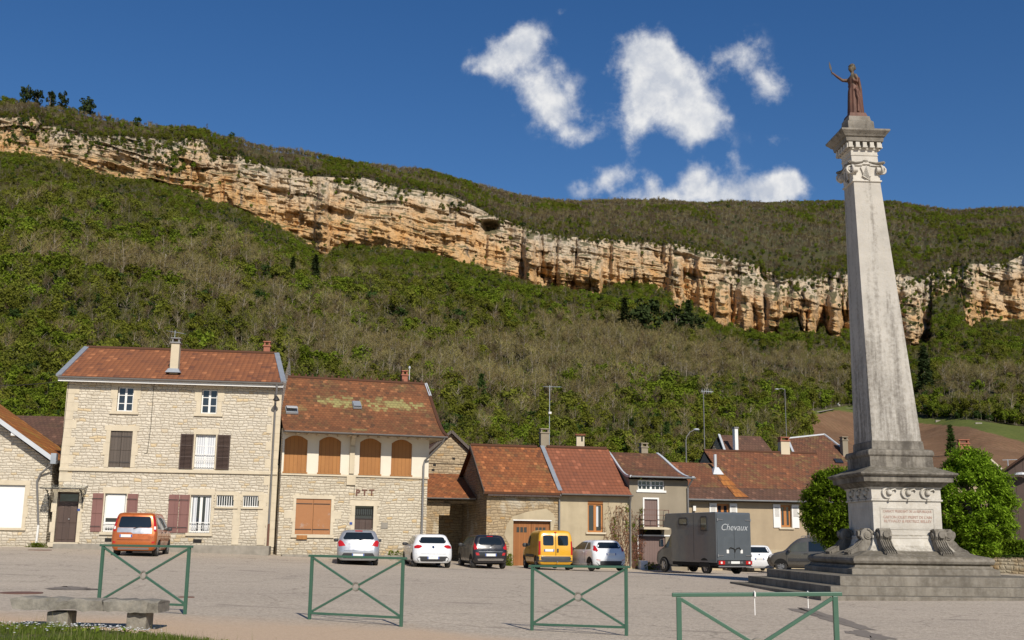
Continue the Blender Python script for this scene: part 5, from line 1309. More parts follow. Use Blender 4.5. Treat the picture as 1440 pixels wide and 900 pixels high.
# ================================================================== tall narrow house and the long low house
E_ = Fac(886, 799, 62.6, 14.0)
def house_e():
    f = E_; h = f.root('narrow_grey_house', 'tall narrow grey plastered house with balcony and mauve garage door beside the horse lorry', 'house')
    W = f.loc(968.5, 740).x; ov = -.45; yr = 3.6; D = 7
    ze = f.loc(930, 675).z; zl = (f.loc(887, 668.5, ov).z+f.loc(975, 672, ov).z)/2; zr = (f.loc(856, 635, yr).z+f.loc(924, 638.5, yr).z)/2
    tw, dr, ga = f.rect(897, 671.5, 934.5, 689.5), f.rect(906, 702, 924.5, 741), f.rect(898, 754, 936, 799); ga = (ga[0], ga[1], 0, ga[3]); lo = f.rect(900, 743.5, 931, 752); tw = (tw[0], tw[1], tw[2], min(tw[3], ze-.03))
    mb = MB(); wall_front(mb, [(0, -1), (W, -1), (W, ze), (0, ze)], [rpoly(r) for r in (tw, dr, ga, lo)], .25)
    for x in (0, W): mb.face((x, 0, -1), (x, D, -1), (x, D, ze), (x, yr, zr-.15), (x, 0, ze))
    mb.build('wall', M['render_grey'], h)
    x0, x1 = f.loc(887, 668, ov).x, f.loc(975, 672, ov).x
    r = MB(); c = (f.loc(924, 638, yr).x, yr, zr); d = (f.loc(856, 635, yr).x, yr, zr); a, b = (x0, ov, zl), (x1, ov, zl)
    V = roof_plane(r, a, b, c, d, .11, 8, .28); roof_plane(r, (c[0], D+.4, zl), (d[0], D+.4, zl), d, c, .11); r.build('roof', M['tile_brown'], h)
    edge_strip('verge_flashing', [V[2*i] for i in range(9)], .10, .12, M['zinc_pale'], h, -.02); edge_strip('verge_flashing', [V[2*i+1] for i in range(9)], .16, .12, M['zinc_pale'], h, .0)
    gutter((x0, ov-.08, zl+.0), (x1+.08, ov-.08, zl+.0), h, 'zinc', .085)
    pipe([(x1-.05, ov-.08, zl-.08), (W-.06, -.1, ze-.4), (W-.06, -.1, 0)], h, 'gutter', .05)
    q = f.loc(905, 637, yr+.5); chimney(q.x, yr+.5, zr-.6, f.loc(905, 630, yr+.5).z, .42, .42, h, 'render_grey', 'render_grey')
    window(tw, h, .08, .07, 6, 2, 'white'); MB().box(tw[0]-.1, tw[1]+.08, -.06, .2, tw[2]-.12, tw[2]-.002).build('window_sill', M['white'], h)
    fr = MB(); fr.box(dr[0]-.09, dr[0], -.04, .1, dr[2], dr[3]+.09); fr.box(dr[1], dr[1]+.09, -.04, .1, dr[2], dr[3]+.09); fr.box(dr[0], dr[1], -.041, .1, dr[3], dr[3]+.09); fr.build('door_frame', M['white'], h)
    shutter((dr[0], dr[1], dr[2], dr[3]), h, 'mauve', .06, .04, battens=False, hinge=False)
    bl = MB().box(lo[0]-.05, lo[1]+.15, -.75, .0, dr[2]-.14, dr[2]-.02).build('balcony', M['render_cream'], h)
    rl = MB(); z0 = dr[2]; xA, xB = lo[0]-.0, lo[1]+.12
    for z in (z0+.08, z0+.36, z0+.64, z0+.92): rl.bar((xA, -.72, z), (xB, -.72, z), .025); rl.bar((xA, -.72, z), (xA, -.03, z), .025); rl.bar((xB, -.72, z), (xB, -.03, z), .025)
    for x in (xA, (xA+xB)/2, xB): rl.bar((x, -.72, z0-.02), (x, -.72, z0+.94), .03)
    rl.build('balcony_railing', M['rust_iron'], bl)
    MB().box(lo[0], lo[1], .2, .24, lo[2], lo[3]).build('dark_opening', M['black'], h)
    fr = MB(); fr.box(ga[0]-.07, ga[0], -.04, .1, 0, ga[3]+.08); fr.box(ga[0], ga[1]+.5, -.0405, .1, ga[3], ga[3]+.08); fr.build('garage_frame', M['white'], h)
    MB().box(ga[0], ga[1], .09, .14, .0, ga[3]).build('garage_door', M['mauve'], h)
    q = f.rect(897, 790, 907, 799); b_ = MB().box(q[0], q[1], -.45, -.08, -.1, .42).build('stone_block', M['white'], None, bevel=.02); b_.location = f.O; b_.rotation_euler = (0, 0, f.yaw); tag(b_, 'white painted stone block in front of the mauve garage door', 'stone block')
    return h
HE = house_e()
F_ = Fac(969, 801, 66.0, 11.0)
def house_f():
    f = F_; h = f.root('long_low_house', 'long beige house with white shutters and wide streaked roof behind the horse lorry', 'house')
    W = f.loc(1180, 760).x; ov = -.45; ze = (f.loc(975, 704).z+f.loc(1135, 709).z)/2; zl = (f.loc(969, 700.5, ov).z+f.loc(1137, 705.5, ov).z)/2
    yr = 5.4; zr = (f.loc(990, 634, yr).z+f.loc(1148, 637.5, yr).z)/2; D = 10
    y2 = None; best = 9
    for i in range(60):
        y = 2+i*.06; z = zl+(zr-zl)*(y-ov)/(yr-ov); e = abs(f.loc(980, 650, y).z-z)
        if e < best: best = e; y2 = y
    z2 = zl+(zr-zl)*(y2-ov)/(yr-ov)
    w1, w2 = f.rect(1008.5, 706, 1025.5, 742), f.rect(1098, 710.5, 1112.5, 741); w1 = (w1[0], w1[1], w2[2], w2[3])
    mb = MB(); wall_front(mb, [(0, -1), (W, -1), (W, ze), (0, ze)], [rpoly(w1), rpoly(w2)], .22)
    mb.face((W, 0, -1), (W, D, -1), (W, D, ze), (W, yr, zr-.2), (W, 0, ze)); xk = f.loc(990, 634, yr).x; mb.face((xk, .6, ze), (xk, D, ze), (xk, yr, zr-.16)); mb.build('wall', M['render_beige'], h)
    r = MB(); t = .26; ym = ov+(yr-ov)*t; zm = zl+(zr-zl)*t-.12
    xL = f.loc(968, 700, ov).x-.05; xe = f.loc(1185, 706, ov).x; xr_ = f.loc(1148, 637, yr).x
    # lower apron of darker tiles, then the main slope in two heights
    ap = MB(); roof_plane(ap, (xL, ov, zl), (xe, ov, zl), (xe-.3, ym, zm), (xL, ym, zm), .10); ap.build('roof_apron', M['tile_dark'], h)
    tt = (y2-ym)/(yr-ym); z2 = zm+(zr-zm)*tt
    roof_plane(r, (xL-.8, ym, zm+.012), (xk, ym, zm+.012), (xk, y2, z2), (xL-.8, y2, z2), .10)
    roof_plane(r, (xk+.003, ym, zm+.012), (xe-.3, ym, zm+.012), (xr_, yr, zr), (xk+.003, yr, zr), .10, u0=4.)
    roof_plane(r, (xr_, D+.4, zl), (xk, D+.4, zl), (xk, yr, zr), (xr_, yr, zr), .10); roof_plane(r, (xk, y2+2, z2-1), (xL-.8, y2+2, z2-1), (xL-.8, y2, z2), (xk, y2, z2), .1); roof_plane(r, (xe-.3, ym, zm), (xe-.3, D, zm), (xr_, yr+.05, zr), (xr_, yr, zr), .1)
    r.build('roof', M['tile_long'], h)
    MB().tube([(xk, yr, zr), (xr_, yr, zr)], .10, 8).build('ridge_tiles', M['tile_red'], h)
    # strip of new bright tiles below the stove pipe
    s = MB(); q = f.loc(1006, 664, 2.6)
    def on(y): return (zl+(zm-zl)*(y-ov)/(ym-ov)) if y < ym else zm+(zr-zm)*(y-ym)/(yr-ym)
    def roofpt(px, py):
        for i in range(300):
            y = ov+(yr-ov)*i/299; p = f.loc(px, py, y)
            if p.z < on(y): return p
        return p
    pa, pb = roofpt(1010, 664), roofpt(1044, 700); wd = .42
    n = Vector((0, 0, .035)); P = [pa, roofpt(1027, 684), pb]
    for a, b in zip(P[:-1], P[1:]): s.face(a+n-Vector((wd*.6, 0, 0)), a+n+Vector((wd*.6, 0, 0)), b+n+Vector((wd, 0, 0)), b+n-Vector((wd, 0, 0)), uv=[(0, 1), (1, 1), (1, 0), (0, 0)])
    s.build('new_tile_strip', M['tile_ochre'], h, fix=False)
    p = roofpt(1006, 662); o = MB().tube([(p.x, p.y, p.z-.3), (p.x, p.y, f.loc(1005, 639, p.y).z)], .10, 10).build('stove_pipe', M['zinc_pale'], h, angle=40)
    MB().frustum(p.x, p.y-.1, p.z-.25, p.z+.2, .35, .42, .12, .14).build('pipe_flashing', M['zinc_pale'], o)
    q = f.loc(1101, 637, yr); chimney(q.x+.1, yr+.05, zr-.5, f.loc(1101, 621, yr).z, .62, .5, h, 'render_cream', 'brick', label='stout stone chimney with brick openings on the ridge')
    gutter((xL, ov-.08, zl), (xe, ov-.08, zl), h, 'zinc', .085)
    for w in (w1, w2):
        window(w, h, .12, .10, 2, 1, 'orange_frame', curtain=False); wd = .46
        for s_ in (-1, 1):
            x0 = w[0]-.03-wd if s_ < 0 else w[1]+.03; so = shutter((x0, x0+wd, w[2]-.05, w[3]+.05), h, 'white', -.06, .04, battens=False, hinge=False)
            lv = MB(); n_ = 9
            for i in range(n_): z = w[3]-.14-i*.065; lv.box(x0+.09, x0+wd-.09, -.068, -.0605, z-.012, z+.012)
            lv.build('louvre', M['concrete'], so)
        MB().box(w[0]-.15, w[1]+.15, -.10, .2, w[2]-.14, w[2]-.052).build('window_sill', M['cut_stone'], h)
    MB().box(0.1, W, -.025, .1, -.5, 1.2).build('plinth', M['render_tan'], h)
    q = f.rect(973.5, 712, 977.5, 717.5); mb = MB().box(q[0], q[1], -.16, -.0, q[2]-.05, q[3]+.02); o = mb.build('meter_box', M['white'], h, bevel=.01); cable('cable', [((q[0]+q[1])/2, -.02, q[2]), ((q[0]+q[1])/2+.05, -.02, 1.2)], h)
    x = f.loc(1137, 740, -.1).x; pipe([(x, ov-.06, zl-.1), (x, -.1, ze-.3), (x, -.1, 0)], h, 'gutter', .05)
house_f()

# ================================================================== houses further back
def back_houses():
    f = Fac(1003, 765, 81, 14); h = f.root('dark_roofed_house', 'house with dark brown roof and tall white chimney rising behind the long low house', 'house')
    yr = 3.5; zr = f.loc(1050, 613, yr).z; a = f.loc(1030, 660, 0); xr_ = f.loc(1110, 650, 0).x; xl = f.loc(1028, 650, 0).x; d = f.loc(1011, 611, yr).x
    r = MB(); V = roof_plane(r, (xl, -.3, a.z), (xr_, -.3, a.z), (xr_-.5, yr, zr), (d, yr, zr), .1, 6, .25); roof_plane(r, (xr_, 7, a.z), (xl, 7, a.z), (d, yr, zr), (xr_-.5, yr, zr)); r.build('roof', M['tile_dark'], h)
    edge_strip('verge_flashing', [V[2*i] for i in range(7)], .16, .12, M['zinc_pale'], h)
    w = MB(); w.box(xl+.2, xr_-.2, 0, 6.8, -1, a.z-.05); w.face((xl+.2, 0, a.z-.05), (xl+.2, 6.8, a.z-.05), (d+.25, yr, zr-.15)); w.face((d-2.6, .5, -1), (d-2.6, 6.8, -1), (d-.05, yr+.4, zr-.2), (xl, .2, a.z)); w.build('wall', M['stone_old'], h)
    q = f.loc(1034.5, 630, 1.4); t = f.loc(1034.5, 603, 1.4); o = MB().box(q.x-.13, q.x+.13, 1.2, 1.6, a.z-.2, t.z).build('chimney', M['white'], h); MB().box(q.x-.18, q.x+.18, 1.15, 1.65, t.z, t.z+.12).build('chimney_cap', M['gutter'], o)
    f = Fac(1108, 765, 79, 8); h = f.root('hipped_roof_house', 'house with zinc edged brown hip roof and a roof light behind the long low house', 'house')
    yr = 4.5; p = f.loc(1159, 611, yr); l = f.loc(1107, 616.5, yr); rr = f.loc(1184, 630, yr*.7); e = f.loc(1200, 665, -.2); bl = f.loc(1130, 660, -.2)
    r = MB(); L_ = [Vector((l.x, yr, l.z)), Vector((p.x, yr, p.z)), Vector((rr.x, yr*.7, rr.z)), Vector((e.x, -.2, e.z-.4)), Vector((bl.x, -.2, e.z-.4))]
    ex = Vector((1, 0, 0)); uv = [(q.x-bl.x, (q.y+.2)*1.25) for q in L_]
    r.face(*L_, uv=uv); r.face(*[q-Vector((0, 0, .1)) for q in L_][::-1], uv=uv[::-1]); r.build('roof', M['tile_brown'], h, fix=False)
    edge_strip('verge_flashing', L_[:3], .16, .10, M['zinc_pale'], h); edge_strip('verge_flashing', [L_[0], L_[4].lerp(L_[0], .35)], .16, .10, M['zinc_pale'], h)
    MB().box(bl.x, e.x, 0, 6, -1, e.z-.5).build('wall', M['stone_old'], h)
    q = f.loc(1181, 648, 1.5); sl = (p.z-e.z+.4)/(yr+.2); zz = e.z-.4+sl*1.7; k = MB(); k.prism([(-.3, -.25), (.3, -.25), (.3, .25), (-.3, .25)], (f.loc(1179, 648, 1.5).x, 1.5, zz+.05), (1, 0, 0), Vector((0, 1, sl)).normalized(), Vector((0, -sl, 1)).normalized(), .07); k.build('roof_light', M['glass'], h)
    q = f.loc(1187, 630, 2.4); chimney(q.x, 2.4, e.z, f.loc(1187, 620, 2.4).z, .42, .5, h, 'render_grey', 'render_grey')
    # right edge: dark gabled house, roof behind the chestnut
    f = Fac(1413, 768, 47, -20); h = f.root('shaded_gable_house', 'dark gabled house in shade with a pale blue lamp at the right edge', 'house')
    ap = f.loc(1448, 634); lv = f.loc(1409, 664); k = (ap.z-lv.z)/(ap.x-lv.x); x2 = ap.x*2-lv.x; D = 8
    w = MB(); w.face((0, 0, -1), (x2-.3, 0, -1), (x2-.3, 0, lv.z-.2), (ap.x, 0, ap.z-.1), (0, 0, lv.z-.1)); w.face((0, 0, -1), (0, D, -1), (0, D, lv.z-.2), (0, 0, lv.z-.1)); w.build('wall', M['dark_brown'], h)  # shade on this gable is put into its dark wall colour
    r = MB(); roof_plane(r, (lv.x-.1, D, lv.z), (lv.x-.1, -.3, lv.z), (ap.x, -.3, ap.z), (ap.x, D, ap.z)); roof_plane(r, (x2, -.3, lv.z), (x2, D, lv.z), (ap.x, D, ap.z), (ap.x, -.3, ap.z)); r.build('roof', M['tile_dark'], h)
    q = f.loc(1437, 667, -.3); MB().lathe([(0, .1), (.20, .06), (.26, -.02), (0, -.06)], (q.x, -.3, q.z), 12, 1.3, .8).build('lamp_head', M['zinc_pale'], h)
    f = Fac(1345, 765, 66, -10); h = f.root('red_chimney_house', 'brown roofed house with a red brick chimney rising behind the big chestnut tree', 'house')
    a = f.loc(1330, 634, 3.5); b = f.loc(1392, 646, 3.5); e = f.loc(1424, 668, 0); r = MB()
    roof_plane(r, (a.x-2, 0, e.z-.3), (e.x, 0, e.z-.3), (b.x, 3.5, b.z), (a.x, 3.5, b.z)); rf = r.build('roof', M['tile_dark'], h); edge_strip('verge_flashing', [(b.x, 3.5, b.z), (e.x, 0, e.z-.3)], .14, .1, M['render_cream'], h)
    MB().box(a.x-1.5, e.x-.3, .3, 7, -1, e.z-.4).build('wall', M['stone_old'], h)
    q = f.loc(1355, 630, 3.4); chimney(q.x, 3.4, b.z-.6, f.loc(1355, 625, 3.4).z, .6, .5, h, 'brick', 'brick')
    q = f.loc(1418, 660, 2); MB().tube([(q.x, 2, q.z-1.5), (q.x, 2, f.loc(1418, 646, 2).z)], .03, 6).tube([(q.x-.3, 2, f.loc(1418, 647, 2).z), (q.x+.9, 2, f.loc(1418, 646, 2).z)], .02, 6).build('antenna', M['zinc'], h)
back_houses()
# little brick shed up on the slope
def shed():
    P = at(816, 620, 118); s = root('hillside_shed', 'tiny pale shed with a tiled roof half hidden in bushes on the hillside', 'shed', P, 0); s.scale = (.46,)*3
    MB().box(-.9, .9, -.8, .8, -2, 1.25).build('wall', M['render_cream'], s); MB().box(.15, .55, -.81, -.79, -.2, .9).build('opening', M['black'], s)
    r = MB(); roof_plane(r, (-1.2, -1.1, 1.2), (1.2, -1.1, 1.2), (1.2, 0, 1.65), (-1.2, 0, 1.65), .08); roof_plane(r, (1.2, 1.1, 1.2), (-1.2, 1.1, 1.2), (-1.2, 0, 1.65), (1.2, 0, 1.65), .08); r.build('roof', M['tile_red'], s)
shed()
# ================================================================== the monument
def limestone(base, dark, streak=.5, grime=.3, warm=(.52, .46, .36)):
    def b(nt):
        p = nt.obj(); n = nt.noise(p, 1.1, 6, .62); f = nt.noise(p, 9, 5, .65); st = nt.noise(nt.mapping(p, (2.6, 2.6, .16)), 1.3, 6, .65); fine = nt.noise(p, 45, 3, .6)
        c = nt.mix(nt.rng(n, .3, .7), base, tuple(v*.82 for v in base))
        c = nt.mix(nt.rng(f, .45, .75, 0, .3), c, warm)
        z = nt.sep(p)[2]
        k = nt.math('ADD', nt.math('MULTIPLY', st, .75), nt.math('MULTIPLY', f, .35))
        # run-off streaks, heavier on the lower third of the shaft
        low = nt.rng(z, 4.4, 9.8, .10, 0)
        c = nt.mix(nt.rng(nt.math('ADD', k, low), .56, .74, 0, streak), c, dark)
        c = nt.mix(nt.rng(nt.math('ADD', n, nt.math('MULTIPLY', f, .45)), .66, .90, 0, grime), c, tuple(v*.6 for v in dark))
        # moss and dust on upward faces
        nz = nt.sep(nt.add('ShaderNodeNewGeometry').outputs['Normal'])[2]
        c = nt.mix(nt.math('MULTIPLY', nt.rng(nz, .3, .8), nt.rng(f, .35, .6, .15, .7)), c, (.12, .105, .075, 1))
        return dict(col=c, nor=nt.bump(nt.math('ADD', nt.math('MULTIPLY', f, 1.2), fine), .5, .02), rough=.9)
    return b
M['lime_white'] = mat('clean_carved_limestone', build=limestone((.60, .565, .50), (.36, .32, .26), .25, .12), spec=.2)
M['lime_shaft'] = mat('streaked_limestone_shaft', build=limestone((.48, .45, .40), (.125, .11, .093), .78, .10), spec=.2)
M['lime_grey'] = mat('weathered_grey_limestone', build=limestone((.275, .25, .212), (.08, .07, .058), .75, .55), spec=.2)
M['lime_step'] = mat('weathered_step_stone', build=limestone((.265, .238, .198), (.12, .103, .082), .5, .5, (.36, .30, .22)), spec=.2)
M['carved_red'] = mat('red_painted_lettering', col=(.40, .27, .22), rough=.8)
MY = R(3.0); MC = Vector((11.68, 34.1, 0))
def lean_xy(me, k=.046, z0=2.6):
    """the old column leans a little to the left"""
    for v in me.vertices:
        if v.co.z > z0: v.co.x -= k*(v.co.z-z0)
def build_monument():
    m = root('obelisk_monument', 'tall pale stone obelisk monument with scrolls and carved inscription on three steps', 'monument', MC, MY)
    def fin(mb, name, mt, par=m, bevel=.012, **kw):
        o = mb.build(name, M[mt], par, bevel=bevel, **kw); lean_xy(o.data); return o
    steps = MB()
    for k, (hx, fy, by, zt, zb) in enumerate(((3.92, 4.72, 4.7, .075, -.6), (3.45, 4.12, 4.1, .295, .0), (2.98, 3.52, 3.5, .545, .1))):
        s = MB(); s.box(-hx, hx, -fy, by, zb, zt); o = s.build('step', M['lime_step'], m, bevel=.02)
        # joints between the kerb stones of each step
        j = MB(); n = 5
        for i in range(1, n): x = -hx+2*hx*i/n+.13*math.sin(i*5+k); j.box(x-.008, x+.008, -fy-.003, -fy+.0, zt-.20, zt-.01)
    fin(MB().stack(0, 0, [(2.14, .545), (2.14, .70), (2.02, .745), (1.99, .80), (1.93, .82)]), 'lower_plinth', 'lime_step', bevel=.015)
    fin(MB().stack(0, 0, [(1.95, .82), (2.03, .86), (2.06, .93), (2.04, 1.0), (1.97, 1.05), (1.72, 1.10), (1.45, 1.20)]), 'upper_plinth', 'lime_step', bevel=.012)
    fin(MB().stack(0, 0, [(1.42, 1.16), (1.26, 1.22), (1.15, 1.36), (1.10, 1.52), (1.09, 1.56), (1.105, 1.57), (1.105, 1.63), (1.06, 1.655), (1.035, 1.66)]), 'pedestal_base', 'lime_white', bevel=.004)
    die = fin(MB().stack(0, 0, [(1.03, 1.66), (1.03, 2.64)]), 'pedestal', 'lime_white')
    # sunk panel frame and inscription on each visible face
    for a in (0, -90):
        Q = Matrix.Rotation(R(a), 4, 'Z'); fr = MB(); y = -1.045
        for (x0, x1, z0, z1) in ((-.82, .82, 2.42, 2.46), (-.82, .82, 1.82, 1.86), (-.82, -.78, 1.86, 2.42), (.78, .82, 1.86, 2.42)): fr.box(x0, x1, y, -1.03, z0, z1)
        o = fr.build('panel_frame', M['lime_white'], die, bevel=.006); o.data.transform(Q)
        lines = (('CARNOT PRESIDENT DE LA REPUBLIQUE', 2.345, .102), ('GASTON JOLIET PREFET DE L\u2019AIN', 2.175, .110), ('RUTHAUD & FERTREZ BELLEY', 2.06, .110)) if a == 0 else (('', 0, 0),)
        for t, z, s in lines:
            if not t: continue
            o = text_mesh('inscription', t, s, .004, M['carved_red'], die, 'CENTER', .0015, 0, .98)
            o.data.transform(Matrix.Translation((0, -1.034, z))); o.data.transform(Q)
            w = max(v.co.x for v in o.data.vertices)-min(v.co.x for v in o.data.vertices)
            if w > 1.46: o.data.transform(Matrix.Scale(1.46/w, 4, (1, 0, 0)))
    # frieze with carved festoons
    fz = fin(MB().stack(0, 0, [(1.06, 2.64), (1.075, 2.66), (1.075, 2.695), (1.045, 2.71), (1.045, 3.0), (1.07, 3.02), (1.09, 3.06)]), 'frieze', 'lime_white', bevel=.004)
    for a in (0, -90, 90):
        Q = Matrix.Rotation(R(a), 4, 'Z')
        for k in range(3):
            x = -.62+.58*k+.06; c = Vector((x, -1.06, 2.88)); f = MB()
            f.tube([c+Vector((.15*math.cos(w), -.02, .15*math.sin(w))) for w in [R(70+i*22) for i in range(11)]], [.018+.028*math.sin(i/10*math.pi) for i in range(11)], 6)
            f.lathe([(0, -.09), (.075, -.06), (.09, 0), (.07, .06), (0, .09)], c+Vector((.05, -.01, .02)), 10)
            f.lathe([(0, -.04), (.035, -.02), (.035, .02), (0, .04)], c+Vector((.01, -.04, -.21)), 8); f.tube([c+Vector((.10, -.02, .08)), c+Vector((.22, -.03, .12)), c+Vector((.26, -.02, .06))], .03, 6)
            o = f.build('festoon', M['lime_white'], fz, angle=50); o.data.transform(Q); lean_xy(o.data)
    # cornice of the pedestal and the stepped foot of the shaft
    fin(MB().stack(0, 0, [(1.08, 3.05), (1.13, 3.08), (1.22, 3.16), (1.24, 3.19), (1.34, 3.20), (1.35, 3.36), (1.41, 3.37), (1.46, 3.42), (1.46, 3.455), (1.42, 3.47), (1.02, 3.64), (1.0, 3.66)]), 'pedestal_cornice', 'lime_grey', bevel=.006)
    fin(MB().stack(0, 0, [(.965, 3.64), (.955, 3.97), (.975, 3.98), (1.0, 4.02), (1.0, 4.10), (.97, 4.16), (.86, 4.19), (.80, 4.20), (.785, 4.43), (.765, 4.45)]), 'shaft_base', 'lime_grey', bevel=.008)
    fin(MB().stack(0, 0, [(.755, 4.43)]+[(.755-.325*t, 4.45+8.25*t) for t in (0, .1, .2, .3, .4, .5, .6, .7, .8, .9, 1)]), 'shaft', 'lime_shaft', bevel=0)
    # capital with corner volutes and a shield on every face
    cp = fin(MB().stack(0, 0, [(.44, 12.68), (.475, 12.70), (.475, 12.745), (.435, 12.76), (.45, 13.22), (.44, 13.24)]), 'capital', 'lime_white', bevel=.006)
    for a in (0, 90, 180, 270):
        Q = Matrix.Rotation(R(a), 4, 'Z'); s = MB()
        s.prism([(-.13, 0), (.13, 0), (.15, .20), (.19, .30), (0, .36), (-.19, .30), (-.15, .20), (-.10, .0), (0, -.08)], (0, -.50, 12.86), (1, 0, 0), (0, 0, 1), (0, 1, 0), .07)
        o = s.build('shield', M['lime_white'], cp, bevel=.012); o.data.transform(Q); lean_xy(o.data)
        for sx in (-1, 1):
            v = MB(); c = Vector((sx*.50, -.47, 13.07)); r0 = .15
            sp = [c+Vector((sx*-1*math.cos(t)*r0*(1-t/15), 0, math.sin(t)*r0*(1-t/15))) for t in [math.pi/2-i*.62 for i in range(17)]] if False else [c+Vector((sx*math.sin(i*.62)*r0*(1-i/18), 0, math.cos(i*.62)*r0*(1-i/18))) for i in range(16)]
            v.tube([Vector((sx*.12, -.46, 13.24)), Vector((sx*.3, -.47, 13.235))]+sp, .036, 6); v.cyl(c+Vector((0, -.03, 0)), c+Vector((0, .06, 0)), .055, 8)
            v.cyl(c+Vector((0, .01, 0)), c+Vector((0, .16, 0)), .10, 12)
            o = v.build('volute', M['lime_white'], cp, angle=50); o.data.transform(Q); lean_xy(o.data)
            v = MB(); v.tube([Vector((sx*.10, -.47, 13.32)), Vector((sx*.34, -.50, 13.28)), Vector((sx*.58, -.56, 13.31))], .05, 4); o = v.build('abacus_arm', M['lime_grey'], cp); o.data.transform(Q); lean_xy(o.data)
        s = MB().lathe([(0, -.05), (.08, -.04), (.10, 0), (.08, .04), (0, .05)], (0, -.46, 13.36), 8, 1, .6); o = s.build('rosette', M['lime_grey'], cp, angle=50); o.data.transform(Q); lean_xy(o.data)
    fin(MB().stack(0, 0, [(.46, 13.24), (.50, 13.26), (.50, 13.33), (.43, 13.34), (.425, 13.56), (.445, 13.57), (.445, 13.60), (.43, 13.61), (.43, 13.74), (.47, 13.77), (.47, 13.80)]), 'architrave', 'lime_white', bevel=.005)
    en = fin(MB().stack(0, 0, [(.47, 13.79), (.47, 13.98), (.60, 14.0), (.60, 14.03), (.62, 14.14), (.66, 14.15), (.69, 14.20), (.77, 14.29), (.785, 14.31), (.785, 14.36), (.74, 14.38), (.42, 14.46)]), 'crowning_cornice', 'lime_grey', bevel=.006)
    for a in (0, 90, 180, 270):
        Q = Matrix.Rotation(R(a), 4, 'Z')
        for k in range(5):
            x = -.46+.23*k; d = MB().box(x-.065, x+.065, -.57, -.465, 13.84, 13.985); d.box(x-.075, x+.075, -.58, -.46, 13.80, 13.845); o = d.build('dentil', M['lime_white'], en, bevel=.008); o.data.transform(Q); lean_xy(o.data)
    fin(MB().stack(0, 0, [(.43, 14.42), (.42, 14.74), (.36, 14.80), (.34, 14.95)]), 'top_block', 'lime_grey')
    # scroll consoles round the foot of the pedestal
    for a in (0, 90, 180, -90):
        Q = Matrix.Rotation(R(a), 4, 'Z')
        for sx in (-1, 1):
            x = sx*.82; w = .17; P = []
            c1 = (-1.22, 1.66); r1 = .20
            P += [(-1.02, 1.86), (-1.02, 1.20)]
            P = [(c1[0]+r1*math.sin(R(t)), c1[1]+r1*math.cos(R(t))) for t in (60, 20, -20, -60, -100, -140)]
            P += [(-1.42, 1.44), (-1.52, 1.32), (-1.66, 1.24), (-1.76, 1.20), (-1.82, 1.13), (-1.80, 1.05), (-1.0, 1.05), (-1.0, 1.62)]
            s = MB(); s.prism([(u, z) for u, z in P], (x-w, 0, 0), (0, 1, 0), (0, 0, 1), (1, 0, 0), 2*w)
            for k in range(-2, 3):                      # fluting ribs down the front
                pts = [Vector((x+k*.065, u-.012, z+.012)) for u, z in P[4:11]]; s.tube(pts, .022, 5)
            o = s.build('scroll_console', M['lime_grey'], m, bevel=.008); o.data.transform(Q)
            for sd in (-1, 1):
                b = MB(); xx = x+sd*w; pts = [Vector((xx+sd*.012, c1[0]+r1*.85*(1-i/17)*math.sin(i*.55), c1[1]+r1*.85*(1-i/17)*math.cos(i*.55))) for i in range(15)]; b.tube(pts, .026, 5); b.cyl((xx, c1[0], c1[1]), (xx+sd*.045, c1[0], c1[1]), .075, 10); b.cyl((xx, -1.70, 1.14), (xx+sd*.03, -1.70, 1.14), .06, 8)
                q = b.build('volute', M['lime_grey'], o, angle=50); q.data.transform(Q)
            b = MB(); b.cyl((x, c1[0]-r1+.02, c1[1]+.02), (x, c1[0]-r1-.05, c1[1]+.02), .10, 14); q = b.build('boss', M['lime_grey'], o, bevel=.01); q.data.transform(Q)
    # weed at the foot of the steps
build_monument()

def voxel(name, mb, size, m, par, smooth=True, xf=None):
    me = bpy.data.meshes.new(name); me.from_pydata(mb.v, [], mb.f); bm = bmesh.new(); bm.from_mesh(me); bmesh.ops.recalc_face_normals(bm, faces=bm.faces); bm.to_mesh(me); bm.free()
    t = bpy.data.objects.new(name, me); COL.objects.link(t); md = t.modifiers.new('r', 'REMESH'); md.mode = 'VOXEL'; md.voxel_size = size
    s = t.modifiers.new('s', 'SMOOTH'); s.iterations = 2; s.factor = .4
    dg = bpy.context.evaluated_depsgraph_get(); dg.update(); me2 = bpy.data.meshes.new_from_object(t.evaluated_get(dg)); bpy.data.objects.remove(t)
    if xf is not None: me2.transform(xf)
    return link_mesh(name, me2, m, par, smooth)
def bronze(nt):
    p = nt.obj(); n = nt.noise(p, 3.2, 5, .6, .4); st = nt.noise(nt.mapping(p, (7, 7, 1.1)), 1, 4, .6); z = nt.sep(p)[2]
    c = nt.mix(nt.rng(nt.math('ADD', st, nt.math('MULTIPLY', n, .4)), .5, .85), (.078, .036, .024, 1), (.140, .064, .042, 1))
    g = nt.math('ADD', n, nt.rng(z, .9, 1.7, -.06, .12))
    c = nt.mix(nt.rng(g, .52, .66, 0, .75), c, (.085, .088, .058, 1))
    return dict(col=c, nor=nt.bump(n, .3, .02), rough=.65)
M['bronze'] = mat('rusty_bronze', build=bronze, metal=.25)
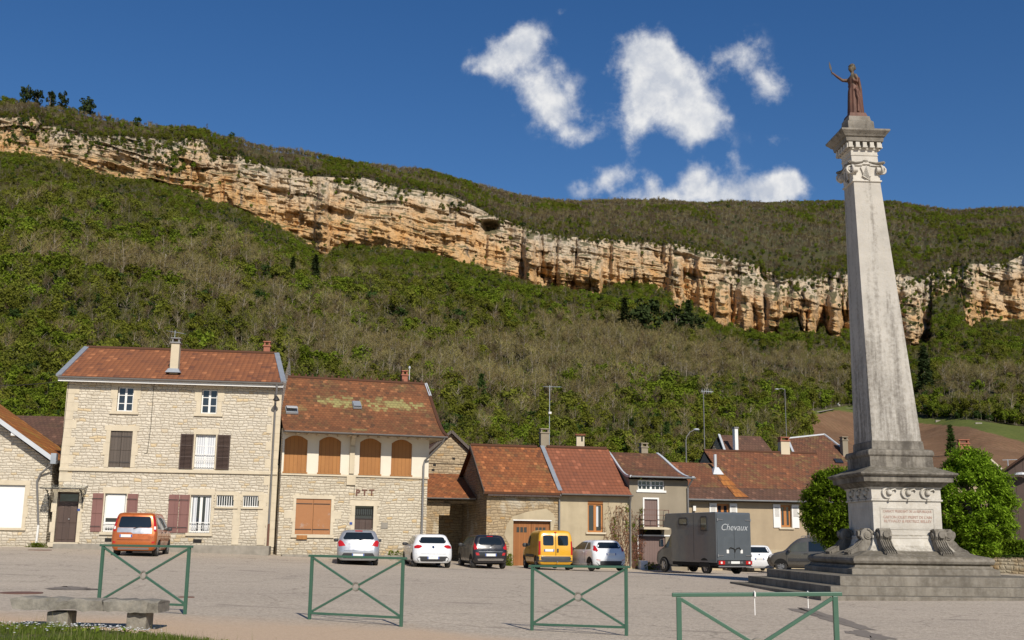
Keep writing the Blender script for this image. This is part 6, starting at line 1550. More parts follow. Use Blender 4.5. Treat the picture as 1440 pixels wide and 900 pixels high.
def build_statue():
    sx = MC.x - .046*(14.95-2.6) ; st = root('statue', 'rust brown statue of a robed woman raising one arm on top of the obelisk', 'statue', (sx-.0, MC.y, 14.95), MY)
    st.scale = (.86, .88, 1.)
    MB().stack(0, 0, [(.36, 0), (.34, .05), (.30, .16)]).build('statue_base', M['bronze'], st, bevel=.01)
    # facing -x: loft of robe, torso, neck, head with folds
    S = [(.14, .0, .27, .26), (.30, .0, .255, .25), (.55, -.005, .235, .235), (.80, -.015, .215, .225), (1.0, -.02, .195, .215), (1.13, -.02, .165, .19), (1.22, -.03, .15, .175), (1.34, -.045, .165, .20), (1.46, -.03, .155, .225), (1.545, .0, .11, .19), (1.59, .0, .065, .085), (1.64, -.02, .058, .058), (1.68, -.04, .075, .066), (1.74, -.055, .105, .082), (1.81, -.05, .118, .09), (1.88, -.035, .10, .08), (1.93, -.03, .05, .045)]
    mb = MB(); n = 40; vs = []
    for k, (z, cx, a, b) in enumerate(S):
        fold = .11 if z < 1.05 else (.05 if z < 1.4 else 0)
        for i in range(n):
            w = 2*math.pi*i/n; rr = 1+fold*(math.sin(w*9+.5*math.sin(z*3))*.7+.5*math.sin(w*5+1+z))
            tail = .10*max(0, math.cos(w))*max(0, 1-z/1.2)       # cloak spreading behind
            vs.append((cx+a*math.cos(w)*rr+tail, b*math.sin(w)*rr, z))
    m_ = len(S); fs = [(k*n+i, k*n+(i+1) % n, (k+1)*n+(i+1) % n, (k+1)*n+i) for k in range(m_-1) for i in range(n)]+[tuple(range(n))[::-1], tuple((m_-1)*n+i for i in range(n))]
    mb.add(vs, fs)
    mb.tube([(-.02, .17, 1.49), (-.14, .20, 1.44), (-.34, .20, 1.44), (-.56, .18, 1.56), (-.74, .16, 1.68)], [.075, .068, .055, .045, .032], 10)        # far arm stretched out and up
    for k in range(5): mb.tube([(-.74, .135+.013*k, 1.68), (-.79, .13+.015*k, 1.715-.004*abs(k-2)), (-.77, .135+.013*k, 1.75)], .011, 6)
    mb.tube([(.0, -.19, 1.50), (.06, -.235, 1.36), (.05, -.25, 1.24), (-.06, -.20, 1.30), (-.10, -.12, 1.50), (-.085, -.10, 1.61)], [.075, .07, .058, .05, .042, .034], 10)  # near arm folded up to the chin
    mb.lathe([(0, -.03), (.028, -.02), (.02, .03), (0, .04)], (-.155, 0, 1.76), 8)                 # nose
    mb.tube([(-.10, -.12, 1.47), (-.16, -.05, 1.30), (-.17, .06, 1.14)], .035, 8); mb.tube([(.14, -.16, 1.42), (.21, -.10, 1.05), (.26, .0, .55), (.29, .02, .2)], [.05, .07, .085, .09], 8)
    mb.tube([(-.02, -.235, 1.02), (.04, -.245, .92), (.02, -.25, .80), (.07, -.25, .66), (.05, -.25, .45), (.04, -.255, .2)], [.05, .07, .055, .06, .04, .05], 8)
    voxel('figure', mb, .018, M['bronze'], st)
    h = MB(); h.lathe([(.07, -.12), (.11, -.06), (.122, .02), (.10, .09), (.05, .125), (0, .13)], (-.015, 0, 1.83), 14, 1, .85); h.lathe([(0, -.05), (.05, -.03), (.05, .03), (0, .05)], (.075, 0, 1.80), 10)
    for k in range(9): a = R(60+k*30); h.lathe([(0, -.03), (.032, 0), (0, .03)], (-.03+.115*math.cos(a), .09*math.sin(a), 1.86+.02*(k % 2)), 6)
    h.build('hair', M['bronze'], st, angle=60)
    t = root('sceptre', 'thin dark leaf-shaped blade held up in the bronze woman\u2019s outstretched hand', 'blade', (sx-.665, MC.y+.14-.037, 14.95+1.65), MY)
    t.rotation_euler = (0, R(-9), MY)
    MB().tube([(0, 0, -.05), (0, 0, .14)], .012, 6).build('handle', M['iron'], t); b = MB(); b.prism([(-.012, .10), (.02, .10), (.035, .20), (.02, .33), (-.005, .44), (-.03, .33), (-.04, .20)], (0, -.006, 0), (1, 0, 0), (0, 0, 1), (0, 1, 0), .012); b.build('blade', M['iron'], t)
build_statue()
# ================================================================== vehicles
def paint(name, c, metal=0., rough=.28, coat=.6):
    m = mat(name, rough=rough, metal=metal, build=lambda nt: dict(col=nt.mix(nt.rng(nt.noise(nt.obj(), 2.2, 5, .6), .35, .8, 0, .35), c, tuple(v*.72+.018 for v in c)), rough=nt.rng(nt.noise(nt.obj(), 3, 4), .3, .7, rough*.8, rough*1.5)))
    m.node_tree.nodes['Principled BSDF'].inputs['Coat Weight'].default_value = coat; m.node_tree.nodes['Principled BSDF'].inputs['Coat Roughness'].default_value = .08
    return m
M['p_orange'] = paint('orange_car_paint', (.46, .115, .018), .35)
M['p_silver'] = paint('silver_car_paint', (.43, .44, .46), .55)
M['p_white'] = paint('white_car_paint', (.72, .73, .74), 0)
M['p_black'] = paint('black_car_paint', (.012, .012, .016), .1)
M['p_yellow'] = paint('yellow_van_paint', (.66, .34, .012), 0, .35)
M['p_grey'] = paint('slate_grey_truck_paint', (.095, .110, .125), .1, .38)
M['p_taupe'] = paint('grey_van_paint', (.13, .12, .105), .4)
M['plastic'] = mat('black_bumper_plastic', build=lambda nt: dict(col=nt.mix(nt.noise(nt.obj(), 4, 4), (.022, .022, .024, 1), (.05, .05, .052, 1))), rough=.6)
M['car_glass'] = mat('tinted_car_glass', col=(.010, .014, .016), rough=.04, spec=.8)
M['side_glass'] = mat('clear_car_glass', build=lambda nt: dict(col=nt.mix(nt.noise(nt.obj(), 1.6, 2), (.03, .035, .03, 1), (.15, .15, .11, 1))), rough=.05, spec=.8)
M['tail_red'] = mat('red_tail_lamp', col=(.42, .012, .012), rough=.15, spec=.7)
M['lamp_clear'] = mat('clear_lamp', col=(.75, .74, .72), rough=.15)
M['lamp_amber'] = mat('amber_lamp', col=(.55, .16, .02), rough=.2)
M['plate'] = mat('number_plate', col=(.70, .70, .68), rough=.4)
M['plate_blue'] = mat('plate_blue', col=(.02, .07, .32), rough=.4)
M['tyre'] = mat('tyre_rubber', build=lambda nt: dict(col=nt.mix(nt.noise(nt.obj(), 6, 3), (.018, .018, .018, 1), (.045, .042, .038, 1))), rough=.9)
M['rim'] = mat('alloy_rim', col=(.36, .36, .37), rough=.35, metal=.7)
M['chrome'] = mat('chrome', col=(.6, .6, .6), rough=.15, metal=1)
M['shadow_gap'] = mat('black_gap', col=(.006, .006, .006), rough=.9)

def body_loft(sl, n=72):
    """horizontal slices (z, x rear, x front, half width, rear corner, front corner, rear bow) -> closed surface"""
    # densify the slices with a smooth curve
    a = np.array(sl, float); z = a[:, 0]
    zz = np.unique(np.concatenate([np.linspace(z[i], z[i+1], 6) for i in range(len(z)-1)]))
    def pch(x, y, q):                                   # monotone cubic
        h = np.diff(x); d = np.diff(y)/h; m = np.zeros(len(x)); m[0], m[-1] = d[0], d[-1]
        for i in range(1, len(x)-1): m[i] = 0 if d[i-1]*d[i] <= 0 else 2*d[i-1]*d[i]/(d[i-1]+d[i])
        i = np.clip(np.searchsorted(x, q)-1, 0, len(h)-1); t = (q-x[i])/h[i]
        return (2*t**3-3*t**2+1)*y[i]+(t**3-2*t**2+t)*h[i]*m[i]+(-2*t**3+3*t**2)*y[i+1]+(t**3-t**2)*h[i]*m[i+1]
    A = np.stack([zz]+[pch(z, a[:, k], zz) for k in range(1, 7)], 1)
    vs = []; fs = []
    for (zq, xr, xf, w, rr, rf, bow) in A:
        rr = min(rr, w*.9, (xf-xr)*.45); rf = min(rf, w*.95, (xf-xr)*.45)
        loop = []
        q = n//4
        for i in range(q):                              # rear edge, left to right handled by symmetry
            pass
        pts = []
        m = 6; e = 10
        pts += [(xr+rr*(1-math.sin(t)), w-rr*(1-math.cos(t))) for t in [math.pi/2*(1-i/e) for i in range(e+1)]][::1]
        pts = [(xr, y) for y in np.linspace(0, w-rr, m)[:-1]]+[(xr+rr*(1-math.cos(t)), w-rr+rr*math.sin(t)) for t in np.linspace(0, math.pi/2, e)]
        pts += [(x, w) for x in np.linspace(xr+rr, xf-rf, 12)[1:-1]]
        pts += [(xf-rf+rf*math.sin(t), w-rf+rf*math.cos(t)) for t in np.linspace(0, math.pi/2, e)]+[(xf, y) for y in np.linspace(w-rf, 0, m)[1:]]
        P = [(x+bow*(y/w)**2*max(0, 1-(x-xr)/.6), y) for x, y in pts]
        loop = P+[(x, -y) for x, y in P[-2:0:-1]]
        vs += [(x, y, zq) for x, y in loop]; L = len(loop)
    R_ = len(A)
    fs = [(k*L+i, k*L+(i+1) % L, (k+1)*L+(i+1) % L, (k+1)*L+i) for k in range(R_-1) for i in range(L)]+[tuple(range(L))[::-1], tuple((R_-1)*L+i for i in range(L))]
    return vs, fs
class Car:
    def __init__(s, name, label, cat, slices, m, px, py, Y, head, scale=1., group=None):
        P = at(px, py, Y); s.root = root(name, label, cat, (P.x, P.y, gz(P.x, P.y)+.005), math.pi/2+R(head), group)
        s.root.scale = (scale,)*3
        v, f = body_loft(slices); s.mb = MB().add(v, f); s.body = s.mb.build('body', m, s.root, angle=38)
        s.bvh = BVHTree.FromPolygons([Vector(q) for q in v], f); s.m = m
    def panel(s, name, poly, axis, m, eps=.006, par=None, rings=4, sub=6, side=1, label=None, build=True):
        """lay a flat outline onto the body: axis 'r' rear (y,z), 'f' front, 's' side (x,z)"""
        pts = []; n = len(poly)
        for i in range(n):
            a, b = poly[i], poly[(i+1) % n]; pts += [(a[0]+(b[0]-a[0])*k/sub, a[1]+(b[1]-a[1])*k/sub) for k in range(sub)]
        cx = sum(p[0] for p in pts)/len(pts); cy = sum(p[1] for p in pts)/len(pts)
        vs = []; L = len(pts)
        for k in range(rings+1):
            t = 1-k/rings
            for p in (pts if k < rings else [(cx, cy)]):
                u, v = cx+(p[0]-cx)*t, cy+(p[1]-cy)*t
                o, d = {'r': (Vector((-2, u, v)), Vector((1, 0, 0))), 'f': (Vector((9, u, v)), Vector((-1, 0, 0))), 's': (Vector((u, 3*side, v)), Vector((0, -side, 0)))}[axis]
                h = s.bvh.ray_cast(o, d); h = h[0] if h[0] is not None else s.bvh.find_nearest(o+d*2)[0]
                vs.append(h-d*eps)
        fs = [(k*L+i, k*L+(i+1) % L, (k+1)*L+(i+1) % L, (k+1)*L+i) for k in range(rings-1) for i in range(L)]+[((rings-1)*L+i, (rings-1)*L+(i+1) % L, rings*L) for i in range(L)]
        o = MB().add(vs, fs).build(name, m, par or s.root, smooth=True); return tag(o, label)
    def both(s, name, poly, axis, m, **kw):
        r = []
        for sd in (1, -1):
            q = [(p[0]*sd, p[1]) for p in poly] if axis in 'rf' else poly
            r.append(s.panel(name, q, axis, m, side=sd, **kw))
        return r
    def wheels(s, xs, r=.31, w=.19, track=.76, rim='rim', arch=True, hw=None, cap=.64):
        for x in xs:
            for sd in (1, -1):
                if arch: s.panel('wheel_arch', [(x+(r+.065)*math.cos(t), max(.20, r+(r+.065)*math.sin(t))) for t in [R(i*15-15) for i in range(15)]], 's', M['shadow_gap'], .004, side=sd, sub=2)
                y = sd*track; t = MB(); pr = [(r*.62, -w/2), (r*.93, -w/2), (r, -w*.32), (r, w*.32), (r*.93, w/2), (r*.62, w/2)]
                g = root('wheel', None, None); g.parent = s.root; g.location = (x, y, r)
                n = 28; vs = []; 
                for a, b in pr:
                    for i in range(n): th = 2*math.pi*i/n; vs.append((math.cos(th)*a, b, math.sin(th)*a))
                m_ = len(pr); t.add(vs, [(k*n+i, k*n+(i+1) % n, ((k+1) % m_)*n+(i+1) % n, ((k+1) % m_)*n+i) for k in range(m_) for i in range(n)]); t.build('tyre', M['tyre'], g, angle=50)
                d = MB(); yy = sd*w*.36; d.cyl((0, yy-.02, 0), (0, yy+.0, 0), r*.63, 24); d.cyl((0, yy, 0), (0, yy+sd*.02, 0), r*.16, 12)
                for k in range(5):
                    a = 2*math.pi*k/5; d.bar((math.cos(a)*r*.12, yy+sd*.012, math.sin(a)*r*.12), (math.cos(a)*r*.60, yy+sd*.012, math.sin(a)*r*.60), r*.20, .03)
                d.build('rim', M[rim], g)
    def plate(s, y, z, w=.52, h=.115, dx=.012):
        h0 = s.bvh.ray_cast(Vector((-2, y, z)), Vector((1, 0, 0)))[0]; x = (h0.x if h0 else 0)-dx
        p = MB().box(x-.012, x+.03, y-w/2, y+w/2, z-h/2, z+h/2).build('number_plate', M['plate'], s.root)
        for sd in (-1, 1): MB().box(x-.016, x-.0125, y+sd*(w/2-.025)-.022, y+sd*(w/2-.025)+.022, z-h/2+.004, z+h/2-.004).build('plate_band', M['plate_blue'], p)
    def mirrors(s, x, z, w, m, sz=(.10, .22, .15)):
        for sd in (1, -1):
            c = Vector((x, sd*(w+.10), z)); b = MB(); b.lathe([(0, -sz[2]/2), (.8, -sz[2]*.42), (1, -.01), (1, .03), (.75, sz[2]*.45), (0, sz[2]/2)], c, 12, sz[0]*.62, sz[1]*.5); b.bar((x, sd*(w-.06), z-.04), c, .05, .04)
            b.build('mirror', m, s.root, angle=50)
    def handles(s, xs, z, m):
        for x in xs:
            for sd in (1, -1):
                h = s.bvh.ray_cast(Vector((x, 3*sd, z)), Vector((0, -sd, 0)))[0]
                if h: MB().box(x-.09, x+.09, h.y-.02, h.y+.02, z-.018, z+.018).build('door_handle', m, s.root, bevel=.008)
    def seams(s, lines, z0, z1):
        for x in lines:
            for sd in (1, -1): s.panel('door_seam', [(x-.007, z0), (x+.007, z0), (x+.007, z1), (x-.007, z1)], 's', M['shadow_gap'], .003, side=sd, rings=2, sub=8)
    def wiper(s, y0, z0, y1, z1):
        a = s.bvh.ray_cast(Vector((-2, y0, z0)), Vector((1, 0, 0)))[0]; b = s.bvh.ray_cast(Vector((-2, y1, z1)), Vector((1, 0, 0)))[0]
        if a and b: MB().tube([a+Vector((-.03, 0, 0)), b+Vector((-.03, 0, 0))], .014, 6, r1=.008).build('wiper', M['plastic'], s.root)
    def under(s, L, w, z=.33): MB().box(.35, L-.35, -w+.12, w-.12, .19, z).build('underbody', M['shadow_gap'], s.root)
def rr(x0, x1, z0, z1, r=.05, sk=0.):       # rounded outline, sk narrows the top
    P = []
    for cx, cz, a in ((x1-r, z0+r, -90), (x1-r-sk, z1-r, 0), (x0+r+sk, z1-r, 90), (x0+r, z0+r, 180)):
        P += [(cx+r*math.cos(R(a+k*30)), cz+r*math.sin(R(a+k*30))) for k in range(4)]
    return P

# --- orange people carrier
c = Car('orange_car', 'orange boxy people carrier with silver tailgate band parked before the plum shutters', 'car',
    [(.24, .06, 4.05, .78, .12, .4, .03), (.36, .0, 4.17, .87, .14, .45, .05), (.55, -.02, 4.21, .90, .14, .5, .06), (.80, .0, 4.16, .91, .14, .5, .06), (.98, .03, 3.95, .905, .13, .5, .06), (1.08, .05, 3.45, .89, .12, .45, .06), (1.40, .10, 3.02, .82, .12, .4, .06), (1.66, .17, 2.62, .75, .13, .35, .05), (1.75, .24, 2.45, .70, .16, .3, .04), (1.79, .40, 2.2, .58, .2, .3, .03)], M['p_orange'], 186, 783, 46.7, 8)
c.under(4.2, .88); c.wheels((.80, 3.42), .315, .20, .775)
c.panel('rear_window', rr(-.66, .66, 1.17, 1.62, .08, .05), 'r', M['car_glass']); c.panel('tailgate_band', [(-.70, .92), (.05, .92), (.12, .97), (.70, .97), (.69, 1.16), (-.69, 1.16)], 'r', M['p_silver']); c.plate(-.32*-1, .83, .50); c.wiper(.05, 1.12, -.28, 1.22)
c.both('tail_light', [(.76, 1.02), (.86, 1.02), (.80, 1.68), (.71, 1.68)], 'r', M['tail_red'], eps=.012); c.both('reversing_light', [(.77, 1.10), (.85, 1.10), (.835, 1.22), (.765, 1.22)], 'r', M['lamp_clear'], eps=.016); c.both('rear_reflector', [(.72, .52), (.84, .54), (.84, .62), (.72, .60)], 'r', M['tail_red'])
c.panel('skid_plate', rr(-.62, .62, .27, .35, .03), 'r', M['rim']); c.panel('bumper_line', [(-.85, .66), (.85, .66), (.85, .675), (-.85, .675)], 'r', M['shadow_gap'], .003)
for sd in (1, -1):
    c.panel('side_window', [(.42, 1.13), (1.12, 1.10), (1.12, 1.58), (.50, 1.60)], 's', M['side_glass'], side=sd); c.panel('side_window', [(1.20, 1.10), (1.98, 1.08), (1.98, 1.58), (1.20, 1.60)], 's', M['side_glass'], side=sd); c.panel('side_window', [(2.06, 1.08), (3.0, 1.06), (2.66, 1.48), (2.06, 1.58)], 's', M['side_glass'], side=sd)
    c.panel('side_moulding', [(1.1, .60), (3.05, .60), (3.05, .70), (1.1, .70)], 's', M['p_orange'], .02, side=sd)
c.panel('windscreen', [(-.68, 1.10), (.68, 1.10), (.60, 1.62), (-.60, 1.62)], 'f', M['car_glass']); c.seams((1.16, 2.02, 3.06), .42, 1.05); c.handles((1.35, 2.2), .98, M['plastic']); c.mirrors(2.95, 1.12, .86, M['plastic'])
# --- silver estate car
c = Car('silver_car', 'silver estate car with high red brake lamp parked in front of the post office door', 'car',
    [(.22, .10, 4.35, .76, .2, .5, .06), (.34, .02, 4.46, .87, .25, .55, .09), (.55, -.02, 4.50, .905, .25, .6, .10), (.78, .02, 4.42, .91, .24, .6, .10), (.95, .08, 4.10, .905, .22, .6, .10), (1.03, .11, 3.55, .88, .2, .55, .09), (1.25, .22, 3.05, .80, .2, .45, .08), (1.44, .34, 2.6, .70, .2, .4, .06), (1.50, .46, 2.4, .62, .22, .35, .04), (1.53, .75, 2.1, .48, .25, .3, .02)], M['p_silver'], 503, 796, 48.6, 8.5)
c.under(4.4, .88); c.wheels((.82, 3.5), .315, .20, .78)
c.panel('rear_window', rr(-.66, .66, 1.10, 1.40, .07, .09), 'r', M['car_glass']); c.both('tail_light', [(.55, .84), (.84, .80), (.88, .98), (.80, 1.08), (.68, 1.02)], 'r', M['tail_red'], eps=.010); c.panel('brake_light', rr(-.16, .16, 1.445, 1.485, .015), 'r', M['tail_red'], .02)
c.panel('lower_bumper', [(-.62, .30), (.62, .30), (.70, .42), (.62, .53), (-.62, .53), (-.70, .42)], 'r', M['plastic']); c.plate(0, .45); c.panel('tailgate_line', [(-.80, .62), (.80, .62), (.80, .633), (-.80, .633)], 'r', M['shadow_gap'], .003); c.panel('badge', rr(-.05, .05, .86, .95, .03), 'r', M['chrome'], .012)
for sd in (1, -1):
    c.panel('side_window', [(.50, 1.06), (1.25, 1.05), (1.25, 1.38), (.75, 1.40)], 's', M['side_glass'], side=sd); c.panel('side_window', [(1.32, 1.05), (2.1, 1.04), (2.1, 1.40), (1.32, 1.39)], 's', M['side_glass'], side=sd); c.panel('side_window', [(2.17, 1.04), (3.1, 1.03), (2.6, 1.36), (2.17, 1.40)], 's', M['side_glass'], side=sd)
    MB().tube([(.8, sd*.60, 1.50), (1.0, sd*.60, 1.56), (2.2, sd*.58, 1.57), (2.4, sd*.57, 1.51)], .016, 6).build('roof_rail', M['rim'], c.root)
c.panel('windscreen', [(-.68, 1.06), (.68, 1.06), (.56, 1.40), (-.56, 1.40)], 'f', M['car_glass']); c.mirrors(2.95, 1.06, .87, M['plastic']); c.seams((1.28, 2.14, 3.1), .4, 1.0); c.handles((1.4, 2.3), .92, M['p_silver']); c.wiper(0, 1.07, -.3, 1.14)
# --- white rounded hatchback
HATCH = [(.22, .12, 3.92, .74, .2, .5, .05), (.34, .03, 4.02, .85, .26, .55, .09), (.56, .0, 4.06, .87, .26, .6, .10), (.80, .04, 3.98, .865, .25, .6, .10), (.96, .14, 3.6, .85, .24, .55, .10), (1.04, .20, 3.15, .81, .22, .5, .09), (1.22, .34, 2.72, .73, .22, .45, .08), (1.37, .44, 2.35, .65, .22, .4, .05), (1.43, .52, 2.1, .56, .22, .35, .04), (1.46, .8, 1.9, .42, .25, .3, .02)]
def hatch(c, m, tail):
    c.under(4.0, .85); c.wheels((.66, 3.24), .305, .19, .745)
    for sd in (1, -1):
        c.panel('side_window', [(.62, 1.02), (1.2, 1.0), (1.2, 1.34), (.92, 1.34)], 's', M['side_glass'], side=sd); c.panel('side_window', [(1.27, 1.0), (2.75, .99), (2.28, 1.30), (1.9, 1.36), (1.27, 1.36)], 's', M['side_glass'], side=sd)
    c.panel('windscreen', [(-.64, 1.05), (.64, 1.05), (.52, 1.36), (-.52, 1.36)], 'f', M['car_glass']); c.mirrors(2.62, 1.02, .82, M['plastic']); c.seams((1.23, 2.75), .4, .97); c.handles((1.42,), .88, m)
c = Car('white_rounded_car', 'rounded white hatchback with almond red tail lamps parked left of the small black car', 'car', HATCH, M['p_white'], 609, 799, 49.5, 13)
hatch(c, M['p_white'], None)
c.panel('rear_window', rr(-.60, .60, 1.06, 1.33, .11, .06), 'r', M['car_glass']); c.both('tail_light', [(.48, .92), (.62, .84), (.82, .84), (.82, .93), (.70, .99), (.54, .98)], 'r', M['tail_red'], eps=.010)
c.panel('lower_bumper', [(-.64, .28), (.64, .28), (.72, .40), (.60, .50), (-.60, .50), (-.72, .40)], 'r', M['plastic']); c.plate(0, .44); c.panel('badge', rr(-.045, .045, .84, .95, .03), 'r', M['chrome'], .012); c.panel('tailgate_line', [(-.74, .60), (.74, .60), (.74, .612), (-.74, .612)], 'r', M['shadow_gap'], .003)
# --- small black car
c = Car('black_car', 'small glossy black hatchback with pale rear skid bar parked before the dark passage', 'car',
    [(.26, .10, 3.5, .70, .14, .45, .03), (.38, .03, 3.62, .79, .18, .5, .05), (.58, .0, 3.67, .80, .18, .5, .06), (.85, .02, 3.6, .80, .17, .5, .06), (1.00, .06, 3.3, .79, .16, .5, .06), (1.10, .09, 2.9, .76, .16, .45, .06), (1.30, .20, 2.5, .69, .16, .4, .05), (1.45, .30, 2.2, .60, .17, .35, .04), (1.50, .42, 2.0, .48, .2, .3, .02)], M['p_black'], 690, 801, 51.0, 15)
c.under(3.6, .78); c.wheels((.58, 2.97), .30, .19, .69)
c.panel('rear_window', rr(-.54, .54, 1.06, 1.38, .07, .06), 'r', M['car_glass']); c.both('tail_light', [(.60, .88), (.76, .84), (.79, 1.12), (.72, 1.16), (.66, 1.0), (.58, .97)], 'r', M['tail_red'], eps=.012); c.both('rear_reflector', [(.52, .60), (.66, .60), (.70, .72), (.56, .71)], 'r', M['tail_red']); c.panel('skid_plate', [(-.58, .36), (.58, .36), (.62, .44), (.50, .46), (-.50, .46), (-.62, .44)], 'r', M['chrome'], .02)
c.plate(0, .62); c.panel('brake_light', rr(-.14, .14, 1.425, 1.455, .012), 'r', M['tail_red'], .015); c.panel('badge', rr(-.05, .05, .93, .97, .018), 'r', M['chrome'], .012); c.panel('tailgate_line', [(-.56, .755), (.56, .755), (.56, .768), (-.56, .768)], 'r', M['rim'], .004)
for sd in (1, -1): c.panel('side_window', [(.42, 1.06), (1.06, 1.05), (1.06, 1.38), (.62, 1.38)], 's', M['side_glass'], side=sd); c.panel('side_window', [(1.13, 1.05), (2.62, 1.03), (2.1, 1.36), (1.13, 1.40)], 's', M['side_glass'], side=sd)
c.panel('windscreen', [(-.60, 1.12), (.60, 1.12), (.52, 1.42), (-.52, 1.42)], 'f', M['car_glass']); c.mirrors(2.45, 1.05, .76, M['plastic']); c.seams((1.10, 1.78, 2.6), .4, 1.0); c.handles((1.25, 2.0), .92, M['p_black']); c.wiper(0, 1.04, -.25, 1.10)
MB().tube([(.5, 0, 1.49), (.42, 0, 1.60)], .012, 5).build('aerial', M['plastic'], c.root)
# --- yellow delivery van
c = Car('yellow_van', 'yellow delivery van with twin rear doors parked outside the old stone barn', 'van',
    [(.26, .06, 3.85, .72, .08, .4, .02), (.38, .0, 3.95, .81, .10, .45, .03), (.58, .0, 4.0, .83, .10, .45, .03), (.64, .06, 3.98, .83, .10, .45, .03), (.85, .06, 3.85, .83, .10, .45, .03), (1.0, .07, 3.45, .83, .10, .45, .03), (1.10, .08, 3.05, .82, .10, .4, .03), (1.45, .12, 2.75, .79, .10, .35, .03), (1.68, .18, 2.45, .74, .12, .3, .03), (1.78, .27, 2.25, .66, .15, .3, .02), (1.82, .42, 2.0, .52, .2, .3, .01)], M['p_yellow'], 782, 802, 52.4, 11)
c.under(3.95, .8); c.wheels((.72, 3.32), .30, .18, .725)
c.panel('rear_bumper', [(-.82, .38), (.82, .38), (.82, .63), (-.82, .63)], 'r', M['plastic'], .03); c.panel('bumper_ends', [(-.0, .38), (.55, .38), (.55, .62), (.0, .62)], 's', M['plastic'], .02); 
for sd in (1, -1): c.panel('rear_window', rr(.10*sd if sd > 0 else -.60, .60 if sd > 0 else -.10, 1.12, 1.58, .07), 'r', M['car_glass'])
c.panel('door_seam', [(-.012, .66), (.012, .66), (.012, 1.70), (-.012, 1.70)], 'r', M['shadow_gap'], .004); c.plate(.32, .90, .48, .11); MB().box(.02, .08, -.13, -.05, .82, .98).build('door_handle', M['plastic'], c.root, bevel=.01)
c.both('tail_light', [(.72, .70), (.82, .70), (.80, 1.32), (.72, 1.32)], 'r', M['tail_red'], eps=.012); c.panel('brake_light', rr(-.06, .06, 1.70, 1.74, .015), 'r', M['tail_red'], .015)
for sd in (1, -1): c.panel('side_window', [(1.95, 1.10), (2.85, 1.06), (2.62, 1.50), (1.95, 1.56)], 's', M['side_glass'], side=sd); c.panel('side_moulding', [(1.0, .58), (2.0, .58), (2.0, .70), (1.0, .70)], 's', M['plastic'], .02, side=sd); c.panel('side_moulding', [(2.05, .58), (2.95, .58), (2.95, .70), (2.05, .70)], 's', M['plastic'], .02, side=sd)
c.panel('windscreen', [(-.68, 1.12), (.68, 1.12), (.60, 1.62), (-.60, 1.62)], 'f', M['car_glass']); c.mirrors(2.78, 1.12, .80, M['plastic'], (.12, .26, .20)); c.seams((1.90, 2.95), .4, 1.02); c.handles((2.1,), .98, M['plastic'])
MB().tube([(-.05, -.03, .36), (-.16, -.03, .36), (-.16, -.03, .42)], .022, 6).build('tow_hook', M['rim'], c.root)
# --- white three-door hatchback, half in the shadow of the obelisk
c = Car('white_sporty_car', 'white three-door hatchback with high triangular red lamps parked right of the yellow van', 'car', [tuple([z, a, b-.1, w*.99, c1, c2, d]) for z, a, b, w, c1, c2, d in HATCH], M['p_white'], 860, 803, 51.3, 20, .95)
hatch(c, M['p_white'], None)
c.panel('rear_window', rr(-.62, .62, 1.07, 1.35, .10, .08), 'r', M['car_glass']); c.both('tail_light', [(.62, .93), (.80, .95), (.83, 1.05), (.74, 1.22), (.66, 1.18)], 'r', M['tail_red'], eps=.012); c.panel('lower_bumper', [(-.60, .26), (.60, .26), (.74, .42), (.50, .48), (-.50, .48), (-.74, .42)], 'r', M['plastic']); c.plate(0, .80, .5, .11); c.both('rear_reflector', [(.56, .50), (.74, .52), (.74, .55), (.56, .53)], 'r', M['tail_red'])
# --- small white car behind the lorry
c = Car('white_small_car', 'white hatchback seen from behind between horse lorry and beige house', 'car', [(z, a, b-.25, w*.95, c1, c2, d) for z, a, b, w, c1, c2, d in HATCH], M['p_white'], 1069, 803, 62.5, -2)
hatch(c, M['p_white'], None)
c.panel('rear_window', rr(-.60, .60, 1.05, 1.36, .08, .07), 'r', M['car_glass']); c.both('tail_light', [(.66, .74), (.81, .74), (.80, 1.0), (.70, .98)], 'r', M['tail_red'], eps=.012); c.plate(0, .72, .5, .11); c.panel('badge', rr(-.04, .04, .92, .98, .02), 'r', M['chrome'], .012)
# --- grey people carrier half hidden behind the monument
c = Car('grey_van', 'grey boxy van with roof bars half hidden behind the left side of the monument', 'van',
    [(.26, .06, 4.1, .74, .10, .4, .02), (.40, .0, 4.2, .84, .12, .45, .03), (.60, .0, 4.25, .86, .12, .45, .03), (.85, .03, 4.12, .86, .12, .45, .03), (1.0, .05, 3.75, .855, .12, .45, .03), (1.10, .06, 3.35, .84, .12, .4, .03), (1.45, .12, 2.95, .79, .12, .35, .03), (1.70, .18, 2.6, .74, .13, .3, .03), (1.79, .28, 2.35, .66, .15, .3, .02), (1.82, .45, 2.1, .54, .2, .3, .01)], M['p_taupe'], 1196, 803, 59.5, 66)
c.under(4.2, .84); c.wheels((.75, 3.45), .31, .19, .75)
for sd in (1, -1):
    c.panel('side_window', [(.35, 1.08), (1.05, 1.08), (1.05, 1.58), (.45, 1.58)], 's', M['car_glass'], side=sd); c.panel('side_window', [(1.15, 1.08), (1.98, 1.07), (1.98, 1.58), (1.15, 1.58)], 's', M['car_glass'], side=sd); c.panel('side_window', [(2.07, 1.07), (3.12, 1.04), (2.78, 1.46), (2.07, 1.56)], 's', M['side_glass'], side=sd); c.panel('side_moulding', [(1.1, .56), (3.05, .56), (3.05, .70), (1.1, .70)], 's', M['plastic'], .02, side=sd)
    MB().tube([(.5, sd*.62, 1.80), (.6, sd*.62, 1.87), (2.3, sd*.60, 1.87), (2.4, sd*.6, 1.80)], .018, 6).build('roof_rail', M['rim'], c.root)
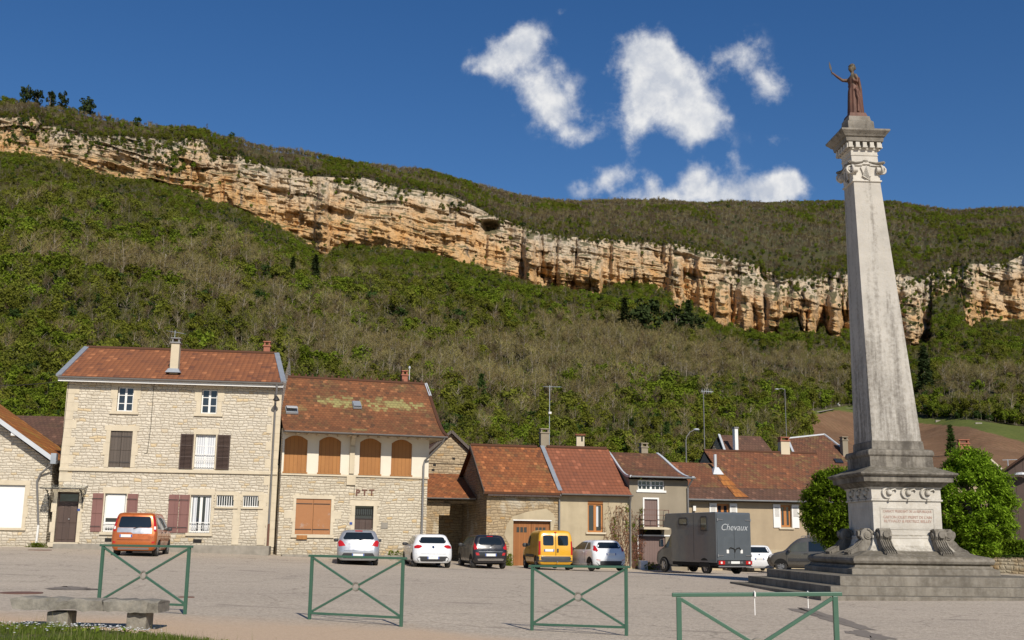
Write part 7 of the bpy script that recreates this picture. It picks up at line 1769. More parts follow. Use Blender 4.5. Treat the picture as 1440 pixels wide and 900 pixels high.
c.panel('bumper', [(-.82, .30), (.82, .30), (.82, .60), (-.82, .60)], 'f', M['plastic'], .02); c.panel('windscreen', [(-.68, 1.10), (.68, 1.10), (.60, 1.64), (-.60, 1.64)], 'f', M['car_glass']); c.both('headlight', [(.50, .74), (.80, .74), (.78, .92), (.54, .90)], 'f', M['lamp_clear'], eps=.01); c.panel('rear_window', rr(-.6, .6, 1.1, 1.6, .06), 'r', M['car_glass']); c.both('tail_light', [(.72, .80), (.83, .80), (.80, 1.4), (.72, 1.4)], 'r', M['tail_red'])
c.mirrors(2.98, 1.10, .84, M['plastic'], (.12, .24, .18)); c.seams((1.10, 2.02, 3.15), .42, 1.0); c.handles((1.2, 2.15), .95, M['plastic'])

# --- horse lorry
def lorry():
    P = at(1033, 809, 55.6); t = root('horse_lorry', 'slate grey horse lorry lettered Chevaux parked beside the grey narrow house', 'lorry', (P.x, P.y, gz(P.x, P.y)+.005), math.pi/2+R(26))
    t.scale = (.975,)*3; m = M['p_grey']; wb = 1.08
    # cab, van-like, narrower than the box
    v, f = body_loft([(.30, 3.7, 5.55, .84, .05, .35, 0), (.45, 3.7, 5.80, .94, .05, .40, 0), (.70, 3.7, 5.86, .96, .05, .42, 0), (1.0, 3.7, 5.78, .96, .05, .42, 0), (1.22, 3.7, 5.40, .95, .05, .42, 0), (1.36, 3.7, 5.10, .93, .05, .4, 0), (1.80, 3.7, 4.72, .87, .05, .35, 0), (2.10, 3.7, 4.50, .82, .05, .3, 0), (2.22, 3.72, 4.38, .76, .06, .3, 0)])
    cab = MB().add(v, f).build('cab', m, t, angle=38); bv = BVHTree.FromPolygons([Vector(q) for q in v], f)
    K = Car.__new__(Car); K.root = t; K.bvh = bv; K.m = m
    for sd in (1, -1):
        K.panel('side_window', [(4.02, 1.30), (5.02, 1.28), (4.72, 1.72), (4.55, 1.98), (4.02, 2.0)], 's', M['side_glass'], side=sd); K.panel('door_seam', [(3.96, .5), (3.975, .5), (3.975, 2.05), (3.96, 2.05)], 's', M['shadow_gap'], .003, side=sd)
    K.panel('windscreen', [(-.76, 1.38), (.76, 1.38), (.66, 2.06), (-.66, 2.06)], 'f', M['car_glass']); K.panel('bumper', [(-.90, .34), (.90, .34), (.90, .66), (-.90, .66)], 'f', M['plastic'], .02)
    for sd in (1, -1):
        b = MB(); b.box(4.85, 4.98, sd*1.10-.11, sd*1.10+.11, 1.32, 1.72); b.bar((4.92, sd*.9, 1.40), (4.92, sd*1.05, 1.40), .05); o = b.build('mirror', M['plastic'], t, bevel=.03); MB().box(4.835, 4.8495, sd*1.10-.085, sd*1.10+.085, 1.36, 1.68).build('mirror_glass', M['chrome'], o)
    # horse box with overhang above the cab
    b = MB(); prof = [(.0, .58), (3.98, .58), (3.98, 2.26), (4.02, 2.30), (4.62, 2.36), (4.70, 2.44), (4.56, 3.02), (4.48, 3.08), (.05, 3.10), (0, 3.05)]
    b.prism(prof, (0, -wb, 0), (1, 0, 0), (0, 0, 1), (0, 1, 0), 2*wb); box = b.build('horse_box', m, t, bevel=.035)
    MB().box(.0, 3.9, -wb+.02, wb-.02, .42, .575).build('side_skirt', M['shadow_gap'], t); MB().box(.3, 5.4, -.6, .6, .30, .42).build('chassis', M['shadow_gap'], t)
    for sd in (1, -1):
        y = sd*(wb+.006)
        for x0, x1, z0, z1, nm in ((2.45, 3.25, 2.45, 2.85, 'box_window'), (.72, 1.30, 2.15, 2.90, 'box_window')):
            q = rr(x0, x1, z0, z1, .10); w = MB(); w.prism(q, (0, y-.004 if sd > 0 else y+.004, 0), (1, 0, 0), (0, 0, 1), (0, sd, 0), .03); o = w.build(nm, M['plastic'], t); g = MB(); g.prism(rr(x0+.07, x1-.07, z0+.07, z1-.07, .07), (0, y+sd*.026, 0), (1, 0, 0), (0, 0, 1), (0, sd, 0), .008); g.build('pane', M['side_glass'], o)
        s = MB(); s.box(.02, 3.95, sd*(wb+.001)-.012, sd*(wb+.001)+.012, .60, .68); s.build('side_rail', M['p_grey'], t)
        s = MB().box(1.92, 1.935, sd*(wb)-.003, sd*(wb)+.003, .72, 3.0); s.build('panel_joint', M['shadow_gap'], t)
        K2 = Car.__new__(Car)
    # rear ramp
    r = MB().box(-.045, -.002, -wb+.04, wb-.04, .72, 3.02).build('rear_ramp', m, t, bevel=.012)
    MB().box(-.050, -.046, -.008, .008, .8, 2.2).build('ramp_joint', M['shadow_gap'], r)
    for sd in (1, -1):
        for z in (2.72, .95): h = MB(); h.box(-.07, -.045, sd*(wb-.22)-.16, sd*(wb-.22)+.16, z-.025, z+.025); h.cyl((-.07, sd*(wb-.05), z-.06), (-.07, sd*(wb-.05), z+.06), .03, 8); h.build('hinge', M['rim'], r)
    o = text_mesh('lettering', 'Chevaux', .47, .003, M['zinc_pale'], r, 'CENTER', -.004, .30); o.rotation_euler = (0, 0, -math.pi/2); o.location = (-.049, .0, 2.34)
    em = MB()
    em = MB().tube([(-.052, .36, 1.24), (-.056, .25, 1.34), (-.056, .08, 1.30), (-.056, -.05, 1.22), (-.056, -.14, 1.30), (-.056, -.3, 1.34), (-.052, -.38, 1.22)], .03, 6); em.tube([(-.056, .0, 1.26), (-.056, -.02, 1.12)], .04, 6); em.build('horse_emblem', M['black'], r)
    for y in (.42, -.44): MB().box(-.06, -.046, y-.07, y+.07, 1.06, 1.24).build('reflector_plate', M['lamp_clear'], r, bevel=.02)
    # lamp bar and bumper
    lb = MB().box(-.09, .0, -wb+.02, wb-.02, .50, .70).build('lamp_bar', M['plastic'], t)
    for sd in (1, -1):
        MB().box(-.115, -.091, sd*(wb-.24)-.19, sd*(wb-.24)+.19, .51, .69).build('tail_light', M['tail_red'], t, bevel=.01); MB().box(-.118, -.1155, sd*(wb-.22)-.05, sd*(wb-.22)+.05, .55, .65).build('reversing_light', M['lamp_clear'], t)
        MB().box(-.105, -.091, sd*.40-.07, sd*.40+.07, .56, .66).build('reflector', M['rim'], t)
    p = MB().box(-.108, -.091, -.27, .27, .55, .67).build('number_plate', M['plate'], t)
    MB().box(-.14, -.04, -wb+.05, wb-.05, .38, .45).build('step_bar', M['rim'], t, bevel=.01)
    W_ = Car.__new__(Car); W_.root = t; W_.bvh = bv
    Car.wheels(W_, (1.05, 4.85), .36, .22, .93, 'rim', arch=False)
    for x in (1.05, 4.85):
        for sd in (1, -1):
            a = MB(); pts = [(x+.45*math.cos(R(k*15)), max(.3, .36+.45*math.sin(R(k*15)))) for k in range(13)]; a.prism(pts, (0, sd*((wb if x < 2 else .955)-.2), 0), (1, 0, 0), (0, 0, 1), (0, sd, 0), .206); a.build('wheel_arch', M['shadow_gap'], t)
lorry()
# ================================================================== barriers, bench, lamps
M['green_metal'] = mat('green_painted_metal', build=lambda nt: dict(col=nt.mix(nt.rng(nt.noise(nt.obj(), 7, 5, .65), .45, .8, 0, .5), (.045, .112, .072, 1), (.072, .138, .095, 1))), rough=.42, spec=.5)
M['bench_stone'] = mat('lichened_bench_stone', build=lambda nt: (lambda p: dict(col=nt.mix(nt.rng(nt.noise(p, 3.3, 5, .65, .4), .62, .70, 0, .8), nt.mix(nt.rng(nt.noise(p, 6, 6, .7), .35, .7), (.27, .245, .20, 1), (.125, .115, .095, 1)), (.36, .26, .06, 1)), nor=nt.bump(nt.noise(p, 28, 4, .7), .7, .02), rough=.95))(nt.obj()))
def barrier(p, q, h, label):
    p, q = Vector(p), Vector(q); zb = (p.z+q.z)/2; d = q-p; L = math.hypot(d.x, d.y); rz = math.atan2(d.y, d.x); tilt = (q.z-p.z)
    t = root('crossed_barrier', label, 'barrier', p, rz, 'green crossed barriers along the square')
    w = .045; dz = lambda x: tilt*x/L
    for x in (0, L): MB().box(x-w/2, x+w/2, -w/2, w/2, -.15+dz(x), h+dz(x)).build('post', M['green_metal'], t, bevel=.006)
    MB().bar((-.06, 0, h+.018+dz(0)), (L+.06, 0, h+.018+dz(L)), .05, .036).build('top_rail', M['green_metal'], t, bevel=.006)
    MB().bar((w/2, 0, .12+dz(0)), (L-w/2, 0, .12+dz(L)), .035).build('bottom_rail', M['green_metal'], t, bevel=.005)
    c = Vector((L/2, 0, (h+.10)/2+.01+tilt/2)); r = .058
    for x, z in ((w/2, h-.02+dz(0)), (L-w/2, h-.02+dz(L)), (w/2, .14+dz(0)), (L-w/2, .14+dz(L))):
        e = Vector((x, 0, z)); MB().bar(e, c+(e-c).normalized()*r, .032).build('brace', M['green_metal'], t, bevel=.004)
    MB().tube([c+Vector((r*math.cos(R(k*20)), 0, r*math.sin(R(k*20)))) for k in range(19)], .016, 6, False).build('centre_ring', M['concrete'], t, angle=60)
barrier(at(138, 857, 18.5), at(260, 862, 17.9), 1.0, 'green crossed metal barrier partly hidden behind the stone bench')
barrier(at(435, 873, 18.1), at(564, 880, 17.5), .99, 'green crossed metal barrier standing in front of the silver car')
barrier(at(748, 889, 17.8), at(881, 894, 17.1), .985, 'green crossed metal barrier standing in front of the white three-door car')
barrier(at(957, 1000, 10.15), at(1181, 1000, 10.05), .97, 'nearest green crossed metal barrier, cut off at the bottom edge of the photo')
# small bright ties hanging from the nearest barrier
for px in (1061, 1136):
    a = at(px, 839, 10.08); o = MB().box(-.0035, .0035, -.004, .004, -.16 if px < 1100 else -.10, .05).box(-.006, .006, -.03, .03, .0, .042).build('plastic_tie', M['white'], None)
    o.location = (a.x, a.y, a.z); tag(o, 'white plastic strip hanging from the nearest barrier, %s' % ('left of its middle' if px < 1100 else 'near its right post'), 'strip', 'plastic strips on the barrier')
def bench():
    a = at(72, 879, 15.3); L = at(32, 845, 15.3).x-.05; Rr = at(243, 850, 15.3).x-.12
    t = root('stone_bench', 'old stone slab bench with lichen on two blocks beside the grass and daisies', 'bench', (0, 0, 0))
    zt = at(140, 842, 15.1).z; th = .145
    s = MB(); n = 14; rg = np.random.default_rng(3)
    poly = [(L, 15.06), (Rr, 15.02), (Rr+.03, 15.52), (L-.02, 15.56)]
    for k, (xa, xb) in enumerate(((L, L+(Rr-L)*.62), (L+(Rr-L)*.625, Rr))):
        b = MB(); nx = 10; v = []
        for i in range(nx+1):
            x = xa+(xb-xa)*i/nx
            for y, z in ((15.05, zt-th), (15.05, zt-.02), (15.08, zt), (15.5, zt), (15.53, zt-.02), (15.53, zt-th)):
                v.append((x+.012*rg.normal() if 0 < i < nx else x+.02*rg.normal(), y+.012*rg.normal(), z+.010*rg.normal()-.02*(x-L)/(Rr-L)))
        f = [(i*6+j, i*6+(j+1) % 6, (i+1)*6+(j+1) % 6, (i+1)*6+j) for i in range(nx) for j in range(6)]+[(0, 1, 2, 3, 4, 5), tuple(nx*6+j for j in range(6))]
        b.add(v, f); b.build('seat_slab', M['bench_stone'], t, angle=35)
    for x0, x1 in ((68, 98), (180, 208)):
        xa, xb = at(x0, 865, 15.2).x, at(x1, 865, 15.2).x; z0 = gz(xa, 15.2)-.15
        MB().box(xa, xb, 15.14, 15.46, z0, zt-th-.03).build('leg', M['bench_stone'], t, bevel=.02)
bench()

# ------------------------------------------------------------------ verge with grass and daisies
def soilgrass(nt):
    p = nt.pos(); n = nt.noise(p, 3, 5, .6)
    return dict(col=nt.mix(nt.rng(n, .35, .65), (.060, .085, .018, 1), (.115, .105, .045, 1)), rough=1., nor=nt.bump(nt.noise(p, 30, 3), .6, .03))
M['verge'] = mat('grassy_soil', build=soilgrass, spec=.1)
EDGE = [(-12.5, 15.2), (-9, 15.1), (-6.6, 14.95), (-5.2, 14.8), (-4.5, 14.5), (-3.9, 14.1), (-3.3, 13.5), (-2.4, 12.6), (-1.5, 11.0), (-.5, 9.)]
def vedge(x): return np.interp(x, [p[0] for p in EDGE], [p[1] for p in EDGE])
def vz(x, y): return gz(x, y)+.03*min(max((vedge(x)-y)/.8, 0), 1)**.7
def verge():
    xs = np.linspace(-12.5, -.5, 60); k = 16; V = []; F = []
    for x in xs:
        e = vedge(x)
        for j in range(k):
            y = e-(e-6.)*(j/(k-1))**1.6+.05*math.sin(x*9+j); V.append((x, y, vz(x, y)+.004+.02*math.sin(x*5+y*7)*(j > 0)))
    F = [(i*k+j, i*k+j+1, (i+1)*k+j+1, (i+1)*k+j) for i in range(len(xs)-1) for j in range(k-1)]
    o = np_mesh('verge', V, F, M['verge'], smooth=True); tag(o, kind='structure')
verge()
gm = leaf_mat('grass_blades', (.085, .125, .018), (.125, .155, .026), 1, .35)
gm2 = mat('dry_grass', build=lambda nt: dict(col=nt.mix(nt.noise(nt.pos(), 9, 2), (.24, .20, .10, 1), (.13, .14, .04, 1))), rough=.9)
def grass():
    rg = np.random.default_rng(12)
    def blades(n, h0, h1, w, lean, edge=0.):
        x = rg.uniform(-11.5, -1.2, n*2); y = rg.uniform(9.5, 15.6, n*2); e = vedge(x)-y
        cl = fbm(x*1.4, y*1.4, 0, 3, 9)
        ok = (e > edge+rg.normal(size=n*2)*.08) & (rg.random(n*2) < np.clip((cl-.30)*3.2, .12, 1)); x, y, cl, e = (q[ok][:n] for q in (x, y, cl, e)); m = len(x)
        z = np.array([vz(a, b) for a, b in zip(x, y)]); h = (h0+(h1-h0)*rg.random(m))*(.55+.9*np.clip(cl-.25, 0, .6))
        an = rg.uniform(0, 6.283, m); l = lean*rg.random(m)*h; dx, dy = np.cos(an), np.sin(an); wx, wy = -dy*w, dx*w
        b = np.stack([x, y, z], 1); t = b+np.stack([dx*l, dy*l, h], 1); md = b+np.stack([dx*l*.35, dy*l*.35, h*.6], 1); W = np.stack([wx, wy, 0*wx], 1)
        V = np.stack([b-W, b+W, md+W*.7, md-W*.7, t], 1).reshape(-1, 3); i = np.arange(m)*5
        return V, np.concatenate([np.stack([i, i+1, i+2, i+3], 1)]), np.stack([i+3, i+2, i+4, i+4], 1)
    for nm, args, mt, lab in (('grass', (60000, .03, .105, .0042, .8), gm, 'short green grass growing on the verge round the bench'), ('dry_grass', (1500, .10, .26, .0022, .5, -.12), gm2, 'thin dry grass stalks standing along the verge edge')):
        V, q, t = blades(*args); me = bpy.data.meshes.new(nm); me.from_pydata(V.tolist(), [], q.tolist()+[tuple(r[:3]) for r in t.tolist()]); tag(link_mesh(nm, me, mt), lab, 'grass', kind='stuff')
    # broad-leaved weeds
    n = 5200; x = rg.uniform(-11, -2, n); y = rg.uniform(11, 15.5, n); cl = fbm(x*1.1+5, y*1.1, 0, 3, 19); ok = (vedge(x)-y > .02) & (cl > .52); x, y = x[ok], y[ok]
    C = np.stack([x, y, [vz(a, b)+.02+.05*rg.random() for a, b in zip(x, y)]], 1); V, F = quads_cloud(C, .045, rg, .3, 1.3); tag(np_mesh('weeds', V, F, M['leaf_fresh']), 'low leafy weeds among the verge grass', 'weeds', kind='stuff')
    # daisies
    wm = mat('daisy_petals', col=(.80, .80, .78), rough=.7); D = MB()
    for cx, cy, s, k in ((-5.45, 14.55, .35, 70), (-6.2, 14.5, .3, 45), (-4.9, 14.35, .3, 50), (-6.9, 14.2, .35, 22), (-5.6, 13.9, .6, 22), (-4.6, 14.3, .25, 18), (-7.2, 13.6, .4, 12)):
        for i in range(k):
            a, b = cx+rg.normal()*s, cy+rg.normal()*s*.4
            if vedge(a)-b < .05: continue
            z = vz(a, b)+.06+.04*rg.random(); r = .012+.007*rg.random(); D.lathe([(0, -.003), (r, .0), (0, .004)], (a, b, z), 7)
    tag(D.build('daisies', wm, None), 'small white daisies scattered in the verge grass', 'daisies', kind='stuff')
grass()
# small iron covers and worn patches in the square
def cover(px, py, r, label):
    p = on_ground(px, py); o = MB().lathe([(r, -.03), (r, .006), (r*.92, .010), (0, .010)], (0, 0, 0), 28); 
    o = o.build('manhole_cover', M['rust_iron'], None); o.location = (p.x, p.y, gz(p.x, p.y)+.004); tag(o, label, 'manhole cover')
cover(29, 834, .42, 'round rusty manhole cover in the asphalt left of the stone bench'); cover(56, 773.5, .5, 'round manhole cover near the brown door of the tall stone house'); cover(262, 840, .16, 'small round iron cap in the asphalt behind the right end of the bench')
def patch(name, pts, z, m):
    P = [on_ground(*p) for p in pts]; me = MB()
    c = sum(P, Vector())/len(P); ring = []
    n = len(P); rg = np.random.default_rng(len(pts)*7+int(pts[0][0]))
    for i in range(n):
        a, b = P[i], P[(i+1) % n]
        for k in range(8): q = a.lerp(b, k/8); q = q+Vector((rg.normal()*.05, rg.normal()*.12, 0)); ring.append(Vector((q.x, q.y, gz(q.x, q.y)+z)))
    c.z = gz(c.x, c.y)+z; L = len(ring); me.add(ring+[c], [(i, (i+1) % L, L) for i in range(L)]); return tag(me.build(name, m, None, smooth=True), kind='structure')
M['tar'] = mat('tar_patch', build=lambda nt: dict(col=nt.mix(nt.noise(nt.pos(), 14, 4, .7), (.13, .11, .092, 1), (.25, .21, .17, 1)), nor=nt.bump(nt.noise(nt.pos(), 40, 3), .5, .01)), rough=.9)
patch('asphalt_patch', [(60, 828), (92, 824.5), (118, 826.5), (150, 829.5), (112, 830), (80, 829.5)], .005, M['tar'])
patch('asphalt_patch', [(1112, 857), (1135, 855), (1190, 872), (1226, 886), (1208, 885), (1160, 872)], .006, M['tar'])
patch('asphalt_patch', [(1190, 888), (1215, 887), (1265, 900), (1225, 900)], .005, M['tar'])

# ------------------------------------------------------------------ poles and street lamps
def pole(name, label, cat, px, yb, yt, Y, r, m='gutter'):
    b = at(px, yb, Y); t = at(px, yt, Y); o = root(name, label, cat, b); return o, t.z-b.z
o, h = pole('street_lamp', 'curved arm street lamp with round silver head above the narrow grey house roof', 'street lamp', 966, 700, 620, 76, .05); 
MB().tube([(0, 0, -6), (0, 0, h)], .055, 8, r1=.04).build('pole', M['gutter'], o, angle=40); MB().tube([(0, 0, h), (.06, 0, h+.30), (.30, 0, h+.62), (.62, 0, h+.76)], .03, 6).build('arm', M['gutter'], o, angle=40); MB().lathe([(0, .09), (.12, .07), (.17, 0), (.12, -.07), (0, -.08)], (.74, 0, h+.78), 12, 1.25, .9).build('lamp_head', M['zinc_pale'], o, angle=60)
o, h = pole('utility_pole', 'thin grey utility pole with a small aerial rising left of the dark roofed house', 'pole', 991, 640, 550, 90, .06); MB().tube([(0, 0, -7), (0, 0, h)], .055, 8, r1=.035).build('pole', M['gutter'], o, angle=40); a = MB(); a.bar((-.2, 0, h), (.8, 0, h-.05), .04)
for k in range(5): a.bar((-.1+.18*k, 0, h-.18), (-.1+.18*k, 0, h+.2), .02)
a.build('aerial', M['zinc'], o)
o, h = pole('distant_lamp', 'slender distant lamp post with short left arm above the streaked roof', 'street lamp', 1106, 615, 548, 95, .05); MB().tube([(0, 0, -7), (0, 0, h)], .045, 8, r1=.03).build('pole', M['gutter'], o, angle=40); MB().tube([(0, 0, h), (-.25, 0, h+.1), (-.55, 0, h+.05)], .03, 6).build('arm', M['gutter'], o); MB().lathe([(0, .06), (.16, .03), (.18, -.02), (0, -.06)], (-.7, 0, h+.03), 10).build('lamp_head', M['zinc_pale'], o, angle=60)
a, b = at(-60, 541, 52.5), at(84, 536.5, 52.6); o = MB().tube([a.lerp(b, k/8)+Vector((0, 0, -.12*math.sin(k/8*math.pi))) for k in range(9)], .014, 5).build('overhead_wire', M['iron'], None); tag(o, 'black overhead wire running to the upper left corner of the tall stone house', 'wire')
# white shrine half way up the hillside
T_ = np.linspace(.05, .98, 900); S_ = slope_pt(np.full(900, 240.), T_); q_ = project(S_); i_ = int(np.argmin(np.abs(q_[:, 1]-388))); s_ = S_[i_]
sc_ = .62; o = root('hillside_statue', 'tiny white statue on a pale plinth alone among the hillside trees', 'statue', tuple(s_)); MB().frustum(0, 0, -2, 3.2, 1.1, 1.1, .8, .8).build('plinth', M['concrete'], o, bevel=.1); o.scale = (sc_, sc_, 1.); MB().lathe([(.9, 3.2), (.75, 4.2), (.62, 5.6), (.75, 6.4), (.35, 7.0), (.42, 7.5), (.0, 8.0)], (0, 0, 0), 12).build('figure', M['white'], o, angle=60)
# pale track by the vineyard
def on_slope(px, py):
    S = slope_pt(np.full(400, px), np.linspace(.0, .9, 400)); yy = project(S)[:, 1]; return Vector(S[int(np.argmin(np.abs(yy-py)))])
def track():
    P = [on_slope(px, py) for px, py in ((1136, 582), (1150, 580), (1165, 577), (1180, 575), (1200, 576), (1225, 578))]; mb = MB(); w = 1.6
    for a, b in zip(P[:-1], P[1:]): mb.face(a+Vector((0, -w, .25)), b+Vector((0, -w, .25)), b+Vector((0, w, .8)), a+Vector((0, w, .8)))
    tag(mb.build('track', M['concrete'], None, fix=False), kind='structure')
    for px, py in ((1312, 593), (1339, 594.5), (1366, 596.5)):
        p = on_slope(px, py); o = MB().box(-1.2, 1.2, -.3, .3, -.5, .45).build('field_wall', M['concrete'], None, bevel=.1); o.location = p; tag(o, 'short pale stone wall stretch at the top of the brown vineyard', 'wall', 'pale wall stretches above the vineyard')
    p = on_slope(1173, 572); o = MB().box(-.9, .9, -1.8, 1.8, .2, 1.0).box(-.75, .75, -.9, .9, .9, 1.7).build('parked_car', M['white'], None, bevel=.15); o.location = p; tag(o, 'tiny white car parked on the pale track above the vineyard', 'car')
track()

# ------------------------------------------------------------------ trees one can tell apart
def plant(kind, seed, h, lm, bm_, P, label, name, detail=1., sc=1., turn=0., cat='tree', group=None):
    q, f, mb = tree_mesh(kind, seed, h, detail)
    t = root(name, label, cat, P, turn, group); t.scale = (sc,)*3 if isinstance(sc, (int, float)) else sc
    np_mesh('crown', q, f, M[lm], t); mb.build('trunk', M[bm_], t, fix=False); return t
def on_top(px): return Vector(upper_pt(np.array([float(px)]), np.array([.82]))[0])
for px, h, lab in ((37, 17, 'tall dark pine, leftmost on the skyline above the cliff'), (52, 15, 'dark pine touching the leftmost skyline pine'), (69, 15, 'slim dark pine third from left on the skyline'), (87, 15, 'rounded dark pine fourth from left on the skyline'), (121, 16, 'broad dark pine standing alone right of the four skyline pines')):
    p = on_top(px); t = plant('dark', int(px), h*1.5, 'leaf_conifer', 'bark_pale', p-Vector((0, 0, .5)), lab, 'pine_tree', .8, (.95 if px > 100 else .62, .8, 1.), cat='tree', group='dark pines on the skyline')
p = on_top(191); plant('dark', 41, 14, 'leaf_dark', 'bark', p-Vector((0, 0, 1)), 'green leafy tree standing out on the skyline right of the pines', 'leafy_tree', .8)
p = on_top(325); plant('fresh', 42, 10, 'leaf_dark', 'bark', p-Vector((0, 0, 1)), 'round bright green tree on the ridge above the pale cliff step', 'leafy_tree', .8)
p = on_top(290); plant('red', 43, 11, 'twig_red', 'bark', p-Vector((0, 0, 1)), 'bare reddish tree on the ridge left of the round green one', 'bare_tree', 1.)
for px, py, h, kd, lm, lab in ((445, 413, 21, 'conifer', 'leaf_conifer', 'small dark spruce alone among pale trees below the cliff'), (414, 402, 14, 'conifer', 'leaf_conifer', 'tiny dark conifer left of the lone spruce'), (878, 482, 26, 'conifer', 'leaf_conifer', 'dark conifer, left one of the pair on the mid hillside'), (906, 484, 29, 'dark', 'leaf_conifer', 'broad blackish evergreen right of the dark conifer on the hillside'),
                           (951, 480, 24, 'dark', 'leaf_conifer', 'dark evergreen left in the clump under the cliff pillars'), (968, 482, 27, 'conifer', 'leaf_conifer', 'dark conifer centre in the clump under the cliff pillars'), (983, 483, 22, 'dark', 'leaf_conifer', 'dark evergreen right in the clump under the cliff pillars'),
                           (1297, 562, 26, 'conifer', 'leaf_conifer', 'tall drooping spruce just right of the obelisk shaft'), (935, 640, 6.5, 'conifer', 'leaf_dark', 'dark bushy conifer behind the narrow grey house roof'), (680, 588, 9, 'conifer', 'leaf_dark', 'drooping olive green conifer in the thicket behind the barn roofs'),
                           (1327, 640, 8.5, 'conifer', 'leaf_dark', 'slim young spruce poking up behind the big chestnut tree'), (700, 646, 2.6, 'fresh', 'leaf_fresh', 'bright green bush behind the old barn roof'), (1002, 610, 3.6, 'fresh', 'leaf_fresh', 'small bright green bush left of the dark roofed house'), (895, 545, 9, 'fresh', 'leaf_fresh', 'bright yellow green tree in the middle of the hillside'), (912, 510, 13, 'fresh', 'leaf_fresh', 'tall bright green tree leaning over the bare wood')):
    plant(kd, int(px), h, lm, 'bark', on_slope(px, py)-Vector((0, 0, .4)), lab, {'conifer': 'conifer', 'dark': 'evergreen_tree', 'fresh': 'green_bush' if h < 5 else 'leafy_tree'}[kd], .9)
def chestnut(px, py, Y, rx, rz, zc, n, label, seed, bx=0.):
    rg = np.random.default_rng(seed); P = at(px, py, Y); P.z = gz(P.x, P.y); t = root('chestnut_tree', label, 'tree', P)
    K = 300; th = rg.uniform(0, 6.283, K); u = rg.uniform(-1, 1, K); rad = (.66+.32*rg.random(K)); taper = 1-.30*np.clip(u, 0, 1)**1.5
    C = np.stack([np.cos(th)*np.sqrt(1-u*u)*rx*rad*taper, np.sin(th)*np.sqrt(1-u*u)*rx*rad*taper, u*rz*rad+zc], 1)
    i = rg.integers(0, K, n); d = rg.normal(size=(n, 3)); d /= np.linalg.norm(d, axis=1)[:, None]; Q = C[i]+d*(.36*rg.random(n)**.5)[:, None]*np.array([1, 1, .75])
    # each palmate leaf: five drooping leaflets
    V = []; m = n
    a = rg.uniform(0, 6.283, m); out = []
    for k in range(5):
        w = a+(k-2)*.62; L = .15*(1-.12*abs(k-2))*(.75+.5*rg.random(m)); dx, dy = np.cos(w)*L, np.sin(w)*L; dz = L*rg.normal(size=m)*.55; sx, sy = -np.sin(w)*L*.24, np.cos(w)*L*.24
        D = np.stack([dx, dy, dz], 1); S = np.stack([sx, sy, 0*sx], 1); out.append(np.stack([Q, Q+D*.6+S, Q+D, Q+D*.6-S], 1))
    V = np.concatenate(out).reshape(-1, 3); np_mesh('crown', V, np.arange(len(V)).reshape(-1, 4), M['leaf_chestnut'], t)
    mb = MB(); mb.tube([(0, 0, -.3), (.03, 0, zc-rz*.5), (0, .05, zc+rz*.4)], .16, 8, r1=.05)
    for k in range(12):
        w = rg.uniform(0, 6.283); z = zc-rz*.55+k*rz*.09; mb.tube([(0, 0, z), (math.cos(w)*rx*.45, math.sin(w)*rx*.45, z+.25), (math.cos(w)*rx*.8, math.sin(w)*rx*.8, z+.75)], .05, 5, False, .015)
    mb.build('trunk', M['bark'], t, fix=False)
chestnut(1368, 786, 44.5, 1.72, 2.25, 2.72, 19000, 'big bright green chestnut tree with dense round crown right of the monument', 5)
chestnut(1178, 800, 52.0, 1.50, 1.95, 3.0, 13000, 'small bright green chestnut tree half hidden behind the left of the monument', 9)
def hedge():
    a, b = at(1340, 790, 46.5), at(1475, 790, 44.0); t = root('low_stone_wall', 'dark low rubble wall running behind the monument at the right edge', 'wall', (a.x, a.y, gz(a.x, a.y)), math.atan2(b.y-a.y, b.x-a.x)); L = (b-a).length
    MB().box(0, L, 0, .45, -.5, .62).build('wall', M['stone_barn'], t, bevel=.03); rg = np.random.default_rng(4); n = 2600
    c = MB()
    C = np.stack([rg.uniform(0, L, n), rg.uniform(0, .45, n), .60+.10*rg.random(n)], 1); V, F = quads_cloud(C, .08, rg, .3, 1.3); np_mesh('creeping_plants', V, F, M['leaf_dark'], t)
    h = root('hedge', 'clipped green hedge behind the dark low wall under the chestnut tree', 'hedge', (a.x, a.y+.9, gz(a.x, a.y)), math.atan2(b.y-a.y, b.x-a.x)); n = 9000
    C = np.stack([rg.uniform(0, L, n), .4+.4*np.sign(rg.normal(size=n))*rg.random(n)**.3, .55+.72*rg.random(n)**.7], 1); V, F = quads_cloud(C, .11, rg, .2, 1.3); np_mesh('foliage', V, F, M['leaf_chestnut'], h)
    MB().box(0, L, .15, .65, 0, 1.1).build('stems', M['leaf_dark'], h)
hedge()
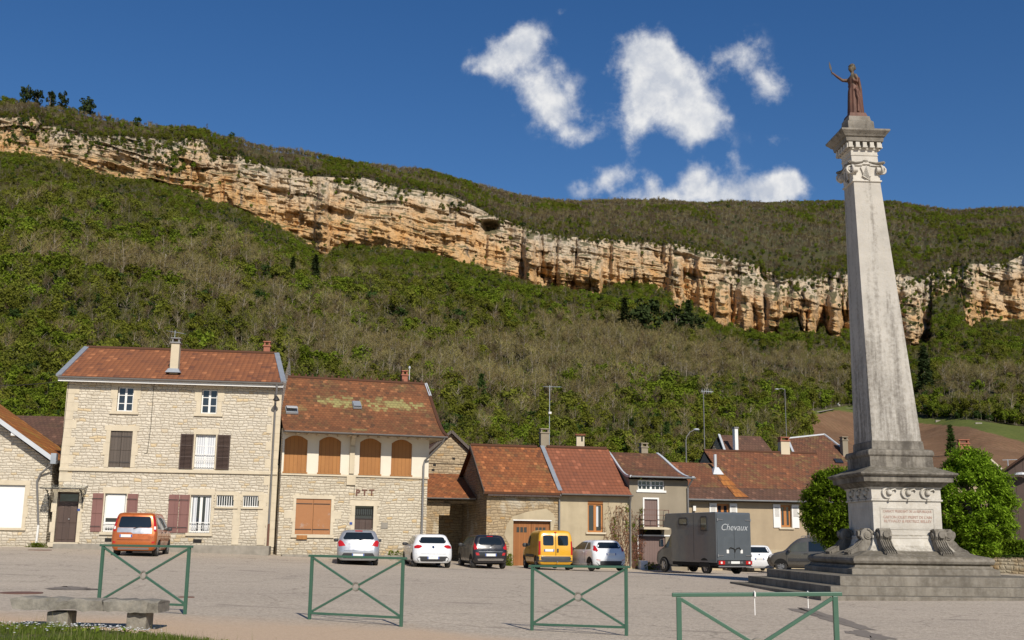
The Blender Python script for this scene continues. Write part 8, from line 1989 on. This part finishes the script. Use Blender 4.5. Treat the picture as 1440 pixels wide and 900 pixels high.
# dry creeper on the plastered house and the narrow house
def creeper():
    rg = np.random.default_rng(8); vm = leaf_mat('dry_creeper_leaves', (.19, .095, .055), (.27, .16, .09), 1, .2)
    for f, name, x0, x1, z1, par, label in ((C_, 'climbing_creeper', W_D-1.35, W_D-.18, 3.35, HD, 'rust brown bare creeper climbing the right end of the ochre plastered house'), (E_, 'climbing_creeper', .05, .75, 3.6, HE, 'tangled creeper with some green leaves beside the mauve garage door')):
        t = f.root(name, label, 'creeper'); st = MB(); pts = []
        for k in range(34):
            x = rg.uniform(x0, x1); z = 0.; P = [(x, -.02, 0)]
            for j in range(int(rg.uniform(8, 20))):
                x = min(max(x+rg.normal()*.07, x0-.25), x1); z += rg.uniform(.12, .24)
                if z > z1: break
                P.append((x, -.02-.03*rg.random(), z))
                if z > .4:
                    for _ in range(3): pts.append((x+rg.normal()*.10, -.03-.05*rg.random(), z+rg.normal()*.1))
            if len(P) > 2: st.tube(P, .012, 4, False, .004)
        st.build('stems', M['rust_iron'], t, fix=False); V, F = quads_cloud(np.array(pts), .06, rg, 0, 1.3); np_mesh('dry_leaves', V, F, vm, t)
        g = np.array([(x0+(x1-x0)*a, -.06, z)+rg.normal(size=3)*np.array([.10, .02, .13]) for a, z in ((.9, 3.1), (.8, .5), (.3, 1.6), (.3, 2.4), (.55, .2), (.9, 2.2)) for _ in range(26)]); V, F = quads_cloud(g, .085, rg, 0, 1.3); np_mesh('green_leaves', V, F, M['leaf_fresh'], t)
creeper()
# weeds along wall feet
def weeds():
    rg = np.random.default_rng(6); i = 0
    for f, px, py, w, h, lab in ((B, 557, 783, .5, .45, 'green weed tuft at the foot of the post office wall right of its door'), (C_, 716, 793, .22, .62, 'tall weed clump beside the brown garage door of the barn'), (E_, 912, 799, .55, .40, 'leafy weed patch in front of the mauve garage door'), (A, 52, 768, .45, .18, 'flat weed tuft at the foot of the white downpipe')):
        p = f.loc(px, py, -.35); P = f.world(p); P.z = gz(P.x, P.y); n = 260
        C = np.stack([rg.normal(size=n)*w*.45, rg.normal(size=n)*.12, h*rg.random(n)**1.2], 1); V, F = quads_cloud(C, .075, rg, 0, 1.5); o = np_mesh('weed_clump', V, F, M['leaf_fresh']); o.location = P; tag(o, lab, 'weeds')
weeds()
